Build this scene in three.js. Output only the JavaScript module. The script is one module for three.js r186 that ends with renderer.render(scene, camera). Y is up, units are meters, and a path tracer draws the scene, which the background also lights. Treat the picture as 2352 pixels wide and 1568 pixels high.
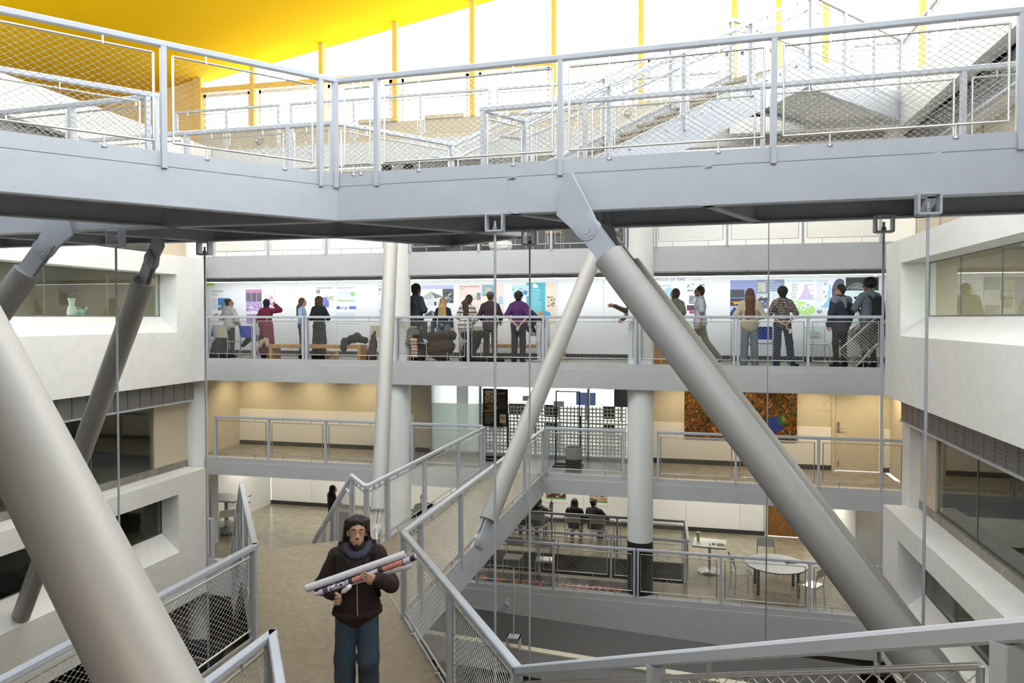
import * as THREE from 'three';
import { mergeGeometries, mergeVertices, toCreasedNormals } from 'three/addons/utils/BufferGeometryUtils.js';
import { RoundedBoxGeometry } from 'three/addons/geometries/RoundedBoxGeometry.js';
import { ImprovedNoise } from 'three/addons/math/ImprovedNoise.js';
import { RectAreaLightUniformsLib } from 'three/addons/lights/RectAreaLightUniformsLib.js';
RectAreaLightUniformsLib.init();

// ---------- camera, sky, exposure ----------
const scene = new THREE.Scene();
const F = 1670, IW = 2352, IH = 1568, EYE = 8.8, YAW = THREE.MathUtils.degToRad(13.27), PITCH = Math.atan(35 / F);
const camera = new THREE.PerspectiveCamera(2 * THREE.MathUtils.radToDeg(Math.atan(IH / 2 / F)), IW / IH, 0.1, 200);
camera.position.set(0, EYE, 0);
camera.rotation.set(-PITCH, YAW, 0, 'YXZ');
camera.setViewOffset(IW, IH, 0, 19, IW, IH);
const renderer = new THREE.WebGLRenderer({ antialias: true });
renderer.toneMapping = THREE.LinearToneMapping;
renderer.toneMappingExposure = 1.0;
renderer.shadowMap.enabled = true;
scene.background = new THREE.Color(0.93, 0.97, 1.0);
scene.backgroundIntensity = 7.2;
// soft rectangular area light for the lamps and the added ceiling panels
function areaLight(x, y, z, tx, ty, tz, w, h, color, power) {
  const l = new THREE.RectAreaLight(color, power, w, h);
  l.position.set(x, y, z); l.lookAt(tx, ty, tz); scene.add(l); return l;
}
// ---------- levels (metres) ----------
const L0 = 0, L1 = 2.6, L2 = 5.18, L3 = 7.75, L4 = 10.35, L5 = 13.05;
const ZA = -16.15, ZB = -16.45;           // balcony edges in front of and behind the columns
const ZW = -18.5, ZW1 = -21.7;            // back walls
const XL = -11.8, XR = 4.0;               // faces of the side blocks
const XE = -20, XF = 10, ZN = 7;          // outer walls
const DEG = Math.PI / 180;

// ---------- helpers ----------
const V = (x, y, z) => new THREE.Vector3(x, y, z);
const FWD = V(0, 0, -1).applyEuler(camera.rotation), RGT = V(1, 0, 0).applyEuler(camera.rotation), UPV = V(0, 1, 0).applyEuler(camera.rotation);
const ray = (px, py) => FWD.clone().addScaledVector(RGT, (px - 1176) / F).addScaledVector(UPV, (765 - py) / F);
const along = (px, py, t) => V(0, EYE, 0).addScaledVector(ray(px, py), t);
const atY = (px, py, y) => { const d = ray(px, py); return along(px, py, (y - EYE) / d.y); };
const atZ = (px, py, z) => { const d = ray(px, py); return along(px, py, z / d.z); };
const atX = (px, py, x) => { const d = ray(px, py); return along(px, py, x / d.x); };
const atD = (px, py, t) => along(px, py, t);
const project = (v) => { const d = v.clone().sub(V(0, EYE, 0)), z = d.dot(FWD); return [1176 + F * d.dot(RGT) / z, 765 - F * d.dot(UPV) / z, z]; };
let seed = 7;
const rnd = () => { seed = (seed * 1664525 + 1013904223) % 4294967296; return seed / 4294967296; };
const rr = (a, b) => a + (b - a) * rnd();
const noise = new ImprovedNoise();
const fbm = (x, y, z, o = 4) => { let s = 0, a = 0.5, f = 1; for (let i = 0; i < o; i++) { s += a * noise.noise(x * f, y * f, z * f + i * 7.3); a *= 0.5; f *= 2.03; } return s; };

const taken = {};
function numbered(n) { if (!(n in taken)) { taken[n] = 0; return n; } taken[n]++; return n + '_' + String(taken[n]).padStart(3, '0'); }
function thing(name, label, category, base, group) {
  const g = new THREE.Group(); g.name = numbered(name); g.position.copy(base || V(0, 0, 0)); g.userData = { label, category };
  if (group) g.userData.group = group;
  scene.add(g); return g;
}
function struct(name, label) { const g = new THREE.Group(); g.name = numbered(name); g.userData = { kind: 'structure', label, category: name.replace(/_.*/, '') }; scene.add(g); return g; }
// a part whose geometry is written in world coordinates; it is moved into the axes of its parent
function part(parent, name, geo, mat, label, stuff) {
  const m = new THREE.Mesh(Array.isArray(geo) ? merge(geo) : geo, mat); m.name = name; m.castShadow = m.receiveShadow = true;
  let o = V(0, 0, 0); for (let p = parent; p && p !== scene; p = p.parent) o.add(p.position);
  if (parent !== scene && o.lengthSq()) m.geometry.translate(-o.x, -o.y, -o.z);
  if (label) m.userData.label = label;
  if (stuff) m.userData.kind = 'stuff';
  parent.add(m); return m;
}
// a part whose geometry is already in the axes of its parent
function lpart(parent, name, geo, mat, label) { const m = new THREE.Mesh(Array.isArray(geo) ? merge(geo) : geo, mat); m.name = name; m.castShadow = m.receiveShadow = true; if (label) m.userData.label = label; parent.add(m); return m; }
function single(name, geo, mat, label, category, group) {
  let g = Array.isArray(geo) ? merge(geo) : geo; g.computeBoundingBox(); const c = g.boundingBox.getCenter(V(0, 0, 0)); c.y = g.boundingBox.min.y; g.translate(-c.x, -c.y, -c.z);
  const m = new THREE.Mesh(g, mat); m.name = numbered(name); m.position.copy(c); m.castShadow = m.receiveShadow = true; m.userData = { label, category }; if (group) m.userData.group = group; scene.add(m); return m;
}
function clone(src, label, pos, turn, group) {
  const c = src.clone(); c.name = numbered(src.name.replace(/_\d{3}$/, '')); c.userData = { ...src.userData }; if (label) c.userData.label = label; if (group) c.userData.group = group;
  c.position.copy(pos); c.rotation.y = turn; scene.add(c); return c;
}
function flat(g) {
  let n = g.index ? g.toNonIndexed() : g;
  for (const k of Object.keys(n.attributes)) if (!['position', 'normal', 'uv'].includes(k)) n.deleteAttribute(k);
  if (!n.attributes.normal) n.computeVertexNormals();
  if (!n.attributes.uv) boxUV(n);
  return n;
}
function merge(list) { const l = list.map(flat); return l.length === 1 ? l[0] : mergeGeometries(l); }
function boxUV(g) {
  const p = g.attributes.position, n = g.attributes.normal, uv = new Float32Array(p.count * 2);
  for (let i = 0; i < p.count; i++) {
    const ax = Math.abs(n.getX(i)), ay = Math.abs(n.getY(i)), az = Math.abs(n.getZ(i));
    if (ay >= ax && ay >= az) { uv[2 * i] = p.getX(i); uv[2 * i + 1] = p.getZ(i); } else if (ax >= az) { uv[2 * i] = p.getZ(i); uv[2 * i + 1] = p.getY(i); } else { uv[2 * i] = p.getX(i); uv[2 * i + 1] = p.getY(i); }
  }
  g.setAttribute('uv', new THREE.BufferAttribute(uv, 2)); return g;
}
function fromTris(a) { const g = new THREE.BufferGeometry(); g.setAttribute('position', new THREE.BufferAttribute(new Float32Array(a), 3)); g.computeVertexNormals(); boxUV(g); return g; }
const box = (x0, x1, y0, y1, z0, z1) => { const g = new THREE.BoxGeometry(Math.abs(x1 - x0), Math.abs(y1 - y0), Math.abs(z1 - z0)).toNonIndexed(); g.translate((x0 + x1) / 2, (y0 + y1) / 2, (z0 + z1) / 2); return boxUV(g); };
const rbox = (x0, x1, y0, y1, z0, z1, r = 0.01, s = 2) => { const g = new RoundedBoxGeometry(Math.abs(x1 - x0), Math.abs(y1 - y0), Math.abs(z1 - z0), s, r); g.translate((x0 + x1) / 2, (y0 + y1) / 2, (z0 + z1) / 2); return flat(g); };
// prism with cross-section sec ([side, up] pairs, counter-clockwise) along p -> q; side is horizontal unless the bar stands upright
function prism(p, q, sec, side) {
  const ax = q.clone().sub(p).normalize(), s = side ? side.clone() : (Math.abs(ax.y) > 0.98 ? V(1, 0, 0) : V(0, 1, 0).cross(ax).normalize().negate()), u = s.clone().cross(ax).normalize();
  if (!side && u.y < 0 && Math.abs(ax.y) <= 0.98) u.negate();
  if (side && Math.abs(ax.y) < 0.98 && u.y < 0) u.negate();
  const ring = (c) => sec.map(([a, b]) => c.clone().addScaledVector(s, a).addScaledVector(u, b)), A = ring(p), B = ring(q), out = [], push = (...v) => v.forEach((k) => out.push(k.x, k.y, k.z));
  const flip = s.clone().cross(u).dot(ax) < 0, n = sec.length;
  const tri = (a, b, c) => (flip ? push(a, c, b) : push(a, b, c));
  for (let i = 0; i < n; i++) { const j = (i + 1) % n; tri(A[i], A[j], B[j]); tri(A[i], B[j], B[i]); }
  for (const [a, b, c] of THREE.ShapeUtils.triangulateShape(sec.map(([x, y]) => new THREE.Vector2(x, y)), [])) { tri(A[a], A[c], A[b]); tri(B[a], B[b], B[c]); }
  return fromTris(out);
}
const oct = (w, h, c) => [[-w / 2 + c, -h / 2], [w / 2 - c, -h / 2], [w / 2, -h / 2 + c], [w / 2, h / 2 - c], [w / 2 - c, h / 2], [-w / 2 + c, h / 2], [-w / 2, h / 2 - c], [-w / 2, -h / 2 + c]];
const bar = (p, q, w, h, c = 0.006, side) => prism(p, q, oct(w, h, Math.min(c, w / 3, h / 3)), side);
function rod(p, q, r, n = 8, r2) {
  const g = new THREE.CylinderGeometry(r2 ?? r, r, p.distanceTo(q), n, 1); g.applyQuaternion(new THREE.Quaternion().setFromUnitVectors(V(0, 1, 0), q.clone().sub(p).normalize())); g.translate((p.x + q.x) / 2, (p.y + q.y) / 2, (p.z + q.z) / 2); return flat(g);
}
function pipe(pts, r, n = 8, seg = 24, closed = false) { return flat(new THREE.TubeGeometry(new THREE.CatmullRomCurve3(pts, closed, 'catmullrom', 0.15), seg, r, n, closed)); }
const lathe = (prof, n = 24) => flat(new THREE.LatheGeometry(prof.map(([x, y]) => new THREE.Vector2(x, y)), n));
function slab(pts, y0, y1) { // plan polygon [[x, z], ...]
  const s = new THREE.Shape(pts.map(([x, z]) => new THREE.Vector2(x, -z))); const g = new THREE.ExtrudeGeometry(s, { depth: y1 - y0, bevelEnabled: false }); g.rotateX(-Math.PI / 2); g.translate(0, y0, 0);
  const n = g.index ? g.toNonIndexed() : g; n.deleteAttribute('uv'); n.computeVertexNormals(); return boxUV(n);
}
function quad(a, b, c, d, t = 0) { // flat sheet a b c d, thickness t along its normal
  const n = b.clone().sub(a).cross(d.clone().sub(a)).normalize().multiplyScalar(-t); const e = [a, b, c, d].map((v) => v.clone().add(n)); const o = [], P = (...v) => v.forEach((k) => o.push(k.x, k.y, k.z));
  P(a, b, c, a, c, d); if (t) { P(e[0], e[2], e[1], e[0], e[3], e[2]); const f = [a, b, c, d]; for (let i = 0; i < 4; i++) { const j = (i + 1) % 4; P(f[i], e[i], e[j], f[i], e[j], f[j]); } }
  return fromTris(o);
}
const at2 = (g, x, y, z, ry = 0, rx = 0, rz = 0) => { if (rx) g.rotateX(rx); if (rz) g.rotateZ(rz); if (ry) g.rotateY(ry); g.translate(x, y, z); return g; };
const lerp = (a, b, t) => a.clone().lerp(b, t);

// ---------- textures and materials ----------
function dataTex(w, h, fn, srgb, rep = 1) {
  const d = new Uint8Array(w * h * 4); for (let y = 0; y < h; y++) for (let x = 0; x < w; x++) { const c = fn(x / w, y / h, x, y), i = 4 * (y * w + x); d[i] = c[0]; d[i + 1] = c[1]; d[i + 2] = c[2]; d[i + 3] = 255; }
  const t = new THREE.DataTexture(d, w, h); t.magFilter = THREE.LinearFilter; t.minFilter = THREE.LinearFilter; t.wrapS = t.wrapT = THREE.RepeatWrapping; if (srgb) t.colorSpace = THREE.SRGBColorSpace; t.repeat.set(rep, rep); t.needsUpdate = true; return t;
}
const tile = (u, v, s, k) => { // seamless noise
  const a = u * 2 * Math.PI, b = v * 2 * Math.PI; return fbm(Math.cos(a) * s + k, Math.sin(a) * s + Math.cos(b) * s, Math.sin(b) * s + k * 2, 4);
};
const grey = (k) => [k, k, k];
const clampB = (k) => Math.max(0, Math.min(255, Math.round(k)));
const M = {};
const mat = (name, o) => (M[name] = Object.assign(new THREE.MeshPhysicalMaterial(o), { name }));
const C = (r, g, b) => new THREE.Color().setRGB(r, g, b);
const plasterBump = dataTex(256, 256, (u, v) => grey(clampB(128 + 200 * tile(u, v, 3.1, 1) + 20 * (rnd() - 0.5))), false, 0.7);
const steelBump = dataTex(256, 256, (u, v) => grey(clampB(128 + 160 * tile(u, v, 5, 4) + 26 * (rnd() - 0.5))), false, 1.6);
const paintVar = dataTex(256, 256, (u, v) => grey(clampB(247 + 9 * tile(u, v, 2.0, 9))), true, 0.33);
mat('white', { color: C(0.88, 0.88, 0.88), roughness: 0.75, bumpMap: plasterBump, bumpScale: 0.0003, map: paintVar });
mat('whiteBoard', { color: C(0.87, 0.88, 0.88), roughness: 0.5 });
mat('cream', { color: C(0.66, 0.61, 0.50), roughness: 0.8, map: paintVar });
mat('beige', { color: C(0.66, 0.57, 0.44), roughness: 0.7, map: paintVar });
mat('fascia', { color: C(0.56, 0.56, 0.58), roughness: 0.7, map: paintVar, bumpMap: plasterBump, bumpScale: 0.0003 });
mat('steel', { color: C(0.53, 0.555, 0.635), roughness: 0.42, bumpMap: steelBump, bumpScale: 0.00012, map: paintVar });
mat('steelDark', { color: C(0.33, 0.33, 0.33), roughness: 0.55, map: paintVar });
mat('strut', { color: C(0.44, 0.43, 0.43), roughness: 0.55, metalness: 0.2, bumpMap: steelBump, bumpScale: 0.0001 });
mat('stainless', { color: C(0.62, 0.62, 0.62), roughness: 0.28, metalness: 0.9 });
mat('wire', { color: C(0.6, 0.6, 0.58), roughness: 0.4, metalness: 0.5 });
mat('yellow', { color: C(0.90, 0.53, 0.004), roughness: 0.9, specularIntensity: 0.1 });
mat('yellowWall', { color: C(0.85, 0.6, 0.2), roughness: 0.9 });
mat('yellowTrim', { color: C(0.80, 0.55, 0.12), roughness: 0.6, specularIntensity: 0.3 });
mat('black', { color: C(0.012, 0.012, 0.013), roughness: 0.6 });
mat('blackGloss', { color: C(0.012, 0.012, 0.013), roughness: 0.3 });
mat('baseboard', { color: C(0.035, 0.035, 0.037), roughness: 0.6 });
mat('grille', { color: C(0.24, 0.24, 0.25), roughness: 0.5, metalness: 0.4 });
mat('charcoal', { color: C(0.08, 0.08, 0.088), roughness: 0.8 });
mat('ceiling', { color: C(0.62, 0.62, 0.6), roughness: 0.9 });
mat('soffit', { color: C(0.85, 0.85, 0.85), roughness: 0.9 });
mat('glass', { color: C(0.95, 0.98, 0.96), roughness: 0.0, transmission: 1, thickness: 0, ior: 1.5 });
mat('glassTint', { color: C(0.62, 0.72, 0.66), roughness: 0.0, transmission: 1, thickness: 0, ior: 1.6 });
mat('wood', { color: C(0.62, 0.33, 0.09), roughness: 0.5, map: dataTex(256, 256, (u, v) => { const k = 225 + 40 * Math.sin(40 * u + 9 * tile(u, v, 1.2, 3)) * 0.5 + 40 * tile(u, v, 3, 5); return grey(clampB(k)); }, true, 1) });
mat('doorWood', { color: C(0.30, 0.13, 0.03), roughness: 0.5, map: dataTex(256, 256, (u, v) => grey(clampB(215 + 40 * Math.sin(60 * u + 12 * tile(u, v, 1.2, 3)) * 0.5 + 40 * tile(u, v, 3, 5))), true, 1) });
const concreteTex = dataTex(512, 512, (u, v) => { const k = 218 + 60 * tile(u, v, 2.6, 2) + 30 * tile(u, v, 9, 6) + 10 * (rnd() - 0.5); return [clampB(k), clampB(k * 0.985), clampB(k * 0.95)]; }, true, 0.25);
mat('concrete', { color: C(0.40, 0.36, 0.27), roughness: 0.28, map: concreteTex, clearcoat: 0.35, clearcoatRoughness: 0.15 });
mat('floorGallery', { color: C(0.33, 0.32, 0.30), roughness: 0.35, map: concreteTex });
mat('carpet', { color: C(0.24, 0.18, 0.12), roughness: 0.95, map: concreteTex });
const treadBump = dataTex(128, 128, (u, v, x, y) => { const cx = Math.floor(u * 8), cy = Math.floor(v * 8), a = u * 8 - cx - 0.5, b = v * 8 - cy - 0.5, s = (cx + cy) % 2 ? 1 : -1, p = (a + s * b) * 0.7, q = (a - s * b) * 0.7; return grey(p * p / 0.16 + q * q / 0.012 < 1 ? 235 : 60); }, false, 4.2);
const treadCol = dataTex(256, 256, (u, v) => { const k = 222 + 34 * tile(u, v, 3.3, 8) + 24 * (rnd() - 0.5); return [clampB(k), clampB(k * 0.97), clampB(k * 0.92)]; }, true, 0.5);
mat('deck', { color: C(0.40, 0.36, 0.31), roughness: 0.5, metalness: 0.2, map: treadCol, bumpMap: treadBump, bumpScale: 0.003 });
// ---------- the building shell ----------
const roofY = (x) => 18.05 + 0.173 * x;
const XC = XL - 0.6, XD = XR + 0.6, GL = XL - 2.6, GR = XR + 2.2;       // recessed planes of the side walls
const pxX = (px, z) => atZ(px, 730, z).x;
{
  const c = struct('ceiling', 'large yellow sloping ceiling above the atrium'), z0 = ZW - 0.3, zs = -12.2, zf = -7.0, t = 0.3, x0 = XE - 1.2, x1 = XF + 0.4;
  part(c, 'roof_plane', [quad(V(x0, roofY(x0), zs), V(x0, roofY(x0), z0), V(x1, roofY(x1), z0), V(x1, roofY(x1), zs), t)], M.yellow);
  // glazed roof strip out of view, added to let daylight onto the footbridges
  const w = struct('window_23', 'unseen glazed roof strip added to light the footbridges');
  for (let x = XE; x < XF; x += 2.5) { part(w, 'rafter', prism(V(x, roofY(x), zs), V(x, roofY(x), zf), oct(0.14, 0.3, 0.01)), M.white); part(w, 'pane', quad(V(x, roofY(x), zs), V(x + 2.5, roofY(x + 2.5), zs), V(x + 2.5, roofY(x + 2.5), zf), V(x, roofY(x), zf)), M.glass); }
  part(c, 'front_roof', [quad(V(x0, roofY(x0), ZN + 0.3), V(x0, roofY(x0), zf), V(x1, roofY(x1), zf), V(x1, roofY(x1), ZN + 0.3), t)], M.white);
  const fg = struct('floor', 'unseen galleries by the photographer, cut to shade the near strut'); for (const y of [L1, L2, L5]) part(fg, 'slab', box(XL, XR, y - 0.5, y, y < 6 ? 1.6 : 2.5, ZN), M.fascia);
  part(fg, 'slab', slab([[XL, ZN], [XL, -4.2], [-6.0, -4.2], [-3.0, -1.8], [XR, -1.8], [XR, ZN]], L4 - 0.5, L4 - 0.06), M.fascia);  // out of view; outline shaped to shade the strut near the camera
}
// clerestory: yellow mullions and panes on the back, white-framed lower lights
const SILL = 14.1;
{
  const w = struct('wall_back', 'cream wall under and beside the clerestory windows');
  const mx = [460, 585, 742, 910, 1086, 1272, 1470, 1682, 1783, 1890, 2110, 2360].map((p) => pxX(p, ZW));
  part(w, 'solid_end', box(XE, mx[0], L5, roofY(mx[0]) + 0.2, ZW - 0.2, ZW), M.yellowWall);
  part(w, 'sill_wall', box(mx[0], XF, L5 - 0.3, SILL, ZW - 0.2, ZW), M.cream);
  for (let i = 0; i < 9; i++) part(w, 'sill_block', box(mx[0] + 1.2 + i * 1.9, mx[0] + 2.3 + i * 1.9, SILL, SILL + 0.1, ZW - 0.2, ZW + 0.06), M.cream);
  const TR = 15.35;
  mx.forEach((x, i) => {
    const win = struct('window_' + (i + 1), 'tall clerestory window with yellow mullion');
    const w2 = i === 0 ? 0.28 : 0.13;
    part(win, 'mullion', bar(V(x, SILL, ZW), V(x, roofY(x) + 0.1, ZW), w2, 0.16), M.yellowTrim);
    const xn = mx[i + 1] ?? XF;
    if (i < 5) part(win, 'transom', bar(V(x, TR, ZW), V(xn, TR, ZW), 0.12, 0.14), M.yellowTrim);
    if (i < 8) { const a = x + 0.16, b = xn - 0.12; part(win, 'lower_frame', [box(a, a + 0.07, SILL, TR - 0.1, ZW - 0.1, ZW - 0.03), box(b - 0.07, b, SILL, TR - 0.1, ZW - 0.1, ZW - 0.03), box(a, b, TR - 0.2, TR - 0.1, ZW - 0.1, ZW - 0.03)], M.whiteBoard); }
    part(win, 'pane', [quad(V(x, SILL, ZW - 0.05), V(xn, SILL, ZW - 0.05), V(xn, roofY(xn) + 0.1, ZW - 0.05), V(x, roofY(x) + 0.1, ZW - 0.05))], M.glass);
  });
  // the other three sides of the clerestory, out of the picture, lit by the same sky
  const wf = struct('wall_front', 'white wall behind the photographer'), wl = struct('wall_left', 'outer wall of the left wing'), wr = struct('wall_right', 'outer wall of the right wing');
  part(wf, 'lower_wall', box(XE, XF, 0, SILL, ZN, ZN + 0.3), M.white);
  part(wl, 'outer_wall', box(XE - 0.3, XE, 0, SILL + 0.4, ZW1 - 1.5, ZN), M.cream);
  part(wr, 'outer_wall', box(XF, XF + 0.3, 0, SILL, ZW1 - 1.5, ZN), M.cream);
  const wv = struct('window_20', 'clerestory glazing behind the photographer');
  for (let x = XE; x < XF; x += 2) { part(wv, 'mullion', bar(V(x, SILL, ZN + 0.1), V(x, roofY(x) + 0.1, ZN + 0.1), 0.12, 0.16), M.yellowTrim); part(wv, 'pane', quad(V(x, SILL, ZN + 0.1), V(x + 2, SILL, ZN + 0.1), V(x + 2, roofY(x + 2), ZN + 0.1), V(x, roofY(x), ZN + 0.1)), M.glass); }
  const wu = struct('window_21', 'clerestory glazing of the right wing');
  for (let z = ZW; z < ZN - 0.5; z += 2) { part(wu, 'mullion', bar(V(XF + 0.1, SILL, z), V(XF + 0.1, roofY(XF), z), 0.12, 0.16), M.yellowTrim); part(wu, 'pane', quad(V(XF + 0.1, SILL, z), V(XF + 0.1, SILL, Math.min(z + 2, ZN)), V(XF + 0.1, roofY(XF), Math.min(z + 2, ZN)), V(XF + 0.1, roofY(XF), z)), M.glass); }
  part(struct('window_22', 'low clerestory glazing of the left wing'), 'pane', quad(V(XE - 0.1, SILL + 0.4, ZW), V(XE - 0.1, SILL + 0.4, ZN), V(XE - 0.1, roofY(XE), ZN), V(XE - 0.1, roofY(XE), ZW)), M.glass);
}
// ---------- floors with their grey edge beams ----------
function balcony(n, y, z, drop, x0, x1, floorMat, zb, label, curb = 0.09) {
  const f = struct('floor', label);
  part(f, 'slab', box(x0, x1, y - 0.22, y, zb, z - 0.02), floorMat);
  const t = struct('trim_' + n, 'grey edge beam of the balcony');
  part(t, 'edge_beam', [box(x0, x1, y - drop, y - curb, z - 0.25, z)], M.fascia);
  part(t, 'curb_strip', box(x0, x1, y - curb, y + 0.03, z - 0.2, z - 0.015), M.fascia);
  return f;
}
const CX = [pxX(447, -16.5), pxX(915, -16.5), pxX(1472, -16.5)];
balcony(2, L2, ZB, 0.42, XC, XD, M.floorGallery, ZW, 'polished floor of the second gallery');
balcony(3, L3, ZA, 0.53, XL, XR, M.floorGallery, ZW,  'dark floor of the poster gallery');
balcony(4, L4, ZB, 0.52, XC, XD, M.floorGallery, ZW1 - 1.5, 'floor of the studio gallery');
{
  const f = balcony(5, L5, ZB, 0.53, XE, XF, M.floorGallery, ZW, 'top gallery floor', 0.1);
  part(f, 'side_slab', box(XE, XL - 0.02, L5 - 0.22, L5, ZB, ZN), M.floorGallery);
  part(f, 'side_slab', box(XR + 0.02, XF, L5 - 0.22, L5, ZB, ZN), M.floorGallery);
  part(f, 'slab', box(0.9, XR, L5 - 0.22, L5, ZB - 0.02, -15.4), M.floorGallery);
  for (const [n, x, s] of [[6, XL, -1], [7, XR, 1]]) { const t = struct('trim_' + n, 'white edge beam of the top gallery'); part(t, 'edge_beam', box(x, x + 0.25 * s, L5 - 0.62, L5 + 0.1, ZB, ZN), M.white); }
  const t = struct('trim_8', 'white edge beam beside the stair head'); part(t, 'edge_beam', [box(0.9, XR, L5 - 0.53, L5 - 0.1, -15.62, -15.4)], M.white); part(t, 'curb_strip', box(0.9, XR, L5 - 0.1, L5 + 0.04, -15.6, -15.42), M.fascia);
}
// lowest gallery with its stair well
const HX0 = pxX(1085, -17.3), HX1 = pxX(1578, -17.3), HZ0 = -18.75, HZ1 = -17.3;
{
  const f = struct('floor', 'polished concrete floor of the lowest gallery');
  part(f, 'slab', [box(XC - 1, HX0, L1 - 0.28, L1, ZW1, ZA - 0.02), box(HX1, XD + 1, L1 - 0.28, L1, ZW1, ZA - 0.02), box(HX0, HX1, L1 - 0.28, L1, HZ1, ZA - 0.02), box(HX0, HX1, L1 - 0.3, L1, ZW1, HZ0)], M.concrete);
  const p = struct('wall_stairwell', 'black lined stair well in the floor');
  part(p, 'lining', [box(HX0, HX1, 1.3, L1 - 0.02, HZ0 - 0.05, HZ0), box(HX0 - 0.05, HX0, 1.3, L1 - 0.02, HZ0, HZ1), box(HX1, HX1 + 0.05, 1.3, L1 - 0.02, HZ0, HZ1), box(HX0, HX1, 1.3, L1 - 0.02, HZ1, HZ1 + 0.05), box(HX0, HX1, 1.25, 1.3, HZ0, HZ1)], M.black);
  const t = struct('trim_1', 'deep grey edge beam of the lowest gallery');
  part(t, 'edge_beam', box(XC, XD, L1 - 0.86, L1 - 0.1, ZA - 0.3, ZA), M.fascia); part(t, 'curb_strip', box(XC, XD, L1 - 0.1, L1 + 0.03, ZA - 0.2, ZA - 0.015), M.fascia);
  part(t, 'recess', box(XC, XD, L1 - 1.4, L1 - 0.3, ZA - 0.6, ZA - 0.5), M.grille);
  const g = struct('floor', 'dark brown floor at the bottom of the atrium'); part(g, 'slab', box(XE, XF, -0.2, 0, ZW1, ZN), M.carpet);
  const wb = struct('wall_base', 'lower wall under the galleries'); part(wb, 'panel', box(XE, XF, 0, L1 - 0.3, ZW1 - 0.2, ZW1), M.fascia);
}
// ---------- back walls of the galleries ----------
{
  const w = struct('wall_lower', 'white panelled wall of the lowest gallery'), y1 = L2 - 0.24;
  part(w, 'core', box(XC - 1, XD + 1, L1, y1, ZW1 - 0.2, ZW1 - 0.03), M.white);
  const dx0 = pxX(1768, ZW1), dx1 = pxX(1850, ZW1);
  for (let x = XC - 1, k = 0; x < XD + 1; x += 1.5, k++) { const b = Math.min(x + 1.5, XD + 1); if (b > dx0 - 0.1 && x < dx1 + 0.1) continue; part(w, 'panel', rbox(x + 0.006, b - 0.006, L1 + 0.12, y1, ZW1 - 0.04, ZW1, 0.004, 1), M.whiteBoard); }
  const bb = struct('baseboard_lower', 'black baseboard'); part(bb, 'strip', [box(XC - 1, dx0 - 0.1, L1, L1 + 0.12, ZW1, ZW1 + 0.02), box(dx1 + 0.1, XD + 1, L1, L1 + 0.12, ZW1, ZW1 + 0.02)], M.baseboard);
  const d = struct('door_1', 'brown wooden door of the lowest gallery'); part(d, 'leaf', rbox(dx0, dx1, L1 + 0.03, L1 + 2.1, ZW1 - 0.03, ZW1 + 0.02, 0.006, 1), M.doorWood); part(d, 'frame', [box(dx0 - 0.09, dx0 - 0.01, L1, L1 + 2.15, ZW1 - 0.03, ZW1 + 0.05), box(dx1 + 0.01, dx1 + 0.09, L1, L1 + 2.15, ZW1 - 0.03, ZW1 + 0.05)], M.fascia);
  const c = struct('ceiling', 'ceiling of the lowest gallery'); part(c, 'plane', box(XC - 1, XD + 1, y1, y1 + 0.06, ZW1, ZW), M.ceiling);
  const s = struct('wall_side', 'end walls of the lowest gallery'); part(s, 'end', box(XC - 1.2, XC - 1, 0, y1, ZW1, ZA - 0.3), M.white); const s2 = struct('wall_side', 'white return and end wall of the lowest gallery'); part(s2, 'end', box(XD + 1, XD + 1.2, 0, y1, ZW1, ZA - 0.3), M.white);
  const cw = pxX(498, -17.6); part(struct('wall_pier', 'grey pier at the end of the lowest gallery'), 'face', box(XC - 1, cw, L1, y1, -17.6, -17.3), M.fascia);
  const wv = pxX(1965, -18.4); part(s2, 'white_return', box(wv, wv + 0.12, L1, y1, ZW1, -18.2), M.white); part(s2, 'end_screen', box(wv + 0.12, XD + 1, L1, y1, -18.3, -18.2), M.white);
}
const GX0 = pxX(990, ZW), GX1 = pxX(1442, ZW);
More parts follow.
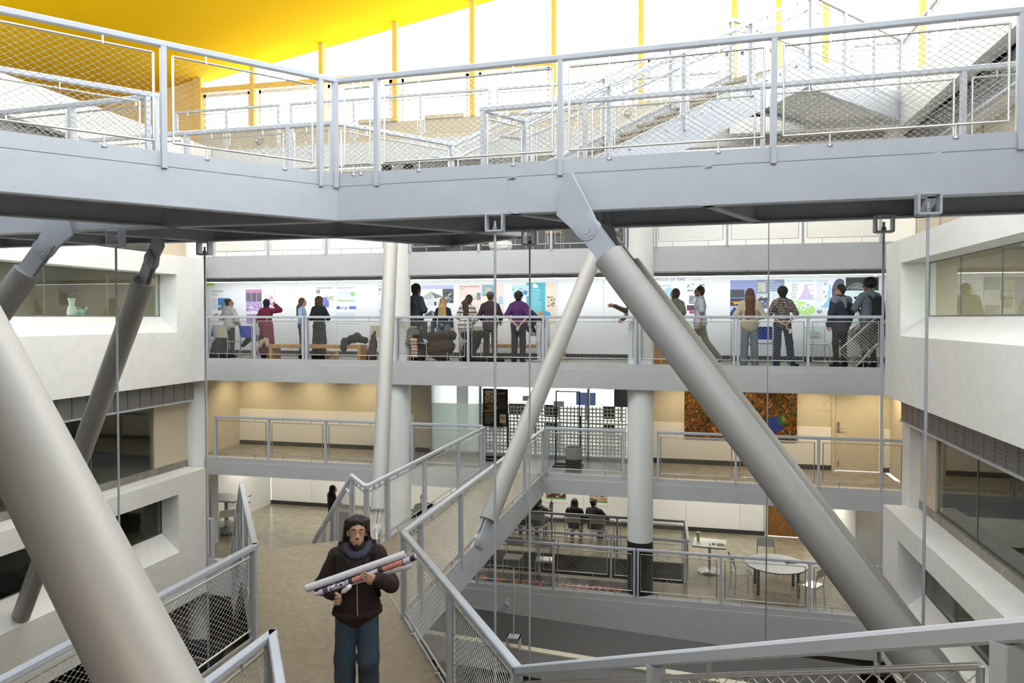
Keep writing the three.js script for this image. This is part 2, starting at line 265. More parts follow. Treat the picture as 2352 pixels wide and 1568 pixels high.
{
  const w = struct('wall_middle', 'cream wall of the second gallery'), y1 = L3 - 0.24, dx0 = pxX(1918, ZW), dx1 = pxX(2026, ZW);
  part(w, 'panel', [box(GL, GX0, L2, y1, ZW - 0.2, ZW), box(GX1, dx0, L2, y1, ZW - 0.2, ZW), box(dx1, XD + 0.3, L2, y1, ZW - 0.2, ZW), box(dx0, dx1, L2 + 2.12, y1, ZW - 0.2, ZW)], M.cream);
  part(w, 'white_dado', [box(XC, GX0 - 0.5, L2 + 0.12, L2 + 1.02, ZW - 0.01, ZW + 0.012), box(GX1 + 0.3, dx0 - 0.06, L2 + 0.12, L2 + 1.02, ZW - 0.01, ZW + 0.012), box(dx1 + 0.06, XD + 0.3, L2 + 0.12, L2 + 1.02, ZW - 0.01, ZW + 0.012)], M.whiteBoard);
  part(struct('wall_middle_end', 'cream end wall of the second gallery by the extinguisher'), 'panel', box(XD + 0.1, XD + 0.3, L2, y1, ZW, ZB), M.cream);
  part(struct('wall_middle_end', 'cream end wall of the second gallery by the bin'), 'panel', box(XC - 0.2, XC, L2, y1, ZW, ZB - 0.3), M.cream);
  const bb = struct('baseboard_middle', 'black baseboard'); part(bb, 'strip', [box(XC, GX0, L2, L2 + 0.12, ZW, ZW + 0.02), box(GX1, dx0 - 0.06, L2, L2 + 0.12, ZW, ZW + 0.02), box(dx1 + 0.06, XD + 0.1, L2, L2 + 0.12, ZW, ZW + 0.02)], M.baseboard);
  const d = struct('door_2', 'cream door with steel lever handle'); part(d, 'leaf', rbox(dx0 + 0.03, dx1 - 0.03, L2 + 0.01, L2 + 2.08, ZW - 0.05, ZW - 0.005, 0.005, 1), M.cream);
  part(d, 'frame', [box(dx0 - 0.05, dx0 + 0.02, L2, L2 + 2.14, ZW - 0.04, ZW + 0.03), box(dx1 - 0.02, dx1 + 0.05, L2, L2 + 2.14, ZW - 0.04, ZW + 0.03), box(dx0, dx1, L2 + 2.09, L2 + 2.14, ZW - 0.04, ZW + 0.03)], M.cream);
  part(d, 'handle', [rbox(dx0 + 0.07, dx0 + 0.12, L2 + 0.93, L2 + 1.17, ZW - 0.01, ZW + 0.02, 0.005), rod(V(dx0 + 0.095, L2 + 1.02, ZW + 0.01), V(dx0 + 0.095, L2 + 1.02, ZW + 0.06), 0.01), rod(V(dx0 + 0.095, L2 + 1.02, ZW + 0.06), V(dx0 + 0.22, L2 + 1.02, ZW + 0.06), 0.01)], M.stainless);
  part(d, 'kick_stop', [rod(V(dx0 + 0.1, L2 + 0.1, ZW), V(dx0 + 0.1, L2 + 0.24, ZW + 0.02), 0.012)], M.grille);
  const c = struct('ceiling', 'ceiling of the second gallery'); part(c, 'plane', box(XC, XD + 0.3, y1, y1 + 0.02, ZW, ZB - 0.25), M.ceiling);
}
{
  const w = struct('wall_gallery', 'white display wall of the poster gallery'), y1 = L4 - 0.24;
  part(w, 'core', box(GL, GR, L3, y1, ZW - 0.2, ZW - 0.02), M.white); part(struct('wall_gallery_end', 'end wall of the poster gallery by the vase'), 'panel', box(GL - 0.1, GL, L3, y1, ZW, ZB - 0.05), M.white); part(struct('wall_gallery_end', 'end wall of the poster gallery by the stacked chairs'), 'panel', box(GR, GR + 0.1, L3, y1, ZW, ZB - 0.05), M.white); part(struct('floor', 'floor at the end of the poster gallery'), 'slab', box(GL, XL, L3 - 0.2, L3, ZW, ZB), M.floorGallery); part(struct('floor', 'floor at the other end of the poster gallery'), 'slab', box(XR, GR, L3 - 0.2, L3, ZW, ZB), M.floorGallery);
  const js = [475, 592, 680, 773, 866, 966, 1070, 1172, 1280, 1386, 1500, 1622, 1748, 1876, 2034].map((p) => pxX(p, ZW)); js[0] = GL; js[js.length - 1] = GR;
  for (let i = 0; i + 1 < js.length; i++) part(w, 'panel', rbox(js[i] + 0.004, js[i + 1] - 0.004, L3 + 0.13, y1, ZW - 0.025, ZW, 0.003, 1), M.whiteBoard);
  const bb = struct('baseboard_gallery', 'dark grey baseboard'); part(bb, 'strip', box(GL, GR, L3, L3 + 0.13, ZW - 0.02, ZW + 0.01), M.baseboard);
  const c = struct('ceiling', 'ceiling of the poster gallery'); part(c, 'plane', box(GL, GR, y1, y1 + 0.02, ZW, ZB - 0.25), M.ceiling);
  const t = struct('trim_9', 'grey lighting cove under the balcony'); part(t, 'cove', box(XL, XR, y1 - 0.1, y1, -17.2, -17.05), M.fascia);
}
const SX0 = pxX(905, ZW), SX1 = pxX(1446, ZW);
{
  const w = struct('wall_studio', 'wall of the studio gallery'), y1 = L5 - 0.24;
  part(w, 'panel', [box(GL, SX0, L4, y1, ZW - 0.2, ZW), box(SX1, GR, L4, y1, ZW - 0.2, ZW)], M.whiteBoard);
  part(w, 'room_side', [box(SX0 - 0.2, SX0, L4, y1, ZW1 - 1.5, ZW - 0.2), box(SX1, SX1 + 0.2, L4, y1, ZW1 - 1.5, ZW - 0.2), box(SX0, SX1, L4, y1, ZW1 - 1.5, ZW1 - 1.3)], M.fascia);
  const c = struct('ceiling', 'ceiling of the studio gallery'); part(c, 'plane', box(XC, XD, y1 - 0.02, y1, ZW1 - 1.5, ZB - 0.25), M.soffit);
}
// ---------- columns ----------
CX.forEach((x, i) => {
  const c = thing('round_column', ['thick round white column at the corner of the left block', 'thick round white column behind the leaning strut', 'thick round white column with a black painted foot'][i], 'column', V(x, 0, -16.52));
  part(c, 'shaft', flat(new THREE.CylinderGeometry(0.285, 0.285, 11.9 - (i === 2 ? L1 + 1.2 : 0), 40, 1).translate(x, (11.9 + (i === 2 ? L1 + 1.2 : 0)) / 2, -16.52)), M.white);
  if (i === 2) part(c, 'painted_foot', flat(new THREE.CylinderGeometry(0.288, 0.288, 1.2, 40, 1).translate(x, L1 + 0.6, -16.52)), M.black, 'black painted foot');
});
// ---------- side blocks: white boxes with ribbon windows, glazing and grilles between them ----------
function sideWall(X, s, side, by) {
  const w = struct('wall_' + side + '_block', 'white projecting box wall ' + by), zE = ZA, zJ = -15.1, zN = ZN, T = (d) => X + d * s;
  const wnd = (yb, yt, wo, wt, gi, name, lab) => {
    part(w, 'upper_band', box(X, T(0.6), wt, yt, zE, zN), M.white);
    part(w, 'lower_band', box(X, T(0.6), yb, wo, zE, zN), M.white);
    part(w, 'end_band', box(X, T(0.6), wo, wt, zE, zJ), M.white);
    const a = V(X, wo, zJ), b = V(X, wo, zN), c = V(T(0.48), gi, zN), d = V(T(0.48), gi, zJ);
    part(w, 'sloping_sill', [s < 0 ? quad(a, d, c, b) : quad(a, b, c, d), s < 0 ? quad(a, V(T(0.48), wo, zJ), d, d) : quad(a, d, d, V(T(0.48), wo, zJ))], M.white);
    const g = struct(name, lab); let k = 0;
    for (let z = zJ; z < zN; z += 1.62, k++) {
      const z2 = Math.min(z + 1.62, zN); part(g, 'pane', quad(V(T(0.48), gi, z), V(T(0.48), gi, z2), V(T(0.48), wt, z2), V(T(0.48), wt, z)), M.glassTint);
      part(g, 'joint', box(T(0.475), T(0.495), gi, wt, z2 - 0.006, z2 + 0.006), M.grille);
    }
    part(g, 'frame', [box(T(0.47), T(0.5), gi, gi + 0.02, zJ, zN), box(T(0.47), T(0.5), wt - 0.02, wt, zJ, zN), box(T(0.47), T(0.5), gi, wt, zJ, zJ + 0.02)], M.grille);
  };
  const wn = side === 'left' ? 30 : 40;
  wnd(7.22, 10.29, 8.46, 9.84, 8.83, 'window_' + wn, 'long tinted ribbon window in the upper box ' + by);
  wnd(1.83, 4.99, 3.16, 4.56, 3.58, 'window_' + (wn + 1), 'long tinted ribbon window in the lower box ' + by);
  for (const [yb, yt, wi] of [[4.99, 7.22, wn + 2], [10.29, 12.43, wn + 3]]) {
    const g = struct('window_' + wi, 'tall tinted glazing set back between the boxes ' + by);
    part(w, 'beige_pier', box(T(0.62), T(0.75), yb, yt - 0.5, zE - 0.25, zJ + 0.05), M.beige);
    for (let z = zJ + 0.05; z < zN; z += 1.9) { const z2 = Math.min(z + 1.9, zN); if (s > 0 && yb > 8) part(g, 'panel', box(T(0.66), T(0.7), yb, yt - 0.5, z + 0.01, z2 - 0.01), M.beige); else part(g, 'pane', quad(V(T(0.66), yb, z), V(T(0.66), yb, z2), V(T(0.66), yt - 0.5, z2), V(T(0.66), yt - 0.5, z)), M.glassTint); part(g, 'joint', box(T(0.65), T(0.68), yb, yt - 0.5, z2 - 0.008, z2 + 0.008), M.grille); }
    const gr = struct('trim_' + (wi + 20), 'perforated grille band ' + by);
    for (let z = zE + 0.05; z < zN - 0.4; z += 0.38) part(gr, 'grille_panel', [box(T(0.3), T(0.34), yt - 0.48, yt - 0.02, z + 0.008, z + 0.372), ...Array.from({ length: 7 }, (_, k) => box(T(0.29), T(0.3), yt - 0.46 + k * 0.063, yt - 0.43 + k * 0.063, z + 0.02, z + 0.36))], M.grille);
    part(gr, 'lower_rail', box(T(0.27), T(0.36), yt - 0.52, yt - 0.48, zE + 0.05, zN), M.steel);
    part(gr, 'closing_board', box(T(0.36), T(0.66), yt - 0.52, yt, zE + 0.05, zN), M.soffit);
  }
  // rooms behind the glass
  const o = s > 0 ? XF : XE;
  part(w, 'room_floor', [box(T(0.6), o, L1 - 0.2, L1, zE - 0.3, zN), box(T(0.6), o, L2 - 0.2, L2 - 0.02, zE - 0.3, zN), box(T(0.6), o, L3 - 0.2, L3, zE - 0.3, zN), box(T(0.6), o, L4 - 0.2, L4 - 0.02, zE - 0.3, zN)], M.floorGallery);
  part(w, 'room_back', box(T(4.2), T(4.3), 0, L5 - 0.25, zE - 0.3, zN), M.cream);
  part(w, 'room_end', [box(T(0.62), o, 0, L5 - 0.25, zE - 0.32, zE - 0.22)], M.beige);
}
sideWall(XL, -1, 'left', 'under the yellow ceiling'); sideWall(XR, 1, 'right', 'beside the stacked chairs');
{ // the end of the side recesses beside the galleries
  const w = struct('wall_corner', 'pale return wall beside the right glazing'); part(w, 'return', [box(XR + 0.42, XR + 0.62, L2 - 0.4, L3 - 0.5, ZB, ZA + 0.2)], M.white);
}
// ---------- L2 office behind frosted glass ----------
{
  const zb = -23.2, y1 = L3 - 0.3, w = struct('wall_office', 'office behind the frosted glass'), fl = struct('floor', 'office floor'); part(fl, 'slab', box(GX0 - 0.6, GX1 + 0.6, L2 - 0.2, L2, zb, ZW), M.floorGallery);
  part(w, 'side', [box(GX0 - 0.2, GX0, L2, y1, zb, ZW - 0.21), box(GX1 + 0.3, GX1 + 0.5, L2, y1, zb, ZW - 0.21)], M.whiteBoard);
  const c = struct('ceiling', 'office ceiling'); part(c, 'plane', box(GX0, GX1 + 0.4, y1, y1 + 0.1, zb, ZW), M.whiteBoard);
  const wx = [0.8, 2.2, 2.7, 4.1, 4.5, 5.6].map((k) => GX0 + k); const b = [];
  b.push(box(GX0, wx[0], L2, y1, zb - 0.1, zb), box(wx[1], wx[2], L2, y1, zb - 0.1, zb), box(wx[3], wx[4], L2, y1, zb - 0.1, zb), box(GX0, GX1 + 0.5, L2, L2 + 0.8, zb - 0.1, zb), box(GX0, GX1 + 0.5, y1 - 0.2, y1, zb - 0.1, zb)); part(w, 'window_wall', b, M.whiteBoard);
  const bl = struct('window_60', 'office windows with white blinds');
  for (const [a, e] of [[wx[0], wx[1]], [wx[2], wx[3]], [wx[4], Math.min(wx[5], GX1 + 0.4)]]) for (let k = 0; k < 18; k++) part(bl, 'slat', quad(V(a, L2 + 0.85 + k * 0.075, zb + 0.02), V(e, L2 + 0.85 + k * 0.075, zb + 0.02), V(e, L2 + 0.885 + k * 0.075, zb + 0.06), V(a, L2 + 0.885 + k * 0.075, zb + 0.06), 0.002), M.whiteBoard);
  // frosted squares printed on the glass
  const S = 256, fr = dataTex(S, S, (u, v) => { const a = (u * 8) % 1, b2 = (v * 8) % 1; return grey(a > 0.16 && a < 0.84 && b2 > 0.16 && b2 < 0.84 ? 0 : 255); }, false, 1 / 0.75); 
  const frost = mat('frost', { color: C(0.72, 0.78, 0.76), roughness: 0.7, alphaMap: fr, transparent: true, alphaTest: 0.5 });
  const clear = mat('frostSolid', { color: C(0.66, 0.74, 0.71), roughness: 0.8, transmission: 0.5, thickness: 0 });
  const gw = struct('window_61', 'glass office front with frosted squares and steel mullions'), xs = [990, 1104, 1352, 1442].map((p) => pxX(p, ZW));
  const top = atZ(1200, 930, ZW).y;
  for (let i = 0; i < 3; i++) {
    part(gw, 'pane', quad(V(xs[i], L2 + 0.06, ZW), V(xs[i + 1], L2 + 0.06, ZW), V(xs[i + 1], y1, ZW), V(xs[i], y1, ZW)), M.glass);
    part(gw, 'frosted_film', quad(V(xs[i] + 0.03, L2 + 0.08, ZW + 0.006), V(xs[i + 1] - 0.03, L2 + 0.08, ZW + 0.006), V(xs[i + 1] - 0.03, top, ZW + 0.006), V(xs[i] + 0.03, top, ZW + 0.006)), i ? frost : clear);
    part(gw, 'mullion', box(xs[i] - 0.03, xs[i] + 0.03, L2, y1, ZW - 0.05, ZW + 0.05), M.steel);
  }
  part(gw, 'bottom_rail', box(xs[0], xs[3], L2, L2 + 0.08, ZW - 0.05, ZW + 0.05), M.steel);
  part(gw, 'door_edge', box(pxX(1230, ZW) - 0.03, pxX(1230, ZW) + 0.03, L2, y1, ZW - 0.04, ZW + 0.04), M.steel);
}
// ---------- railings ----------
const UP1 = V(0, 1, 0);
function wireMesh(o, u, v, W, H, r, nodes, dx = 0.082, dy = 0.056) { // crossing wires clipped to a W x H panel: o origin, u along, v up
  const out = [], n = u.clone().cross(v).normalize(), k = dy / dx;
  const P = (s, t, off) => o.clone().addScaledVector(u, s).addScaledVector(v, t).addScaledVector(n, off);
  const len = Math.hypot(dx, dy);
  for (const sg of [1, -1]) for (let c = -Math.ceil(W * k / dy) * dy - dy; c < H + W * k + dy; c += dy) {
    // line t = c + sg*k*s (for sg=-1: t = c - k*s)
    let s0 = 0, s1 = W; const t0 = sg > 0 ? (0 - c) / k : (c - H) / k, t1 = sg > 0 ? (H - c) / k : c / k;
    s0 = Math.max(s0, t0); s1 = Math.min(s1, t1); if (s1 - s0 < 0.01) continue;
    const a = P(s0, c + sg * k * s0, sg * r * 0.6), b = P(s1, c + sg * k * s1, sg * r * 0.6), d = b.clone().sub(a).normalize(), e = d.clone().cross(n).normalize();
    const ring = (p) => [0, 1, 2].map((i) => p.clone().addScaledVector(e, r * Math.cos(i * 2.0944)).addScaledVector(n, r * Math.sin(i * 2.0944))), A = ring(a), B = ring(b);
    for (let i = 0; i < 3; i++) { const j = (i + 1) % 3; for (const q of [A[i], A[j], B[j], A[i], B[j], B[i]]) out.push(q.x, q.y, q.z); }
  }
  if (nodes) for (let i = 0; i * dy / 2 < H; i++) for (let s = (i % 2) * dx / 2; s < W; s += dx) {
    const c = P(s, i * dy / 2, 0), h = r * 2.6, q = [c.clone().addScaledVector(u, h * 1.5), c.clone().addScaledVector(v, h), c.clone().addScaledVector(u, -h * 1.5), c.clone().addScaledVector(v, -h)], f = c.clone().addScaledVector(n, h), g = c.clone().addScaledVector(n, -h);
    for (let m = 0; m < 4; m++) for (const w of [q[m], q[(m + 1) % 4], f, q[(m + 1) % 4], q[m], g]) out.push(w.x, w.y, w.z);
  }
  return fromTris(out);
}
// place along a -> b that the picture shows at column px
function tAt(a, b, px) { let lo = 0, hi = 1; const f = (t) => project(lerp(a, b, t).add(V(0, 0.6, 0)))[0], up = f(0.001) < f(0.999); for (let i = 0; i < 40; i++) { const m = (lo + hi) / 2; if ((f(m) < px) === up) lo = m; else hi = m; } return lo; }
// pts: points at walking level; posts at every corner and evenly between
function railing(label, pts, o = {}) {
  const { h = 1.07, spacing = 1.75, near = false, group, drop = 0.13, hw = 0.065, hh = 0.06, pw = 0.05, pd = 0.085, metal = M.steel, wr = near ? 0.002 : 0.0021, name = 'guard_railing', posts } = o;
  const g = thing(name, label, 'railing', pts[0], group);
  for (let i = 0; i + 1 < pts.length; i++) {
    const a = pts[i], b = pts[i + 1], d = b.clone().sub(a), L = d.length(), u = d.clone().normalize(), hd = V(d.x, 0, d.z).normalize(), nrm = V(-hd.z, 0, hd.x);
    const ext = i > 0 ? 0.025 : 0, e2 = i + 2 < pts.length ? 0.025 : 0;
    part(g, 'handrail', bar(a.clone().addScaledVector(u, -ext).addScaledVector(UP1, h - hh / 2), b.clone().addScaledVector(u, e2).addScaledVector(UP1, h - hh / 2), hw, hh, 0.01), metal);
    const ps = posts?.[i]; let ts; if (Array.isArray(ps)) { ts = ps.map((p) => (p <= 1 && p >= 0 ? p : tAt(a, b, p))).sort((x, y) => x - y); if (ts[0] > 0.02) ts.unshift(0); if (ts[ts.length - 1] < 0.98) ts.push(1); } else { const q = Math.max(1, ps ?? Math.round(L / spacing)); ts = Array.from({ length: q + 1 }, (_, k) => k / q); }
    const n = ts.length - 1;
    for (let k = 0; k <= n; k++) {
      if (k === 0 && (i > 0 || o.skipFirst)) continue;
      if (k === n && i + 2 === pts.length && o.skipLast) continue;
      const p = lerp(a, b, Math.min(Math.max(ts[k], 0.03 / L), 1 - 0.03 / L)); part(g, 'post', bar(p.clone().addScaledVector(UP1, -drop), p.clone().addScaledVector(UP1, h - hh), pd, pw, 0.004, nrm), metal);
    }
    for (let k = 0; k < n; k++) {
      const s0 = L * ts[k] + 0.085, s1 = L * ts[k + 1] - 0.085, t0 = 0.12, t1 = h - 0.125; if (s1 - s0 < 0.12) continue;
      const Q = (s, t) => a.clone().addScaledVector(u, s).addScaledVector(UP1, t), c4 = [Q(s0, t0), Q(s1, t0), Q(s1, t1), Q(s0, t1)];
      const f = part(g, 'mesh_frame', [0, 1, 2, 3].map((q) => rod(c4[q], c4[(q + 1) % 4], 0.0115, near ? 8 : 6)), M.stainless, 'thin stainless frame');
      const W = s1 - s0, ks = W > 0.8 ? [0.22, 0.78] : [0.35, 0.65], br = [];
      if (near) for (const q of ks) { const s = s0 + W * q; part(f, 'bracket', bar(Q(s, t1 - 0.012), Q(s, h - hh + 0.005), 0.022, 0.012, 0.002, nrm), M.stainless); part(f, 'bracket', [rod(Q(s, t0), Q(s, 0.0), 0.009, 6), rod(Q(s, 0.0), Q(s, 0.018), 0.028, 10)], M.stainless); }
      else for (const q of ks) { const s = s0 + W * q; br.push(bar(Q(s, t1 - 0.012), Q(s, h - hh + 0.005), 0.022, 0.012, 0.002, nrm)); br.push(rod(Q(s, t0), Q(s, 0.0), 0.009, 6)); }
      if (!near) part(f, 'bracket', br, M.stainless, undefined, true);
      part(f, 'cable_mesh', wireMesh(Q(s0, t0), u, UP1, W, t1 - t0, wr, near), M.wire, 'diamond pattern stainless cable mesh', true);
    }
  }
  return g;
}
const flatY = (v, y) => V(v.x, y, v.z);
const extX = (a, b, x) => lerp(a, b, (x - a.x) / (b.x - a.x)), extZ = (a, b, z) => lerp(a, b, (z - a.z) / (b.z - a.z));
// gallery railings
for (const [lv, z, runs, nm] of [
  [L5, ZB + 0.02, [[pxX(405, ZB), pxX(645, ZB)], [pxX(668, ZB), pxX(1127, ZB)], [pxX(1140, ZB), pxX(1432, ZB)], [pxX(1450, ZB), pxX(1652, ZB)]], 'top gallery'],
  [L4, ZB + 0.02, [[XL, CX[1] - 0.3], [CX[1] + 0.3, CX[2] - 0.3], [CX[2] + 0.3, XR]], 'studio gallery'],
  [L3, ZA + 0.0, [[XL, pxX(697, ZA)], [pxX(699, ZA), CX[1] - 0.1], [CX[1] + 0.05, pxX(1250, ZA)], [pxX(1252, ZA), pxX(1463, ZA)], [pxX(1466, ZA), pxX(1690, ZA)], [pxX(1692, ZA), XR - 0.03]], 'poster gallery'],
  [L2, ZB + 0.02, [[XL, CX[1] - 0.35], [CX[1] + 0.33, pxX(1108, ZB)], [pxX(1253, ZB), CX[2] - 0.35], [CX[2] + 0.36, XD - 0.1]], 'second gallery'],
  [L1, ZA, [[XC + 0.1, pxX(500, ZA) - 0.2], [pxX(1090, ZA), pxX(1462, ZA)], [pxX(1464, ZA), XR + 0.4]], 'lowest gallery'],
]) runs.forEach(([a, b], k) => {
  railing(`mesh railing of the ${nm}, ${['first', 'second', 'third', 'fourth', 'fifth', 'sixth'][k]} run from the vase window`, [V(a, lv + 0.03, z - 0.05), V(b, lv + 0.03, z - 0.05)], { spacing: lv === L5 ? 1.55 : 1.7, drop: 0.02, group: 'gallery railings', wr: lv === L5 ? 0.0012 : 0.0025 });
});
// ---------- footbridges: decks, channel beams, curb plates ----------
const CH = [[0, 0], [0.1, 0], [0.1, 0.018], [0.02, 0.03], [0.02, 0.35], [0.1, 0.362], [0.1, 0.38], [0, 0.38], [-0.008, 0.37], [-0.008, 0.01]];
const PL = [[-0.03, 0], [-0.016, 0], [-0.016, 0.14], [-0.03, 0.14]];
function edgeBeam(g, a, b, y, inside, nm = 'edge_beam', m = M.steel) { // a, b plan points; inside: a point on the deck side
  const d = V(b.x - a.x, 0, b.z - a.z).normalize(); let s = V(-d.z, 0, d.x); if (inside.clone().sub(a).dot(s) < 0) s.negate();
  part(g, nm, prism(V(a.x, y - 0.49, a.z), V(b.x, y - 0.49, b.z), CH, s), m);
}
function curb(g, a, b, y, inside) { const d = V(b.x - a.x, 0, b.z - a.z).normalize(); let s = V(-d.z, 0, d.x); if (inside.clone().sub(a).dot(s) < 0) s.negate(); part(g, 'curb_plate', prism(V(a.x, y - 0.11, a.z).addScaledVector(s, 0.02), V(b.x, y - 0.11, b.z).addScaledVector(s, 0.02), PL, s), M.steel); }
const xz = (...p) => p.map((v) => [v.x, v.z]);
const mid = (...p) => p.reduce((s, v) => s.add(v), V(0, 0, 0)).multiplyScalar(1 / p.length);
// upper crossing (level of the studio gallery)
const p4 = (x, y) => flatY(atY(x, y, L4 + 1.05), L4);
const U = { B: p4(775, 184), C: p4(2345, 22), G: p4(1105, 250), H: p4(2352, 145), N: p4(365, 219), NL: p4(0, 257), K: p4(770, 280), Mm: p4(190, 322), A: p4(0, 20), O: p4(0, 157), I: p4(1209, 276), J: p4(1041, 331) };
U.C4 = extX(U.B, U.C, XR); U.H4 = extX(U.G, U.H, XR); U.N4 = extX(U.N, U.NL, XL); U.M4 = extX(U.K, U.Mm, XL); U.A4 = extZ(U.B, U.A, -4.4); U.O4 = extZ(U.N, U.O, -4.4);
{
  const g = thing('footbridge', 'upper steel footbridge crossing with pale grey channel beams and open railings', 'footbridge', flatY(U.B, L4));
  const dk = (...p) => part(g, 'deck_plate', slab(xz(...p), L4 - 0.05, L4), M.deck);
  dk(U.N, U.B, U.G, U.K); dk(U.B, U.C4, U.H4, U.G); dk(U.N4, U.N, U.K, U.M4); dk(U.A4, U.B, U.N, U.O4); dk(U.K, U.G, U.I, U.J);
  const c0 = mid(U.N, U.B, U.G, U.K);
  for (const [a, b, i] of [[U.B, U.C4, U.G], [U.H4, U.G, U.B], [U.A4, U.B, U.N], [U.O4, U.N, U.B], [U.N4, U.N, U.K], [U.M4, U.K, U.N], [U.K, U.J, U.G], [U.G, U.I, U.K]]) { edgeBeam(g, a, b, L4, i); curb(g, a, b, L4, i); }
  for (const [a, b] of [[U.N, U.B], [U.B, U.G], [U.G, U.K], [U.K, U.N], [U.I, U.J]]) edgeBeam(g, a, b, L4, c0, 'cross_beam', M.steel);
  for (let k = 1; k < 4; k++) { const t = k / 4; edgeBeam(g, lerp(U.B, U.C4, t), lerp(U.G, U.H4, t), L4, U.C4, 'cross_beam'); }
  for (let k = 1; k < 4; k++) { const t = k / 4; edgeBeam(g, lerp(U.N, U.N4, t), lerp(U.K, U.M4, t), L4, U.N4, 'cross_beam'); }
  const on = (v) => flatY(v, L4 + 0.0);
  railing('pale grey railing along the bent front edge of the upper footbridge', [U.A4, U.B, U.C4].map(on), { near: true, posts: [[375, 735, 1], [0, 866, 1288, 1778, 2345, 1]] });
  railing('pale grey railing along the back of the upper footbridge, ending at the stair', [U.H4, U.G].map(on), { near: true, posts: [[2212, 1752, 1344, 1]] });
  railing('short pale grey railing beside the foot of the upper stair', [U.G, U.I].map(on), { near: true, skipFirst: true });
  railing('pale grey bent railing of the upper footbridge facing the yellow ceiling', [U.O4, U.N, U.N4].map(on), { near: true, posts: [[340, 1], [0, 165, 1]] });
  railing('pale grey bent railing along the far edge of the upper footbridge', [U.M4, U.K, U.J].map(on), { near: true, posts: [[190, 430, 664, 1], 1] });
}
// ---------- stairs ----------
function stair(label, f0, f1, t0, t1, n, o = {}) { // foot corners f0 (side 0), f1; top corners t0, t1
  const g = thing('staircase', label, 'stairs', f0), st = o.mat || M.steel;
  for (const [a, b, inn] of [[f0, t0, f1], [f1, t1, f0]]) {
    const d = b.clone().sub(a), hd = V(d.x, 0, d.z).normalize(); let s = V(-hd.z, 0, hd.x); if (inn.clone().sub(a).dot(s) < 0) s.negate();
    const q = [V(a.x, a.y - 0.42, a.z), V(b.x, b.y - 0.42, b.z), V(b.x, b.y + 0.1, b.z), V(a.x, a.y + 0.1, a.z)]; q.forEach((v) => v.addScaledVector(s, 0.0));
    part(g, 'stringer', [quad(q[0], q[1], q[2], q[3], 0.03), prism(q[0], q[1], [[-0.008, 0], [0.09, 0], [0.09, 0.016], [-0.008, 0.016]], s), prism(q[3], q[2], [[-0.008, -0.016], [0.05, -0.016], [0.05, 0], [-0.008, 0]], s)], st);
  }
  for (let k = 0; k < n; k++) {
    const t = (k + 0.5) / n, a = lerp(f0, t0, t), b = lerp(f1, t1, t), y = a.y - 0.07, e = lerp(f0, t0, 1 / n).sub(f0); e.y = 0;
    a.lerp(b, 0.03); b.lerp(a, 0.03); part(g, 'tread', prism(V(a.x, y - 0.02, a.z), V(b.x, y - 0.02, b.z), [[-e.length() * 0.52, -0.02], [e.length() * 0.52, -0.02], [e.length() * 0.52, 0.02], [-e.length() * 0.52, 0.02]]), M.deck);
  }
  return g;
}
const p5 = (x, y) => atY(x, y, L5 + 0.05);
{
  const t0 = flatY(p5(1864, 128), L5), t1 = flatY(p5(1682, 174), L5);
  stair('upper steel stair climbing from the upper footbridge to the top gallery', U.I, U.J, t0, t1, 15);
  railing('sloping railing on the near side of the upper stair', [U.I, t0], { near: true, skipFirst: true, spacing: 1.5 });
  railing('sloping railing on the far side of the upper stair', [U.J, t1], { near: true, skipFirst: true, spacing: 1.5 });
  const e0 = flatY(p5(1966, 170), L5), d = e0.clone().sub(t0).normalize(), l0 = t0.clone().addScaledVector(d, (XR - 0.0 - t0.x) / d.x), l1 = t1.clone().addScaledVector(d, (-15.4 - t1.z) / d.z);
  const ld = thing('stair_landing', 'white landing bridge at the head of the upper stair', 'landing', t0);
  part(ld, 'deck_plate', slab(xz(t0, l0, V(l0.x, 0, -15.4), l1, t1), L5 - 0.06, L5), M.deck);
  edgeBeam(ld, t0, l0, L5, t1); curb(ld, t0, l0, L5, t1); edgeBeam(ld, t1, l1, L5, t0); curb(ld, t1, l1, L5, t0); part(ld, 'underside', slab(xz(t0, l0, V(l0.x, 0, -15.4), l1, t1), L5 - 0.4, L5 - 0.36), M.soffit);
  railing('railing along the landing at the head of the upper stair', [t0, l0.clone()], { near: false, skipFirst: true, spacing: 0.95 });
  railing('railing on the far side of the landing at the stair head', [t1, l1], { near: false, skipFirst: true });
  railing('railing of the top gallery turning the corner beside the stair landing', [V(3.15, L5 + 0.03, -15.5), V(XR + 0.1, L5 + 0.03, -15.5), V(XR + 0.1, L5 + 0.03, ZN)], { spacing: 1.6 });
  // round grab rails on the stair
  for (const [a, b, s, lab] of [[U.I, t0, 1, 'round steel grab rail on the near side of the upper stair'], [U.J, t1, -1, 'round steel grab rail on the far side of the upper stair']]) {
    const d2 = b.clone().sub(a), hd = V(d2.x, 0, d2.z).normalize(), nn = V(-hd.z, 0, hd.x).multiplyScalar(s * -0.08), A = a.clone().add(nn).add(V(0, 0.82, 0)), B2 = b.clone().add(nn).add(V(0, 0.82, 0));
    const back = A.clone().addScaledVector(hd, -0.35), fr = B2.clone().addScaledVector(hd, 0.3);
    const g = thing('grab_rail', lab, 'handrail', a.clone()); part(g, 'rail', [rod(back, A, 0.021, 10), rod(A, B2, 0.021, 10), rod(B2, fr, 0.021, 10)], M.steel);
    part(g, 'bracket', [0.1, 0.37, 0.64, 0.91].map((t) => rod(lerp(A, B2, t), lerp(A, B2, t).sub(nn), 0.008, 6)), M.stainless);
  }
}
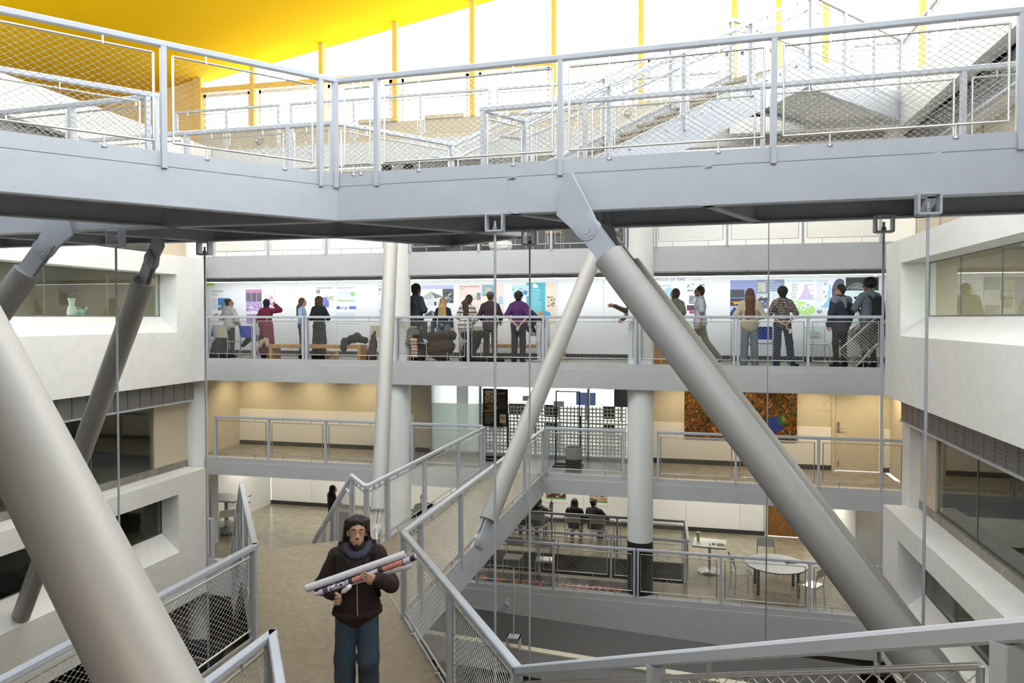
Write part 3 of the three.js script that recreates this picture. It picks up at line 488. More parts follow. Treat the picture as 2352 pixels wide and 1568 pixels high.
// lower crossing (level of the second gallery)
const p2 = (x, y) => flatY(atY(x, y, L2 + 1.05), L2);
const D = { R: p2(930, 1222), L: p2(585, 1252), F: p2(840, 1117), Q: p2(620, 1452), P: p2(1190, 1535), RF: p2(1250, 996), LF: p2(1110, 986), F2: p2(808, 1091), L2: p2(555, 1112), LN: p2(0, 1562), QN: p2(450, 1570), PN: p2(650, 1570) };
D.RF.z = D.LF.z = ZB; D.R.x = (D.R.x + D.Q.x) / 2; D.Q.x = D.R.x; D.RF.x = D.R.x + 0.12; D.LF.x = D.F.x + 0.15;
const dg = D.P.clone().sub(D.R).normalize();                     // direction of the diagonal towards the camera
const dn = V(-dg.z, 0, dg.x); if (dn.dot(D.Q.clone().sub(D.R)) < 0) dn.negate();
const dw = D.Q.clone().sub(D.R).dot(dn);
D.P2 = D.P.clone().addScaledVector(dn, dw);
const LNE = extZ(D.L, V(D.L.x, L2, -4), 1.5), QNE = V(D.Q.x, L2, 1.5);
{
  const g = thing('footbridge', 'lower steel footbridge crossing with a chequered metal deck', 'footbridge', D.R);
  const dk = (...p) => part(g, 'deck_plate', slab(xz(...p), L2 - 0.05, L2), M.deck);
  dk(D.L, D.Q, D.R, D.F); dk(D.F, D.R, D.RF, D.LF); dk(LNE, QNE, D.Q, D.L); dk(D.Q, D.P2, D.P, D.R); dk(D.L2, D.L, D.F, D.F2);
  part(g, 'deck_joint', [bar(D.L.clone().add(V(0, 0.003, 0)), D.Q.clone().add(V(0, 0.003, 0)), 0.03, 0.008, 0.002), bar(D.F.clone().add(V(0, 0.003, 0)), D.R.clone().add(V(0, 0.003, 0)), 0.03, 0.008, 0.002)], M.steelDark);
  for (const [a, b, i] of [[D.R, D.RF, D.F], [D.F, D.LF, D.R], [D.R, D.P, D.Q], [D.Q, D.P2, D.R], [D.L, LNE, D.Q], [D.Q, QNE, D.L], [D.L, D.L2, D.F], [D.F, D.F2, D.L]]) { edgeBeam(g, a, b, L2, i); curb(g, a, b, L2, i); }
  for (const [a, b] of [[D.L, D.Q], [D.Q, D.R], [D.R, D.F], [D.F, D.L]]) edgeBeam(g, a, b, L2, mid(D.L, D.R), 'cross_beam');
  const run = 5.3, up = (a) => a.clone().addScaledVector(dg, run).setY(L3), dd = D.L2.clone().sub(D.L).normalize();
  const down = (a) => a.clone().addScaledVector(dd, 5.0).setY(L1);
  stair('steel stair leading up from the lower footbridge towards the photographer', D.P, D.P2, up(D.P), up(D.P2), 15);
  stair('steel stair leading down from the lower footbridge to the lowest gallery', down(D.F2), down(D.L2), D.F2, D.L2, 15);
  railing('railing beside the man with paper rolls, turning up the stair', [D.RF, D.R, D.P, D.P.clone().addScaledVector(dg, 4.1).setY(L2 + (L3 - L2) * 4.1 / run)], { near: true, posts: [[1205, 1058, 966, 1], [0, 1035, 1], [0, 1506, 2310, 1]], hw: 0.075, hh: 0.06 });
  railing('railing on the far side of the lower footbridge, turning down the stair', [D.LF, D.F, D.F2, lerp(D.F2, down(D.F2), 0.94)], { near: true, posts: [[1053, 975, 890, 1], 1, 3] });
  railing('railing between the bare deck and the large foreground strut, turning down the stair', [LNE, D.L, D.L2, lerp(D.L2, down(D.L2), 0.94)], { near: true, posts: [[0, 235, 525, 1], 2, 3], hw: 0.075 });
  railing('short cornered railing on the lower deck below the large strut', [QNE, D.Q, lerp(D.Q, D.P2, 0.98)], { near: true, posts: [4, 1], hw: 0.075 });
  for (const [a, s, lab] of [[D.F2, 1, 'round grab rail of the stair going down, beside the woman with long hair'], [D.L2, -1, 'round grab rail of the stair going down, beside the small table']]) {
    const b = lerp(a, down(a), 0.94), nn = mid(D.F2, D.L2).sub(a).normalize().multiplyScalar(0.09), A = a.clone().add(nn).add(V(0, 0.83, 0)), B2 = b.clone().add(nn).add(V(0, 0.83, 0)), gg = thing('grab_rail', lab, 'handrail', a.clone());
    part(gg, 'rail', [rod(A.clone().addScaledVector(dd, -0.3), A, 0.021, 10), rod(A, B2, 0.021, 10)], M.steel); part(gg, 'bracket', [0.1, 0.5, 0.9].map((t) => rod(lerp(A, B2, t), lerp(A, B2, t).sub(nn), 0.008, 6)), M.stainless);
  }
}
// ---------- diagonal struts ----------
function strut(label, p, q, r, o = {}) { // p: pin at the top, q: foot
  const g = thing('diagonal_strut', label, 'strut', q.clone().setY(Math.min(p.y, q.y))), ax = q.clone().sub(p).normalize(), hd = V(ax.x, 0, ax.z).normalize(), nr = V(-hd.z, 0, hd.x);
  const end = (pin, dir, side) => { // fork of two plates with a pin, and the bridge gusset
    const s = side || nr, e = pin.clone().addScaledVector(dir, 0.34);
    const gus = [], lift = UP1.clone().multiplyScalar(dir.y > 0 ? -1 : 1), w = s.clone().cross(dir).normalize(); if (w.dot(UP1) < 0) w.negate();
    for (const k of [-0.035, 0.035]) gus.push(prism(pin.clone().addScaledVector(dir, -0.12).addScaledVector(s, k), pin.clone().addScaledVector(dir, 0.42).addScaledVector(s, k), [[-0.012, -0.1], [0.012, -0.1], [0.012, 0.1], [-0.012, 0.1]], s));
    part(g, 'fork_plate', gus, M.steel);
    part(g, 'pin', [rod(pin.clone().addScaledVector(s, -0.075), pin.clone().addScaledVector(s, 0.075), 0.05, 24), rod(pin.clone().addScaledVector(s, -0.065), pin.clone().addScaledVector(s, 0.065), 0.085, 24), rod(pin.clone().addScaledVector(s, -0.057), pin.clone().addScaledVector(s, 0.057), 0.11, 24)], M.steel);
    const dn2 = dir.y > 0 ? -1 : 1, hh2 = V(dir.x, 0, dir.z).normalize(), sh = new THREE.Shape([[-0.25, 0.555], [-0.35, 0.165], [-0.17, 0.01], [-0.12, -0.06], [-0.06, -0.1], [0, -0.11], [0.06, -0.09], [0.1, -0.04], [0.1, 0.02], [0.05, 0.135], [-0.185, 0.56]].map(([x, y]) => new THREE.Vector2(x, y * dn2)));
    const ge = new THREE.ExtrudeGeometry(sh, { depth: 0.03, bevelEnabled: true, bevelSize: 0.004, bevelThickness: 0.004, bevelSegments: 1 }); ge.translate(0, 0, -0.015);
    ge.applyMatrix4(new THREE.Matrix4().makeBasis(hh2, UP1, hh2.clone().cross(UP1))); ge.translate(pin.x, pin.y, pin.z);
    part(g, 'gusset_plate', flat(ge), M.steel);
    return e;
  };
  const a = end(p, ax, o.side), b = o.footPin ? end(q, ax.clone().negate(), o.side) : q;
  part(g, 'tube', flat(toCreasedNormals(new THREE.CylinderGeometry(r, r, a.distanceTo(b), 40, 1).applyQuaternion(new THREE.Quaternion().setFromUnitVectors(UP1, ax.clone().negate())).translate((a.x + b.x) / 2, (a.y + b.y) / 2, (a.z + b.z) / 2), 0.6)), M.strut, 'smooth silver painted tube');
  return g;
}
{
  const T1 = atD(1353, 527, 7.0), dA = V(2.35, -3.13, 0.82), q1 = atD(2041, 1437, 5.66), d1 = q1.clone().sub(T1).normalize();
  strut('thick silver strut running down from the upper footbridge to the sloping ledge', T1, T1.clone().addScaledVector(d1, 7.9), 0.152);
  const S1 = V(T1.x + 0.07, T1.y, T1.z - 1.5); strut('silver strut half hidden behind the parallel thick strut', S1, S1.clone().addScaledVector(d1, 7.2), 0.152);
  const rb = atX(1103, 1240, D.R.x + 0.1), rt = atD(1361, 600, 14.2), rd = rt.clone().sub(rb).normalize(), rtop = rb.clone().addScaledVector(rd, (ZB - rb.z) / rd.z - 0.1);
  strut('slim silver strut pinned to the lower footbridge and leaning towards the poster gallery', rb, rtop, 0.15, { gh: 0.5 });
  const lb = atD(868, 1215, 13.3), lt = atD(898, 560, 16.2), ld = lt.clone().sub(lb).normalize(), ltop = lb.clone().addScaledVector(ld, Math.min((ZB - lb.z) / ld.z, 7.5) - 0.1);
  strut('slim silver strut standing nearly upright in front of the round white column', lb, ltop, 0.15, { gh: 0.6 });
  const k3 = atD(348, 598, 9.9), f3 = atX(48, 1415, XL - 0.12); strut('silver strut footed on the sloping sill of the lower white box', k3, f3, 0.152);
  const k1 = atZ(100, 572, U.N.z + 0.12), d4 = V(-4.4, -6.1, 1.0).normalize(); strut('silver strut under the upper footbridge, in front of the vase window', k1, k1.clone().addScaledVector(d4, 6.4), 0.152);
  const fc = atD(226, 1340, 2.70), d5 = V(2.6, -2.8, 0.7).normalize(); strut('very large silver strut close to the camera crossing the corner of the lower deck', fc.clone().addScaledVector(d5, -3.2), fc.clone().addScaledVector(d5, 3.4), 0.15);
}
// ---------- hanger rods ----------
function hanger(label, px, py, z, foot, r = 0.011, ring = 0.17) {
  const c = atZ(px, py, z), g = thing('hanger_rod', label, 'hanger rod', V(c.x, foot, c.z), 'hanger rods'), s = ring / 2, w = 0.12;
  const sec = [[-s, -s, -s, s], [s, -s, s, s], [-s, -s, s, -s], [-s, s, s, s]];
  part(g, 'square_bracket', sec.map(([a, b, a2, b2]) => bar(V(c.x + a, c.y + b, c.z), V(c.x + a2, c.y + b2, c.z), 0.022, w, 0.004, Math.abs(a - a2) < 0.001 ? V(1, 0, 0) : undefined)).map((q, i) => (i < 2 ? bar(V(c.x + sec[i][0], c.y - s, c.z), V(c.x + sec[i][0], c.y + s, c.z), 0.02, w, 0.004, V(1, 0, 0)) : bar(V(c.x - s, c.y + sec[i][1], c.z), V(c.x + s, c.y + sec[i][1], c.z), w, 0.02, 0.004))), M.steel);
  part(g, 'nut', flat(new THREE.CylinderGeometry(0.025, 0.025, 0.04, 6).translate(c.x, c.y - s + 0.03, c.z)), M.steelDark);
  part(g, 'rod', rod(V(c.x, foot, c.z), V(c.x, c.y + 0.02, c.z), r, 10), M.steel);
}
hanger('hanger rod on the front beam of the upper footbridge, ahead of the poster stand', 1137, 512, U.B.z + 0.1, L1 - 1, 0.013);
hanger('hanger rod with square bracket on the back beam, beside the person in purple', 1217, 546, U.G.z + 0.05, L1 - 1.2, 0.012);
hanger('hanger rod with square bracket on the front beam, before the sloping ledge', 2132, 469, U.C.z + 0.08, 5.5, 0.013);
hanger('hanger rod with square bracket on the back beam, beside the stacked chairs', 2030, 514, U.H.z + 0.05, 2, 0.013);
hanger('hanger rod with square bracket in front of the window with the white vase', 266, 547, U.N.z + 0.1, 3, 0.013);
hanger('hanger rod with square bracket at the corner beside the poster gallery', 470, 570, U.K.z + 0.05, 1.0, 0.014);
{ const c = atZ(1766, 500, -9.6); single('thin_rod', rod(V(c.x, 2, c.z), V(c.x, L4 - 0.3, c.z), 0.008, 8), M.stainless, 'thin plain steel rod hanging in front of the woman with long brown hair', 'rod'); }
{
  const a = atY(1180, 1470, 3.55), g = thing('hanger_rod', 'short hanger rod holding a small square bracket under the lower footbridge', 'hanger rod', V(a.x, 3.4, a.z)); part(g, 'rod', rod(V(a.x, 3.5, a.z), V(a.x, L2 - 0.45, a.z), 0.011, 8), M.steel);
  part(g, 'square_bracket', [box(a.x - 0.11, a.x - 0.09, 3.4, 3.62, a.z - 0.08, a.z + 0.08), box(a.x + 0.09, a.x + 0.11, 3.4, 3.62, a.z - 0.08, a.z + 0.08), box(a.x - 0.11, a.x + 0.11, 3.6, 3.62, a.z - 0.08, a.z + 0.08)], M.steel);
  const p = atY(1040, 1463, 3.38), q = atY(1700, 1572, 3.38), e = lerp(p, q, 1.35), f = lerp(p, q, -0.7), w = thing('low_walkway', 'low walkway beam with a pale top edge under the galleries', 'walkway', flatY(p, 2.9));
  part(w, 'beam', [prism(V(f.x, 2.95, f.z), V(e.x, 2.95, e.z), [[-0.03, 0], [0.03, 0], [0.03, 0.4], [-0.03, 0.4]])], M.fascia); part(w, 'top_plate', prism(V(f.x, 3.36, f.z - 0.03), V(e.x, 3.36, e.z - 0.03), [[-0.07, 0], [0.07, 0], [0.07, 0.03], [-0.07, 0.03]]), M.cream);
  part(w, 'deck_plate', slab([[f.x, f.z], [e.x, e.z], [e.x + 0.3, e.z - 1.5], [f.x + 0.3, f.z - 1.5]], 3.2, 3.26), M.charcoal);
  const u = atY(1165, 1385, 3.3), v = atY(985, 1600, 1.2); const h = thing('sloping_rail', 'pale sloping steel rail below the lower footbridge', 'handrail', flatY(v, 1.1)); part(h, 'rail', bar(u, v, 0.07, 0.1, 0.01), M.steel); part(h, 'end_plate', box(u.x - 0.05, u.x + 0.05, u.y - 0.12, u.y + 0.08, u.z - 0.06, u.z - 0.04), M.cream);
}
// ---------- smooth bodies: distance fields meshed with surface nets ----------
function sdfMesh(prims, cell, k = 0.03, cut = []) {
  let lo = [1e9, 1e9, 1e9], hi = [-1e9, -1e9, -1e9];
  for (const p of prims) for (let i = 0; i < 3; i++) { const a = p.c ? p.c[i] - Math.max(...p.r) : Math.min(p.a[i] - p.ra, p.b[i] - p.rb), b = p.c ? p.c[i] + Math.max(...p.r) : Math.max(p.a[i] + p.ra, p.b[i] + p.rb); lo[i] = Math.min(lo[i], a); hi[i] = Math.max(hi[i], b); }
  const N = [0, 0, 0]; for (let i = 0; i < 3; i++) { lo[i] -= 3 * cell + k * 0.3; N[i] = Math.ceil((hi[i] + 3 * cell + k * 0.3 - lo[i]) / cell) + 1; }
  const [nx, ny, nz] = N, g = new Float32Array(nx * ny * nz).fill(1), id = (x, y, z) => x + nx * (y + ny * z);
  const apply = (p, op) => {
    const m = k + 3 * cell, pl = [], ph = [];
    for (let i = 0; i < 3; i++) { const a = p.c ? p.c[i] - Math.max(...p.r) : Math.min(p.a[i] - p.ra, p.b[i] - p.rb), b = p.c ? p.c[i] + Math.max(...p.r) : Math.max(p.a[i] + p.ra, p.b[i] + p.rb); pl[i] = Math.max(0, Math.floor((a - m - lo[i]) / cell)); ph[i] = Math.min(N[i] - 1, Math.ceil((b + m - lo[i]) / cell)); }
    let dx, dy, dz, dd; if (!p.c) { dx = p.b[0] - p.a[0]; dy = p.b[1] - p.a[1]; dz = p.b[2] - p.a[2]; dd = dx * dx + dy * dy + dz * dz || 1e-9; }
    const kk = p.k ?? k, fx = p.f ? p.f[0] : 1, fz = p.f ? p.f[1] : 1;
    for (let z = pl[2]; z <= ph[2]; z++) for (let y = pl[1]; y <= ph[1]; y++) for (let x = pl[0]; x <= ph[0]; x++) {
      const X = lo[0] + x * cell, Y = lo[1] + y * cell, Z = lo[2] + z * cell; let d;
      if (p.c) { const ex = (X - p.c[0]) / p.r[0], ey = (Y - p.c[1]) / p.r[1], ez = (Z - p.c[2]) / p.r[2], q = Math.sqrt(ex * ex + ey * ey + ez * ez), q2 = Math.sqrt((ex / p.r[0]) ** 2 + (ey / p.r[1]) ** 2 + (ez / p.r[2]) ** 2); d = q2 > 1e-6 ? q * (q - 1) / q2 : -Math.min(...p.r); }
      else { let t = ((X - p.a[0]) * dx + (Y - p.a[1]) * dy + (Z - p.a[2]) * dz) / dd; t = t < 0 ? 0 : t > 1 ? 1 : t; const qx = (X - p.a[0] - dx * t) * fx, qy = Y - p.a[1] - dy * t, qz = (Z - p.a[2] - dz * t) * fz; d = Math.sqrt(qx * qx + qy * qy + qz * qz) - (p.ra + (p.rb - p.ra) * t); }
      if (p.n) d += p.n * noise.noise(X * (p.nf || 14), Y * (p.nf || 14), Z * (p.nf || 14));
      const i = id(x, y, z), v = g[i];
      if (op) { const h = Math.max(kk - Math.abs(v + d), 0) / kk; g[i] = Math.max(v, -d) + h * h * kk * 0.25; } else { const h = Math.max(kk - Math.abs(v - d), 0) / kk; g[i] = Math.min(v, d) - h * h * kk * 0.25; }
    }
  };
  prims.forEach((p) => apply(p, 0)); cut.forEach((p) => apply(p, 1));
  const vi = new Int32Array(nx * ny * nz).fill(-1), pos = [], idx = [], E = [[0, 1], [0, 2], [0, 4], [1, 3], [1, 5], [2, 3], [2, 6], [3, 7], [4, 5], [4, 6], [5, 7], [6, 7]], v8 = new Float32Array(8);
  for (let z = 0; z < nz - 1; z++) for (let y = 0; y < ny - 1; y++) for (let x = 0; x < nx - 1; x++) {
    let m = 0; for (let c = 0; c < 8; c++) { v8[c] = g[id(x + (c & 1), y + ((c >> 1) & 1), z + (c >> 2))]; if (v8[c] < 0) m++; }
    if (m === 0 || m === 8) continue; let sx = 0, sy = 0, sz = 0, n = 0;
    for (const [a, b] of E) { if (v8[a] < 0 === v8[b] < 0) continue; const t = v8[a] / (v8[a] - v8[b]); sx += (a & 1) + ((b & 1) - (a & 1)) * t; sy += ((a >> 1) & 1) + (((b >> 1) & 1) - ((a >> 1) & 1)) * t; sz += (a >> 2) + ((b >> 2) - (a >> 2)) * t; n++; }
    vi[id(x, y, z)] = pos.length / 3; pos.push(lo[0] + (x + sx / n) * cell, lo[1] + (y + sy / n) * cell, lo[2] + (z + sz / n) * cell);
  }
  const quadI = (a, b, c, d, f) => { if (a < 0 || b < 0 || c < 0 || d < 0) return; if (f) idx.push(a, b, c, a, c, d); else idx.push(a, c, b, a, d, c); };
  for (let z = 1; z < nz - 1; z++) for (let y = 1; y < ny - 1; y++) for (let x = 1; x < nx - 1; x++) {
    const s = g[id(x, y, z)] < 0;
    if (s !== g[id(x + 1, y, z)] < 0) quadI(vi[id(x, y - 1, z - 1)], vi[id(x, y, z - 1)], vi[id(x, y, z)], vi[id(x, y - 1, z)], s);
    if (s !== g[id(x, y + 1, z)] < 0) quadI(vi[id(x - 1, y, z - 1)], vi[id(x - 1, y, z)], vi[id(x, y, z)], vi[id(x, y, z - 1)], s);
    if (s !== g[id(x, y, z + 1)] < 0) quadI(vi[id(x - 1, y - 1, z)], vi[id(x, y - 1, z)], vi[id(x, y, z)], vi[id(x - 1, y, z)], s);
  }
  const geo = new THREE.BufferGeometry(); geo.setAttribute('position', new THREE.BufferAttribute(new Float32Array(pos), 3)); geo.setIndex(idx); geo.computeVertexNormals();
  const uv = new Float32Array(pos.length / 3 * 2); for (let i = 0; i < pos.length / 3; i++) { uv[2 * i] = pos[3 * i] + pos[3 * i + 2] * 0.6; uv[2 * i + 1] = pos[3 * i + 1]; } geo.setAttribute('uv', new THREE.BufferAttribute(uv, 2));
  return geo;
}
const cap = (a, b, ra, rb = ra, x = {}) => ({ a, b, ra, rb, ...x });
const ell = (c, r, x = {}) => ({ c, r, ...x });
const mixp = (a, b, t) => a.map((v, i) => v + (b[i] - v) * t);
const addp = (a, b) => a.map((v, i) => v + b[i]);
const clothBump = dataTex(128, 128, (u, v) => grey(clampB(128 + 60 * Math.sin(u * 2 * Math.PI * 32) * Math.sin(v * 2 * Math.PI * 32) + 60 * tile(u, v, 3, 2))), false, 4);
const clothMats = {};
function cloth(r, g, b, o = {}) { const key = [r, g, b, o.key].join(); return clothMats[key] ??= Object.assign(new THREE.MeshPhysicalMaterial({ color: C(r, g, b), roughness: 0.9, bumpMap: clothBump, bumpScale: 0.0015, sheen: 0.25, sheenRoughness: 0.6, ...o.m }), { name: 'cloth_' + Object.keys(clothMats).length }); }
const SKIN = [C(0.55, 0.32, 0.22), C(0.42, 0.22, 0.14), C(0.24, 0.12, 0.07), C(0.16, 0.08, 0.05)].map((c, i) => mat('skin' + i, { color: c, roughness: 0.55, sheen: 0.1 }));
const hairMat = (r, g, b) => cloth(r, g, b, { key: 'hair', m: { roughness: 0.55, bumpMap: hairBump, bumpScale: 0.004, sheen: 0 } });
const hairBump = dataTex(128, 64, (u, v) => grey(clampB(128 + 90 * Math.sin(u * 2 * Math.PI * 22 + 2 * tile(u, v, 2, 3)) + 50 * (rnd() - 0.5))), false, 3);
function handPrims(w, dir, side, thumb, curl = 0.5, s = 1) { // wrist, pointing direction, palm side vector (across), thumb direction sign
  const D3 = V(...dir).normalize(), S3 = V(...side).normalize(), N3 = D3.clone().cross(S3).normalize(), W = V(...w), P = (l, a, n) => { const v = W.clone().addScaledVector(D3, l * s).addScaledVector(S3, a * s).addScaledVector(N3, n * s); return [v.x, v.y, v.z]; };
  const out = [cap(P(-0.03, 0, 0), P(0.03, 0, 0), 0.025 * s, 0.026 * s), cap(P(0.03, -0.018, 0), P(0.08, -0.026, 0), 0.017 * s, 0.015 * s), cap(P(0.03, 0.018, 0), P(0.08, 0.026, 0), 0.017 * s, 0.015 * s), cap(P(0.03, 0, 0), P(0.082, 0, 0), 0.018 * s, 0.016 * s)];
  [[-0.03, 0.062], [-0.010, 0.078], [0.011, 0.072], [0.031, 0.055]].forEach(([a, l], i) => { const b = 0.088 - Math.abs(i - 1.3) * 0.004, c1 = l * 0.5; out.push(cap(P(b - 0.01, a, 0), P(b + c1 * Math.cos(curl), a * 1.08, c1 * Math.sin(curl)), 0.0095 * s, 0.0088 * s, { k: 0.008 })); out.push(cap(P(b + c1 * Math.cos(curl), a * 1.08, c1 * Math.sin(curl)), P(b + c1 * Math.cos(curl) + c1 * Math.cos(curl * 2.3), a * 1.1, c1 * Math.sin(curl) + c1 * Math.sin(curl * 2.3)), 0.0088 * s, 0.0078 * s, { k: 0.006 })); });
  const t = -thumb; out.push(cap(P(0.02, 0.022 * t, 0.004), P(0.055, 0.048 * t, 0.018), 0.014 * s, 0.011 * s, { k: 0.012 })); out.push(cap(P(0.055, 0.048 * t, 0.018), P(0.085, 0.055 * t, 0.028), 0.0105 * s, 0.0085 * s, { k: 0.006 }));
  return out;
}
function headPrims(c, f, up, s = 1, jw = 1) { // centre, facing, up
  const Fv = V(...f).normalize(), Rv = V(...up).cross(Fv).normalize(), Uv = Fv.clone().cross(Rv).normalize(), P = (r, u, w) => { const v = V(...c).addScaledVector(Rv, r * s).addScaledVector(Uv, u * s).addScaledVector(Fv, w * s); return [v.x, v.y, v.z]; };
  return { P, prims: [ell(P(0, 0.025, -0.012), [0.078 * s, 0.095 * s, 0.078 * s].map((v, i) => v + 0.016 * s * Math.abs([Fv.x, 0, Fv.z][i]))), cap(P(0, 0.03, 0.03), P(0, -0.05, 0.05), 0.062 * s, 0.05 * s), cap(P(-0.035 * jw, -0.055, 0.03), P(0.035 * jw, -0.055, 0.03), 0.038 * s * jw, 0.038 * s * jw), cap(P(0, -0.085, 0.062), P(0, -0.075, 0.045), 0.026 * s, 0.03 * s), cap(P(0, 0.012, 0.092), P(0, -0.018, 0.112), 0.008 * s, 0.0135 * s, { k: 0.014 * s }), cap(P(-0.035, 0.03, 0.084), P(0.035, 0.03, 0.084), 0.012 * s, 0.012 * s), cap(P(-0.018, -0.052, 0.09), P(0.018, -0.052, 0.09), 0.009 * s, 0.009 * s, { k: 0.01 }), ell(P(0.078, -0.005, -0.004), [0.012 * s, 0.03 * s, 0.018 * s], { k: 0.008 }), ell(P(-0.078, -0.005, -0.004), [0.012 * s, 0.03 * s, 0.018 * s], { k: 0.008 })], cut: [ell(P(0.031, 0.012, 0.1), [0.014 * s, 0.009 * s, 0.014 * s]), ell(P(-0.031, 0.012, 0.1), [0.014 * s, 0.009 * s, 0.014 * s])] };
}
const J0 = { head: [0, 1.61, 0.02], neck: [0, 1.46, -0.01], chest: [0, 1.3, 0], waist: [0, 1.08, 0], pel: [0, 0.95, 0], lS: [0.165, 1.39, -0.01], rS: [-0.165, 1.39, -0.01], lE: [0.24, 1.13, -0.03], rE: [-0.24, 1.13, -0.03], lW: [0.25, 0.89, 0.05], rW: [-0.25, 0.89, 0.05], lH: [0.09, 0.92, 0], rH: [-0.09, 0.92, 0], lK: [0.1, 0.5, 0.02], rK: [-0.1, 0.5, 0.02], lA: [0.11, 0.085, -0.02], rA: [-0.11, 0.085, -0.02] };
const UPPER = ['head', 'neck', 'chest', 'waist', 'lS', 'rS', 'lE', 'rE', 'lW', 'rW'];
function person(o) {
  const g = thing('person', o.label, 'person', o.pos, o.group); g.rotation.y = o.yaw; const s = (o.h || 1.72) / 1.75, fem = o.fem ? 0.93 : 1, J = {};
  for (const k in J0) J[k] = (o.j?.[k] ?? J0[k]).map((v) => v);
  if (o.fem && !o.j?.lS) { J.lS = [0.15, 1.39, -0.01]; J.rS = [-0.15, 1.39, -0.01]; }
  const rot = new THREE.Euler(o.lean || 0, o.twist || 0, o.side || 0); for (const k of UPPER) { const v = V(...J[k]).sub(V(0, 0.95, 0)).applyEuler(rot).add(V(0, 0.95, 0)); J[k] = [v.x, v.y, v.z]; }
  for (const k in J) J[k] = J[k].map((v) => v * s);
  let hf = V(0, 0, 1).applyEuler(rot), hu = V(0, 1, 0).applyEuler(rot); if (o.head) { const e = new THREE.Euler(o.head[0], o.head[1], o.head[2] || 0, 'YXZ'); hf = V(0, 0, 1).applyEuler(e).applyEuler(rot); hu = V(0, 1, 0).applyEuler(e).applyEuler(rot); }
  const r = (v) => v * s * (o.bulk || 1), hp = headPrims(J.head, hf.toArray(), hu.toArray(), s * (o.headScale || 0.98), o.jaw), cell = o.cell || 0.018;
  const toe = (A, dx) => { const t = o.toes?.[dx > 0 ? 0 : 1] || [dx * 0.02, -0.055, 0.14]; return addp(A, t.map((v) => v * s)); };
  // body: one surface, finer at the head and hands
  const torso = (inf) => [cap(mixp(J.neck, J.lS, 0.15), J.lS, r(0.06) + inf * 0.6, r(0.04) + inf), cap(mixp(J.neck, J.rS, 0.15), J.rS, r(0.06) + inf * 0.6, r(0.04) + inf), cap(J.chest, J.waist, r(0.125) * fem + inf, r(0.108) * fem + inf, { f: [0.82, 1.15] }), cap(J.chest, mixp(J.chest, J.neck, 0.6), r(0.125) * fem + inf, r(0.09) + inf, { f: [0.8, 1.15] }), cap(J.waist, J.pel, r(0.112) * fem + inf, r(0.128) + inf, { f: [0.85, 1.1] })];
  const leg = (H, K, A, inf, w) => [cap(H, K, r(0.078) + inf, r(0.052) + inf * (w || 1)), cap(K, A, r(0.052) + inf * (w || 1), r(0.037) + inf * (w || 1) * 1.3)];
  const arm = (S, E, W, inf) => [cap(S, E, r(0.045) + inf, r(0.036) + inf), cap(E, W, r(0.036) + inf, r(0.024) + inf)];
  const body = [cap(J.neck, mixp(J.neck, J.head, 0.7), r(0.05), r(0.052)), ...torso(-0.008), ...leg(J.lH, J.lK, J.lA, -0.006), ...leg(J.rH, J.rK, J.rA, -0.006), ...arm(J.lS, J.lE, J.lW, -0.004), ...arm(J.rS, J.rE, J.rW, -0.004)];
  const geos = [sdfMesh(body, cell, 0.04 * s), sdfMesh([...hp.prims, cap(J.neck, mixp(J.neck, J.head, 0.8), r(0.05), r(0.05))], o.headCell || 0.009, 0.02 * s, hp.cut)];
  for (const [W, E, nm, th] of [[J.lW, J.lE, 'lHand', 1], [J.rW, J.rE, 'rHand', -1]]) { const hd = o[nm] || {}; if (hd === 'none') continue; const d = hd.dir || W.map((v, i) => v - E[i]); const sd = hd.side || V(...d).cross(V(1, 0, 0.2)).toArray(); geos.push(sdfMesh(handPrims(W, d, sd, (hd.thumb ?? th), hd.curl ?? 0.5, s * fem), o.handCell || 0.007, 0.014)); }
  lpart(g, 'body', mergeGeometries(geos), SKIN[o.skin ?? 0]);
  // clothes
  const T = o.top, sl = T.sleeve ?? 1, clip = (E, W) => (sl >= 1 ? mixp(E, W, Math.min(0.96, sl)) : mixp(E, W, 0.03));
  const topP = [...torso(T.inf ?? 0.012)]; for (const [S, E, W] of [[J.lS, J.lE, J.lW], [J.rS, J.rE, J.rW]]) { const i2 = (T.inf ?? 0.012) + 0.004; if (sl >= 1) topP.push(cap(S, E, r(0.047) + i2, r(0.038) + i2), cap(E, clip(E, W), r(0.038) + i2, r(0.027) + i2)); else topP.push(cap(S, mixp(S, E, sl), r(0.047) + i2, r(0.042) + i2)); }
  topP.push(cap(mixp(J.chest, J.neck, 0.6), mixp(J.chest, J.neck, 0.95), r(0.07), r(0.058))); if (T.hem) topP.push(cap(J.pel, addp(J.pel, [0, -T.hem * s, 0]), r(0.135) + (T.inf ?? 0.012), r(0.14) + (T.hemFlare ?? 0.012), { f: [0.82, 1.05] }));
  topP.forEach((p) => { p.n = 0.006; p.nf = 11; });
  lpart(g, T.name || 'top', sdfMesh(topP, cell, 0.035 * s), T.mat);
  if (o.pants) { const i3 = o.pants.inf ?? 0.01, P = [cap(J.lH, J.rH, r(0.082) + i3, r(0.082) + i3), cap(mixp(J.pel, J.waist, 0.35), J.pel, r(0.115) + i3, r(0.12) + i3, { f: [0.85, 1.05] }), ...leg(J.lH, J.lK, addp(J.lA, [0, -0.03 * s, 0]), i3, o.pants.w ?? 1.4), ...leg(J.rH, J.rK, addp(J.rA, [0, -0.03 * s, 0]), i3, o.pants.w ?? 1.4)]; P.forEach((p) => { p.n = 0.006; p.nf = 12; }); lpart(g, 'trousers', sdfMesh(P, cell, 0.03 * s), o.pants.mat); }
  if (o.skirt) lpart(g, 'skirt', sdfMesh(o.skirt(J, s), cell, 0.04), o.skirtMat);
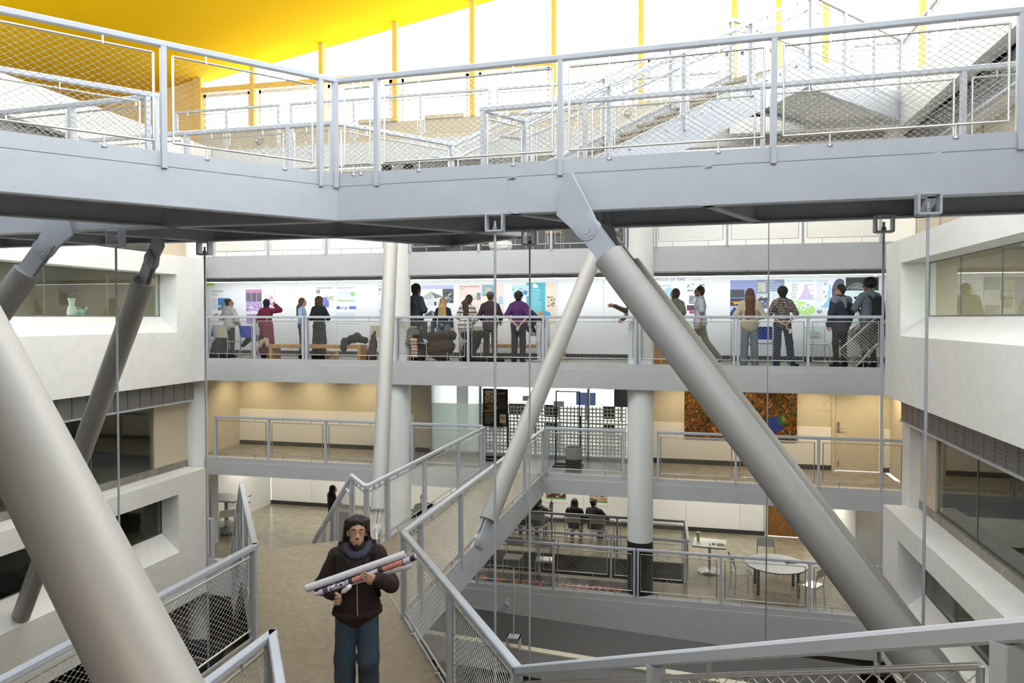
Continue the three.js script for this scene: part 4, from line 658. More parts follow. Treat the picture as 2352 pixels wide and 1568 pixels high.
  lpart(g, 'shoe', sdfMesh([cap(addp(J.lA, [0, -0.045 * s, -0.03 * s]), toe(J.lA, 1), r(0.04), r(0.033), { f: [1, 1] }), cap(J.lA, addp(J.lA, [0, -0.04 * s, 0]), r(0.044), r(0.044))], 0.012, 0.02), o.shoes || cloth(0.02, 0.02, 0.022));
  lpart(g, 'shoe', sdfMesh([cap(addp(J.rA, [0, -0.045 * s, -0.03 * s]), toe(J.rA, -1), r(0.04), r(0.033)), cap(J.rA, addp(J.rA, [0, -0.04 * s, 0]), r(0.044), r(0.044))], 0.012, 0.02), o.shoes || cloth(0.02, 0.02, 0.022));
  // hair
  const P = hp.P, H = o.hair, hc = [];
  const shell = (e) => hc.push(ell(P(0, 0.042, -0.026), [0.086 * s + e, 0.092 * s + e, 0.09 * s + e]), cap(P(0, 0.0, -0.055), P(0, -0.04, -0.05), 0.062 * s + e, 0.05 * s + e));
  const Rl = (x) => 0.5 * Math.sin(x * 12.9898) ;
  if (H.kind === 'short') shell(0.004);
  if (H.kind === 'afro') { hc.push(ell(P(0, 0.06, -0.03), [0.125 * s, 0.115 * s, 0.12 * s], { n: 0.02, nf: 45 })); }
  if (H.kind === 'curly') { hc.push(ell(P(0, 0.045, -0.03), [0.108 * s, 0.105 * s, 0.108 * s], { n: 0.022, nf: 38 }), cap(P(0, -0.03, -0.06), P(0, -0.075, -0.055), 0.08 * s, 0.06 * s, { n: 0.02, nf: 38 })); if (H.len) for (let i = 0; i < 9; i++) { const a = (i - 4) / 4, x = a * 0.085; hc.push(cap(P(x, 0, -0.065 + 0.03 * a * a), P(x * 1.25, -H.len, -0.075 + 0.04 * a * a), 0.035 * s, 0.026 * s, { n: 0.016, nf: 30 })); } }
  if (H.kind === 'long') { shell(0.008); for (let i = 0; i < 9; i++) { const a = (i - 4) / 4, x = a * 0.078; hc.push(cap(P(x, 0.0, -0.06 + 0.05 * a * a), P(x * 1.05, -0.14, -0.15 + 0.045 * a * a), 0.034 * s, 0.032 * s)); const q = P(x * 1.05, -0.14, -0.075 + 0.045 * a * a), dv = [x * (H.spread ?? 0.45), -(H.len - 0.14) * s * (1 - 0.1 * Math.abs(Rl(i + 1))), -0.015]; q[2] -= 0.075 * s; hc.push(cap(q, addp(q, dv), 0.028 * s, 0.014 * s, { n: 0.006, nf: 30 })); } }
  if (H.kind === 'bob') { shell(0.008); for (let i = 0; i < 7; i++) { const a = (i - 3) / 3; hc.push(cap(P(a * 0.08, 0.0, -0.05 + 0.05 * a * a), P(a * 0.085, -H.len, -0.045 + 0.05 * a * a), 0.03 * s, 0.024 * s)); } }
  if (H.kind === 'bun') { shell(0.004); hc.push(ell(P(0.02, 0.075, -0.125), [0.048 * s, 0.05 * s, 0.045 * s], { n: 0.012, nf: 40 })); }
  if (H.kind === 'cap') { shell(0.002); }
  if (H.kind === 'wrap') { hc.push(ell(P(0, 0.03, -0.018), [0.098 * s, 0.115 * s, 0.105 * s]), cap(P(0, -0.05, -0.03), P(0, -0.14, -0.03), 0.075 * s, 0.09 * s)); }
  if (hc.length) lpart(g, H.kind === 'wrap' ? 'head_scarf' : 'hair', sdfMesh(hc, H.kind === 'afro' || H.kind === 'curly' ? 0.009 : 0.011, 0.02 * s), H.mat);
  if (H.kind === 'cap') lpart(g, 'cap', sdfMesh([ell(P(0, 0.07, -0.02), [0.1 * s, 0.07 * s, 0.108 * s]), ell(P(0, 0.045, 0.02), [0.112 * s, 0.018 * s, 0.135 * s])], 0.01, 0.015), H.capMat);
  if (o.eyes) { lpart(g, 'eye', [flat(new THREE.SphereGeometry(0.0115 * s, 10, 8).translate(...P(0.031, 0.012, 0.087))), flat(new THREE.SphereGeometry(0.0115 * s, 10, 8).translate(...P(-0.031, 0.012, 0.087)))], M.blackGloss); }
  if (o.glasses) lpart(g, 'glasses', [-1, 1].flatMap((q) => [flat(new THREE.TorusGeometry(0.026 * s, 0.0025, 6, 20).applyMatrix4(new THREE.Matrix4().makeBasis(V(...P(1, 0, 0)).sub(V(...P(0, 0, 0))).normalize(), V(...P(0, 1, 0)).sub(V(...P(0, 0, 0))).normalize(), hf)).translate(...P(0.033 * q, 0.012, 0.108))), rod(V(...P(0.06 * q, 0.015, 0.1)), V(...P(0.084 * q, 0.01, 0)), 0.0022, 6)]), M.black);
  o.extra?.(g, J, s, P, hp);
  return g;
}
function cupPart(x, y, z) { return at2(lathe([[0, 0], [0.028, 0], [0.038, 0.1], [0.036, 0.1], [0.027, 0.006], [0, 0.006]], 16), x, y, z); }
// ---------- people ----------
const local = (g, p) => V(...p).applyAxisAngle(UP1, g.rotation.y).add(g.position);
function stand(px, head, z, floor, o) { const x = pxX(px, z), h = Math.min(1.94, Math.max(1.5, atZ(px, head, z).y - floor - (o.hat || 0.015))); return person({ ...o, pos: V(x, floor, z), h }); }
const navy = cloth(0.014, 0.017, 0.03), blk = cloth(0.012, 0.012, 0.014), dkDenim = cloth(0.025, 0.04, 0.085), greyDenim = cloth(0.17, 0.2, 0.25), brownHair = hairMat(0.075, 0.032, 0.014), darkHair = hairMat(0.012, 0.009, 0.008);
const stripe = (a, b, per, duty, wob) => { const c = document.createElement('canvas'); c.width = c.height = 256; const x = c.getContext('2d'); x.fillStyle = a; x.fillRect(0, 0, 256, 256); x.fillStyle = b; for (let i = 0; i < per; i++) { if (wob) for (let k = 0; k < 46; k++) x.fillRect(rr(0, 256), i * 256 / per + rr(0, 6), rr(4, 22), rr(3, 7)); else x.fillRect(0, i * 256 / per, 256, 256 / per * duty); } const t = new THREE.CanvasTexture(c); t.colorSpace = THREE.SRGBColorSpace; t.wrapS = t.wrapT = THREE.RepeatWrapping; return t; };
const stripeT = stripe('#cfc7bb', '#4a3a35', 4, 0.28), knitT = stripe('#2a2024', '#c8bfb4', 12, 0.4, true), diagT = stripe('#17181a', '#a9a59e', 6, 0.22); stripeT.repeat.set(2.5, 2.5); knitT.repeat.set(2.4, 2.4); diagT.repeat.set(4, 4); diagT.rotation = 0.7;
const tex = (t) => new THREE.MeshPhysicalMaterial({ map: t, roughness: 0.9, bumpMap: clothBump, bumpScale: 0.0015 });
const folded = { lE: [0.27, 1.14, 0.02], rE: [-0.27, 1.14, 0.02], lW: [0.02, 1.17, 0.2], rW: [-0.02, 1.13, 0.21] };
const behind = { lE: [0.27, 1.15, -0.1], rE: [-0.27, 1.15, -0.1], lW: [0.05, 0.95, -0.19], rW: [-0.06, 0.9, -0.19] };
const PI = Math.PI;
stand(527, 684, -17.1, L3, { label: 'woman with a hair bun in a loose pale grey sweater and black trousers', fem: 1, yaw: PI - 0.25, head: [0, -0.75], skin: 1, hair: { kind: 'bun', mat: brownHair }, top: { name: 'sweater', mat: cloth(0.42, 0.4, 0.38), inf: 0.035 }, pants: { mat: blk }, j: { lE: [0.3, 1.15, 0.0], rE: [-0.3, 1.13, 0.0], lW: [0.12, 1.05, 0.2], rW: [-0.15, 1.0, 0.2] }, eyes: 1 });
stand(612, 685, -17.0, L3, { label: 'person in a long maroon coat and black head scarf raising one arm', fem: 1, yaw: PI, skin: 2, hair: { kind: 'wrap', mat: cloth(0.012, 0.014, 0.02) }, top: { name: 'coat', mat: cloth(0.14, 0.012, 0.03), inf: 0.028, hem: 0.72, hemFlare: 0.06 }, pants: { mat: cloth(0.14, 0.012, 0.03), inf: 0.012 }, j: { lE: [0.27, 1.14, -0.05], lW: [0.2, 0.92, 0.05], rE: [-0.38, 1.42, 0.1], rW: [-0.17, 1.57, 0.2] } });
stand(694, 682, -17.2, L3, { label: 'woman with long straight brown hair in a light blue top, seen in profile', fem: 1, yaw: PI / 2 + 0.25, skin: 0, hair: { kind: 'long', len: 0.42, mat: hairMat(0.13, 0.06, 0.025) }, top: { mat: cloth(0.3, 0.42, 0.58), inf: 0.014 }, pants: { mat: navy }, j: folded, eyes: 1 });
stand(733, 679, -17.1, L3, { label: 'woman with curly brown hair in a black top and wide black trousers', fem: 1, yaw: PI - 0.05, hair: { kind: 'curly', len: 0.2, mat: hairMat(0.09, 0.045, 0.025) }, top: { mat: blk, inf: 0.022 }, pants: { mat: cloth(0.014, 0.014, 0.016), w: 3.2, inf: 0.016 }, j: folded });
stand(956, 650, -16.95, L3, { label: 'tall person in a dark jacket and khaki trousers beside the round column', yaw: PI - 0.55, bulk: 1.03, skin: 2, hair: { kind: 'curly', mat: darkHair }, top: { name: 'jacket', mat: cloth(0.03, 0.035, 0.045), inf: 0.024, hem: 0.12 }, pants: { mat: cloth(0.19, 0.15, 0.11), w: 2.2 }, j: folded });
stand(1018, 681, -17.0, L3, { label: 'woman with long blonde hair, black top and blue jeans', fem: 1, yaw: PI, hair: { kind: 'long', len: 0.42, mat: hairMat(0.48, 0.3, 0.11) }, top: { mat: blk }, pants: { mat: cloth(0.11, 0.17, 0.3) } });
stand(1068, 674, -16.95, L3, { label: 'woman with long dark brown hair leaning over in a striped cream sweater', fem: 1, yaw: PI, side: 0.13, lean: 0.12, head: [0.15, -0.5, 0.2], hair: { kind: 'long', len: 0.5, mat: hairMat(0.05, 0.025, 0.018) }, top: { name: 'sweater', mat: tex(stripeT), inf: 0.02, hem: 0.1 }, pants: { mat: cloth(0.5, 0.48, 0.46) }, j: { lE: [0.26, 1.14, 0.06], rE: [-0.26, 1.14, 0.06], lW: [0.1, 1.05, 0.24], rW: [-0.12, 1.02, 0.24] } });
stand(1126, 666, -16.75, L3, { label: 'man in a grey brimmed cap, dark brown sweater and dark trousers', yaw: PI, hat: 0.03, bulk: 1.04, hair: { kind: 'cap', mat: brownHair, capMat: cloth(0.09, 0.095, 0.1) }, top: { name: 'sweater', mat: cloth(0.04, 0.022, 0.03), inf: 0.018, hem: 0.06 }, pants: { mat: cloth(0.035, 0.03, 0.03), w: 1.8 }, j: { lE: [0.28, 1.13, 0.0], rE: [-0.28, 1.13, 0.0], lW: [0.2, 1.0, 0.2], rW: [-0.2, 1.0, 0.2] } });
const purple = stand(1191, 667, -16.65, L3, { label: 'person with curly black hair in a purple sweater holding hands behind the back', fem: 1, bulk: 1.1, yaw: PI, hair: { kind: 'curly', mat: darkHair }, top: { name: 'sweater', mat: cloth(0.075, 0.018, 0.11), inf: 0.024, sleeve: 0.99 }, pants: { mat: navy, w: 1.5, inf: 0.014 }, j: behind, lHand: { dir: [-0.7, -0.7, 0], curl: 0.8 }, rHand: { dir: [0.7, -0.6, 0], curl: 0.8 } });
single('paper_cup', cupPart(0, 0, 0).rotateZ(-0.25).translate(...local(purple, [-0.02, 0.76, -0.22]).toArray()), M.whiteBoard, 'white paper cup held by the person in purple', 'cup');
person({ label: 'person in black bent far forward, wearing white jeans', pos: V(pxX(1243, -16.85), L3, -16.85), h: 1.68, fem: 1, yaw: -PI / 2 - 0.2, lean: 0.95, hair: { kind: 'long', len: 0.35, mat: darkHair }, top: { mat: blk, inf: 0.016 }, pants: { mat: cloth(0.62, 0.62, 0.66), w: 2 }, shoes: cloth(0.5, 0.5, 0.5), j: { lE: [0.2, 1.22, 0.22], rE: [-0.2, 1.22, 0.22], lW: [0.14, 1.02, 0.3], rW: [-0.14, 1.02, 0.3] } });
person({ label: 'man behind the column stretching out an arm in a brown sleeve', pos: V(pxX(1462, -17.35), L3, -17.35), h: 1.8, yaw: -PI / 2, skin: 1, hair: { kind: 'short', mat: darkHair }, top: { name: 'sweater', mat: cloth(0.13, 0.095, 0.07), inf: 0.02 }, pants: { mat: dkDenim }, shoes: cloth(0.3, 0.24, 0.18), j: { lE: [0.26, 1.15, 0.1], lW: [0.2, 1.0, 0.3], rE: [-0.2, 1.18, 0.25], rW: [-0.15, 1.3, 0.52] }, rHand: { dir: [0, 0.1, 1], side: [0, 1, 0], curl: 0.15 }, eyes: 1 });
stand(1551, 660, -17.3, L3, { label: 'man with chin-length brown hair in an olive T-shirt turned to the posters', yaw: -PI / 2 - 0.9, head: [0, 0.5], hair: { kind: 'bob', len: 0.11, mat: hairMat(0.075, 0.045, 0.035) }, top: { name: 'shirt', mat: cloth(0.27, 0.26, 0.2), inf: 0.024, sleeve: 0.8 }, pants: { mat: navy }, j: folded, eyes: 1 });
stand(1608, 654, -17.0, L3, { label: 'man with short dark hair in a pale grey polo shirt and olive trousers, walking', yaw: -PI / 2, skin: 2, hair: { kind: 'short', mat: darkHair }, top: { name: 'polo_shirt', mat: cloth(0.44, 0.46, 0.52), inf: 0.022, sleeve: 0.75, hem: 0.06 }, pants: { mat: cloth(0.15, 0.16, 0.12), w: 1.6, inf: 0.012 }, j: { lK: [0.09, 0.52, -0.12], lA: [0.09, 0.17, -0.42], rK: [-0.09, 0.5, 0.12], rA: [-0.09, 0.09, 0.1], rE: [-0.22, 1.13, -0.04], rW: [-0.2, 0.88, 0.02], lE: [0.22, 1.13, -0.04], lW: [0.24, 0.88, 0.0] }, toes: [[0.0, -0.12, 0.08], [0, -0.055, 0.15]], eyes: 1 });
stand(1722, 660, -16.7, L3, { label: 'woman with very long wavy brown hair in a cream sweater and grey jeans', fem: 1, yaw: PI, hair: { kind: 'long', len: 0.56, spread: 0.3, mat: hairMat(0.11, 0.05, 0.022) }, top: { name: 'sweater', mat: cloth(0.55, 0.47, 0.35), inf: 0.03, hem: 0.05 }, pants: { mat: greyDenim, w: 2.2, inf: 0.014 }, j: { lE: [0.29, 1.14, 0.02], rE: [-0.29, 1.14, 0.02], lW: [0.14, 1.08, 0.22], rW: [-0.14, 1.08, 0.22], lA: [0.12, 0.085, -0.02], rA: [-0.12, 0.085, -0.02] } });
const knit = stand(1797, 656, -16.7, L3, { label: 'woman with short curly black hair in a patterned brown top and navy jeans', fem: 1, yaw: PI, hair: { kind: 'curly', mat: darkHair }, top: { name: 'knitted_top', mat: tex(knitT), inf: 0.022, sleeve: 0.95 }, pants: { mat: dkDenim, w: 2.4, inf: 0.012 }, j: { ...behind, rK: [-0.15, 0.5, 0.02], rA: [-0.2, 0.085, 0.0], lA: [0.12, 0.085, -0.02] }, toes: [[0.02, -0.055, 0.14], [-0.13, -0.055, 0.06]], lHand: { dir: [-0.8, -0.5, 0], curl: 0.6 }, rHand: { dir: [-0.1, -1, 0], curl: 0.9 } });
single('paper_cup', cupPart(0, 0, 0).rotateZ(-0.15).translate(...local(knit, [-0.13, 0.72, -0.2]).toArray()), M.whiteBoard, 'cream paper cup held by the woman in the patterned top', 'cup');
stand(1930, 650, -16.8, L3, { label: 'man with glasses in a hooded jacket with pale grey shoulders, navy below', yaw: PI + 0.55, head: [0, 0.45], bulk: 1.06, hair: { kind: 'short', mat: hairMat(0.03, 0.018, 0.014) }, glasses: 1, eyes: 1, top: { name: 'jacket', mat: cloth(0.035, 0.04, 0.065), inf: 0.035, hem: 0.12 }, pants: { mat: blk }, shoes: cloth(0.03, 0.03, 0.03),
  extra: (g, J, s) => lpart(g, 'hood', sdfMesh([cap(addp(J.lS, [0.0, 0.02, -0.02]), addp(J.rS, [0, 0.02, -0.02]), 0.088, 0.088), cap(addp(J.neck, [0, -0.06, -0.08]), addp(J.neck, [0, -0.2, -0.12]), 0.08, 0.04), cap(addp(J.neck, [0.07, -0.02, 0]), addp(J.neck, [-0.07, -0.02, 0]), 0.06, 0.06), cap(J.lS, mixp(J.lS, J.lE, 0.3), 0.085, 0.082), cap(J.rS, mixp(J.rS, J.rE, 0.3), 0.085, 0.082)], 0.014, 0.04), cloth(0.2, 0.22, 0.27), 'pale grey hood and shoulders') });
const bagMan = stand(1996, 634, -16.85, L3, { label: 'man with a round afro in a grey hoodie wearing a black backpack', yaw: PI + 0.5, head: [0, 0.5], hat: 0.05, skin: 2, hair: { kind: 'afro', mat: darkHair }, eyes: 1, top: { name: 'hoodie', mat: cloth(0.13, 0.15, 0.18), inf: 0.03, hem: 0.08 }, pants: { mat: blk }, j: { lE: [0.28, 1.15, 0.08], lW: [0.12, 1.22, 0.24], rE: [-0.26, 1.13, 0.05], rW: [-0.12, 1.12, 0.24] },
  extra: (g, J) => lpart(g, 'hood', sdfMesh([cap(addp(J.neck, [0.06, -0.03, -0.04]), addp(J.neck, [-0.06, -0.03, -0.04]), 0.07, 0.07), cap(addp(J.neck, [0, -0.05, -0.08]), addp(J.neck, [0, -0.12, -0.1]), 0.07, 0.04)], 0.014, 0.03), cloth(0.13, 0.15, 0.18)) });
{
  const b = thing('backpack', 'black backpack on the back of the man with the afro', 'backpack', local(bagMan, [0, 1.0, -0.27])); b.rotation.y = bagMan.rotation.y;
  lpart(b, 'pack', sdfMesh([cap([0, 0.06, 0], [0, 0.4, 0], 0.13, 0.11, { f: [0.85, 1.2] }), cap([0, 0.06, -0.06], [0, 0.2, -0.06], 0.09, 0.08)], 0.014, 0.03), blk);
  for (const q of [-1, 1]) lpart(b, 'strap', pipe([V(0.09 * q, 0.42, 0.06), V(0.11 * q, 0.54, 0.2), V(0.12 * q, 0.46, 0.36), V(0.14 * q, 0.2, 0.42), V(0.16 * q, 0.08, 0.12)], 0.016, 6, 16), blk);
}
// seated people at the lowest gallery
const sitJ = { head: [0, 1.14, 0.06], neck: [0, 0.99, 0.0], chest: [0, 0.83, -0.02], waist: [0, 0.63, -0.04], pel: [0, 0.53, -0.03], lS: [0.17, 0.94, 0], rS: [-0.17, 0.94, 0], lE: [0.25, 0.7, 0.08], rE: [-0.25, 0.7, 0.08], lW: [0.14, 0.68, 0.3], rW: [-0.14, 0.68, 0.3], lH: [0.1, 0.53, 0.02], rH: [-0.1, 0.53, 0.02], lK: [0.13, 0.52, 0.44], rK: [-0.13, 0.52, 0.44], lA: [0.12, 0.085, 0.4], rA: [-0.12, 0.085, 0.42] };
function sit(px, z, floor, o) { const j = { ...sitJ, ...o.j }; return person({ ...o, j, pos: V(pxX(px, z), floor, z), h: o.h || 1.7, lean: 0, side: 0 }); }
const SZ = -19.75;
sit(1236, SZ, L1, { label: 'seated person in a diagonally striped shirt pointing one finger upwards', yaw: PI, hair: { kind: 'long', len: 0.2, mat: darkHair }, skin: 1, top: { mat: tex(diagT), inf: 0.02 }, pants: { mat: blk }, j: { rE: [-0.33, 0.8, 0.18], rW: [-0.35, 1.05, 0.25] }, rHand: { dir: [-0.05, 1, 0], curl: 0.2 } });
sit(1320, SZ, L1, { label: 'seated woman with long straight black hair, dressed in black', fem: 1, yaw: PI, hair: { kind: 'long', len: 0.4, mat: darkHair }, top: { mat: blk, inf: 0.02 }, pants: { mat: blk } });
sit(1366, SZ - 0.05, L1, { label: 'seated person in black leaning over, ankles crossed', yaw: PI - 0.3, hair: { kind: 'bun', mat: darkHair }, top: { mat: blk, inf: 0.03 }, pants: { mat: blk, w: 2 }, j: { head: [0.06, 1.12, 0.1], rE: [-0.34, 0.74, 0.1], rW: [-0.2, 0.62, 0.2], lA: [-0.03, 0.085, 0.42], rA: [0.04, 0.085, 0.4] } });
sit(1198, SZ, L1, { label: 'seated person in black half hidden by the lower footbridge', yaw: PI, hair: { kind: 'long', len: 0.25, mat: darkHair }, top: { mat: blk, inf: 0.02 }, pants: { mat: blk } });
sit(972, -18.9, L1, { label: 'seated man in a dark jacket at the pale green table', yaw: PI + 0.5, hair: { kind: 'short', mat: darkHair }, top: { name: 'jacket', mat: cloth(0.016, 0.014, 0.018), inf: 0.03 }, pants: { mat: blk }, head: [0, 0.5], h: 1.85 });
stand(762, 1112, -18.3, L1, { label: 'woman with very long black hair standing by the stair going down', fem: 1, yaw: PI - 0.9, hair: { kind: 'long', len: 0.55, mat: darkHair }, top: { name: 'jacket', mat: blk, inf: 0.028 }, pants: { mat: blk }, j: folded });
// ---------- the man with the paper rolls ----------
{
  const z = atD(820, 1400, 6.72).z, x = pxX(818, z), pos = V(x, L2, z), H = 1.79, s = H / 1.75;
  const yaw = Math.atan2(-x, -z) - 0.05;
  const inv = (v) => v.clone().sub(pos).applyAxisAngle(UP1, -yaw).multiplyScalar(1 / s).toArray();
  const J = { rE: [-0.31, 1.13, -0.02], rW: inv(atD(768, 1364, 6.42)), lE: [0.3, 1.12, 0.0], lW: inv(atD(868, 1330, 6.30)), lS: [0.175, 1.4, -0.01], rS: [-0.175, 1.4, -0.01], lK: [0.1, 0.5, 0.1], lA: [0.1, 0.12, -0.06], rK: [-0.11, 0.5, 0.05], rA: [-0.11, 0.085, 0.02] };
  const jacket = cloth(0.033, 0.018, 0.016), zip = M.stainless;
  const man = person({ label: 'smiling man with dark hair and moustache in a brown jacket, carrying paper rolls', pos, yaw, h: H, j: J, cell: 0.013, headCell: 0.0045, headScale: 1.03, jaw: 0.8, handCell: 0.004, skin: 0, head: [-0.12, 0.08, -0.05], bulk: 1.02,
    lHand: { dir: [-1, 0.2, 0.02], side: [0.05, 1, 0], thumb: 1, curl: 0.45 }, rHand: { dir: [0.62, -0.25, 0.7], side: [0, 1, 0.3], thumb: -1, curl: 1.0 },
    hair: { kind: 'none', mat: darkHair }, shoes: cloth(0.03, 0.03, 0.03),
    top: { name: 'jacket', mat: jacket, inf: 0.03, hem: 0.03, hemFlare: 0.03 }, pants: { mat: cloth(0.05, 0.075, 0.115), inf: 0.022, w: 1.9 },
    extra: (g, Jt, sc, P) => {
      // hair: parted fringe, fuller at the sides
      const hp = [ell(P(0, 0.05, -0.03), [0.086, 0.09, 0.094]), cap(P(0, 0.0, -0.06), P(0, -0.06, -0.06), 0.068, 0.056)];
      for (let i = 0; i < 84; i++) { const a = (i / 84) * 2 * PI, sn = Math.sin(a), cs = Math.cos(a), fr = Math.max(0, cs), part2 = Math.abs(sn - 0.05), front = cs > 0.6, y1 = front ? 0.118 - 0.075 * part2 + rr(-0.016, 0.008) : cs > 0 ? 0.01 + rr(-0.025, 0.03) : -0.06 + rr(-0.025, 0.02), e = front ? 0.098 : 0.09 + rr(0, 0.016), m = P(0.086 * sn, 0.1, -0.02 + 0.082 * cs), q = P(e * sn + rr(-0.016, 0.016), y1, -0.018 + e * cs * 0.97); hp.push(cap(P(0.03 * sn + 0.005, 0.13, -0.02 + 0.03 * cs), m, 0.014, 0.016, { n: 0.004, nf: 70 }), cap(m, q, front ? 0.012 : 0.02, 0.007, { n: 0.004, nf: 70 })); }
      lpart(g, 'hair', sdfMesh(hp, 0.005, 0.012), hairMat(0.02, 0.013, 0.011), 'tousled dark brown hair');
      const eyeW = new THREE.MeshPhysicalMaterial({ color: C(0.7, 0.68, 0.65), roughness: 0.2 }), iris = new THREE.MeshPhysicalMaterial({ color: C(0.03, 0.015, 0.008), roughness: 0.15 }), lip = new THREE.MeshPhysicalMaterial({ color: C(0.5, 0.2, 0.17), roughness: 0.4 });
      for (const q of [-1, 1]) {
        const e = lpart(g, 'eye', flat(new THREE.SphereGeometry(0.0115, 16, 12).translate(...P(0.031 * q, 0.012, 0.0845))), eyeW); lpart(e, 'iris', flat(new THREE.SphereGeometry(0.0062, 12, 10).translate(...P(0.031 * q, 0.0115, 0.0915))), iris);
        lpart(g, 'eyelid', sdfMesh([cap(P(0.017 * q, 0.016, 0.095), P(0.032 * q, 0.0205, 0.097), 0.004, 0.0052), cap(P(0.032 * q, 0.0205, 0.097), P(0.047 * q, 0.013, 0.089), 0.0052, 0.003), cap(P(0.018 * q, 0.007, 0.094), P(0.032 * q, 0.0035, 0.096), 0.003, 0.004), cap(P(0.032 * q, 0.0035, 0.096), P(0.046 * q, 0.009, 0.089), 0.004, 0.003)], 0.0025, 0.004), SKIN[0]);
        lpart(g, 'eyebrow', sdfMesh([cap(P(0.015 * q, 0.041, 0.1), P(0.034 * q, 0.045, 0.099), 0.0042, 0.005), cap(P(0.034 * q, 0.045, 0.099), P(0.054 * q, 0.034, 0.084), 0.005, 0.0025)], 0.003, 0.004), darkHair);
      }
      lpart(g, 'lips', sdfMesh([cap(P(-0.027, -0.046, 0.088), P(0, -0.051, 0.097), 0.0035, 0.0045), cap(P(0.027, -0.046, 0.088), P(0, -0.051, 0.097), 0.0035, 0.0045), cap(P(-0.025, -0.048, 0.089), P(0, -0.064, 0.096), 0.0035, 0.0058), cap(P(0.025, -0.048, 0.089), P(0, -0.064, 0.096), 0.0035, 0.0058)], 0.0025, 0.004), lip);
      lpart(g, 'teeth', sdfMesh([cap(P(-0.014, -0.0555, 0.094), P(0.014, -0.0555, 0.094), 0.0052, 0.0052)], 0.002, 0.002), eyeW);
      lpart(g, 'moustache', sdfMesh([cap(P(-0.002, -0.037, 0.103), P(0.026, -0.047, 0.092), 0.0055, 0.003), cap(P(0.002, -0.037, 0.103), P(-0.026, -0.047, 0.092), 0.0055, 0.003)], 0.0025, 0.004), darkHair);
      lpart(g, 'goatee', sdfMesh([cap(P(-0.014, -0.094, 0.084), P(0.014, -0.094, 0.084), 0.0075, 0.0075), cap(P(0, -0.08, 0.092), P(0, -0.094, 0.088), 0.0035, 0.008)], 0.003, 0.006), darkHair);
      // hood, zip and straps over the jacket
      const N = Jt.neck, hd = []; for (let i = 0; i < 12; i++) { const a = i / 12 * 2 * PI, b = (i + 1) / 12 * 2 * PI, q = (t) => addp(N, [0.098 * Math.sin(t), 0.03 - 0.065 * Math.max(0, Math.cos(t)), 0.02 + 0.095 * Math.cos(t)]); hd.push(cap(q(a), q(b), 0.032, 0.032)); } hd.push(cap(addp(N, [0, -0.0, -0.09]), addp(N, [0, -0.12, -0.13]), 0.08, 0.05));
      lpart(g, 'hood', sdfMesh(hd, 0.008, 0.02), cloth(0.055, 0.06, 0.1), 'navy grey hood');
      const cl = []; for (const q of [-1, 1]) cl.push(cap(addp(N, [0.125 * q, -0.0, -0.01]), addp(N, [0.075 * q, -0.1, 0.125]), 0.034, 0.026), cap(addp(N, [0.11 * q, 0.03, -0.06]), addp(N, [0.125 * q, 0, -0.01]), 0.03, 0.034)); lpart(g, 'collar', sdfMesh(cl, 0.01, 0.02), jacket);
      const zp = [[0.005, 1.33, 0.185], [0.005, 1.2, 0.178], [0.008, 1.05, 0.176], [0.01, 0.9, 0.185]].map((p) => V(...p).multiplyScalar(sc)); lpart(g, 'zip', pipe(zp, 0.006, 6, 20), zip);
      for (const q of [-1, 1]) lpart(g, 'backpack_strap', sdfMesh([cap([0.155 * q, 1.5 * sc, -0.06], [0.17 * q, 1.44 * sc, 0.1], 0.022, 0.02), cap([0.17 * q, 1.44 * sc, 0.1], [0.165 * q, 1.22 * sc, 0.15], 0.022, 0.02), cap([0.165 * q, 1.22 * sc, 0.15], [0.2 * q, 1.05 * sc, 0.06], 0.026, 0.02)], 0.011, 0.02), blk, 'black strap');
      lpart(g, 'waistband', sdfMesh(Array.from({ length: 14 }, (_, i) => { const a = i / 14 * 2 * PI, b = (i + 1) / 14 * 2 * PI, q = (t) => [0.2 * Math.sin(t), 0.905 * sc, 0.165 * Math.cos(t)]; return cap(q(a), q(b), 0.03, 0.03); }), 0.012, 0.02), jacket);
    } });
  const pk = thing('backpack', 'black backpack on the back of the man with paper rolls', 'backpack', local(man, [0, 1.05, -0.24])); pk.rotation.y = yaw; lpart(pk, 'pack', sdfMesh([cap([0, 0.05, 0], [0, 0.4, 0], 0.13, 0.12, { f: [0.8, 1.2] })], 0.015, 0.03), blk);
  // rolls of paper: hollow spirals
  const spiral = (a, b, r, turns) => { const ax = b.clone().sub(a), L = ax.length(), sh = []; const n = 22 * turns; const inner = [], outer = []; for (let i = 0; i <= n; i++) { const t = i / n, an = t * turns * 2 * PI, q = r * (0.72 + 0.28 * t); outer.push([q * Math.cos(an), q * Math.sin(an)]); } const o = []; for (let i = 0; i < n; i++) { const [x0, y0] = outer[i], [x1, y1] = outer[i + 1]; o.push(x0, 0, y0, x1, L, y1, x1, 0, y1, x0, 0, y0, x0, L, y0, x1, L, y1); } const ge = new THREE.BufferGeometry(); ge.setAttribute('position', new THREE.BufferAttribute(new Float32Array(o), 3)); ge.computeVertexNormals(); const uv = []; for (let i = 0; i < n; i++) { const u0 = i / n, u1 = (i + 1) / n; uv.push(0, u0, 1, u1, 0, u1, 0, u0, 1, u0, 1, u1); } ge.setAttribute('uv', new THREE.BufferAttribute(new Float32Array(uv), 2)); ge.applyQuaternion(new THREE.Quaternion().setFromUnitVectors(UP1, ax.normalize())); ge.translate(a.x, a.y, a.z); return ge; };
  const paper = new THREE.MeshPhysicalMaterial({ color: C(0.78, 0.77, 0.84), roughness: 0.6, side: THREE.DoubleSide });
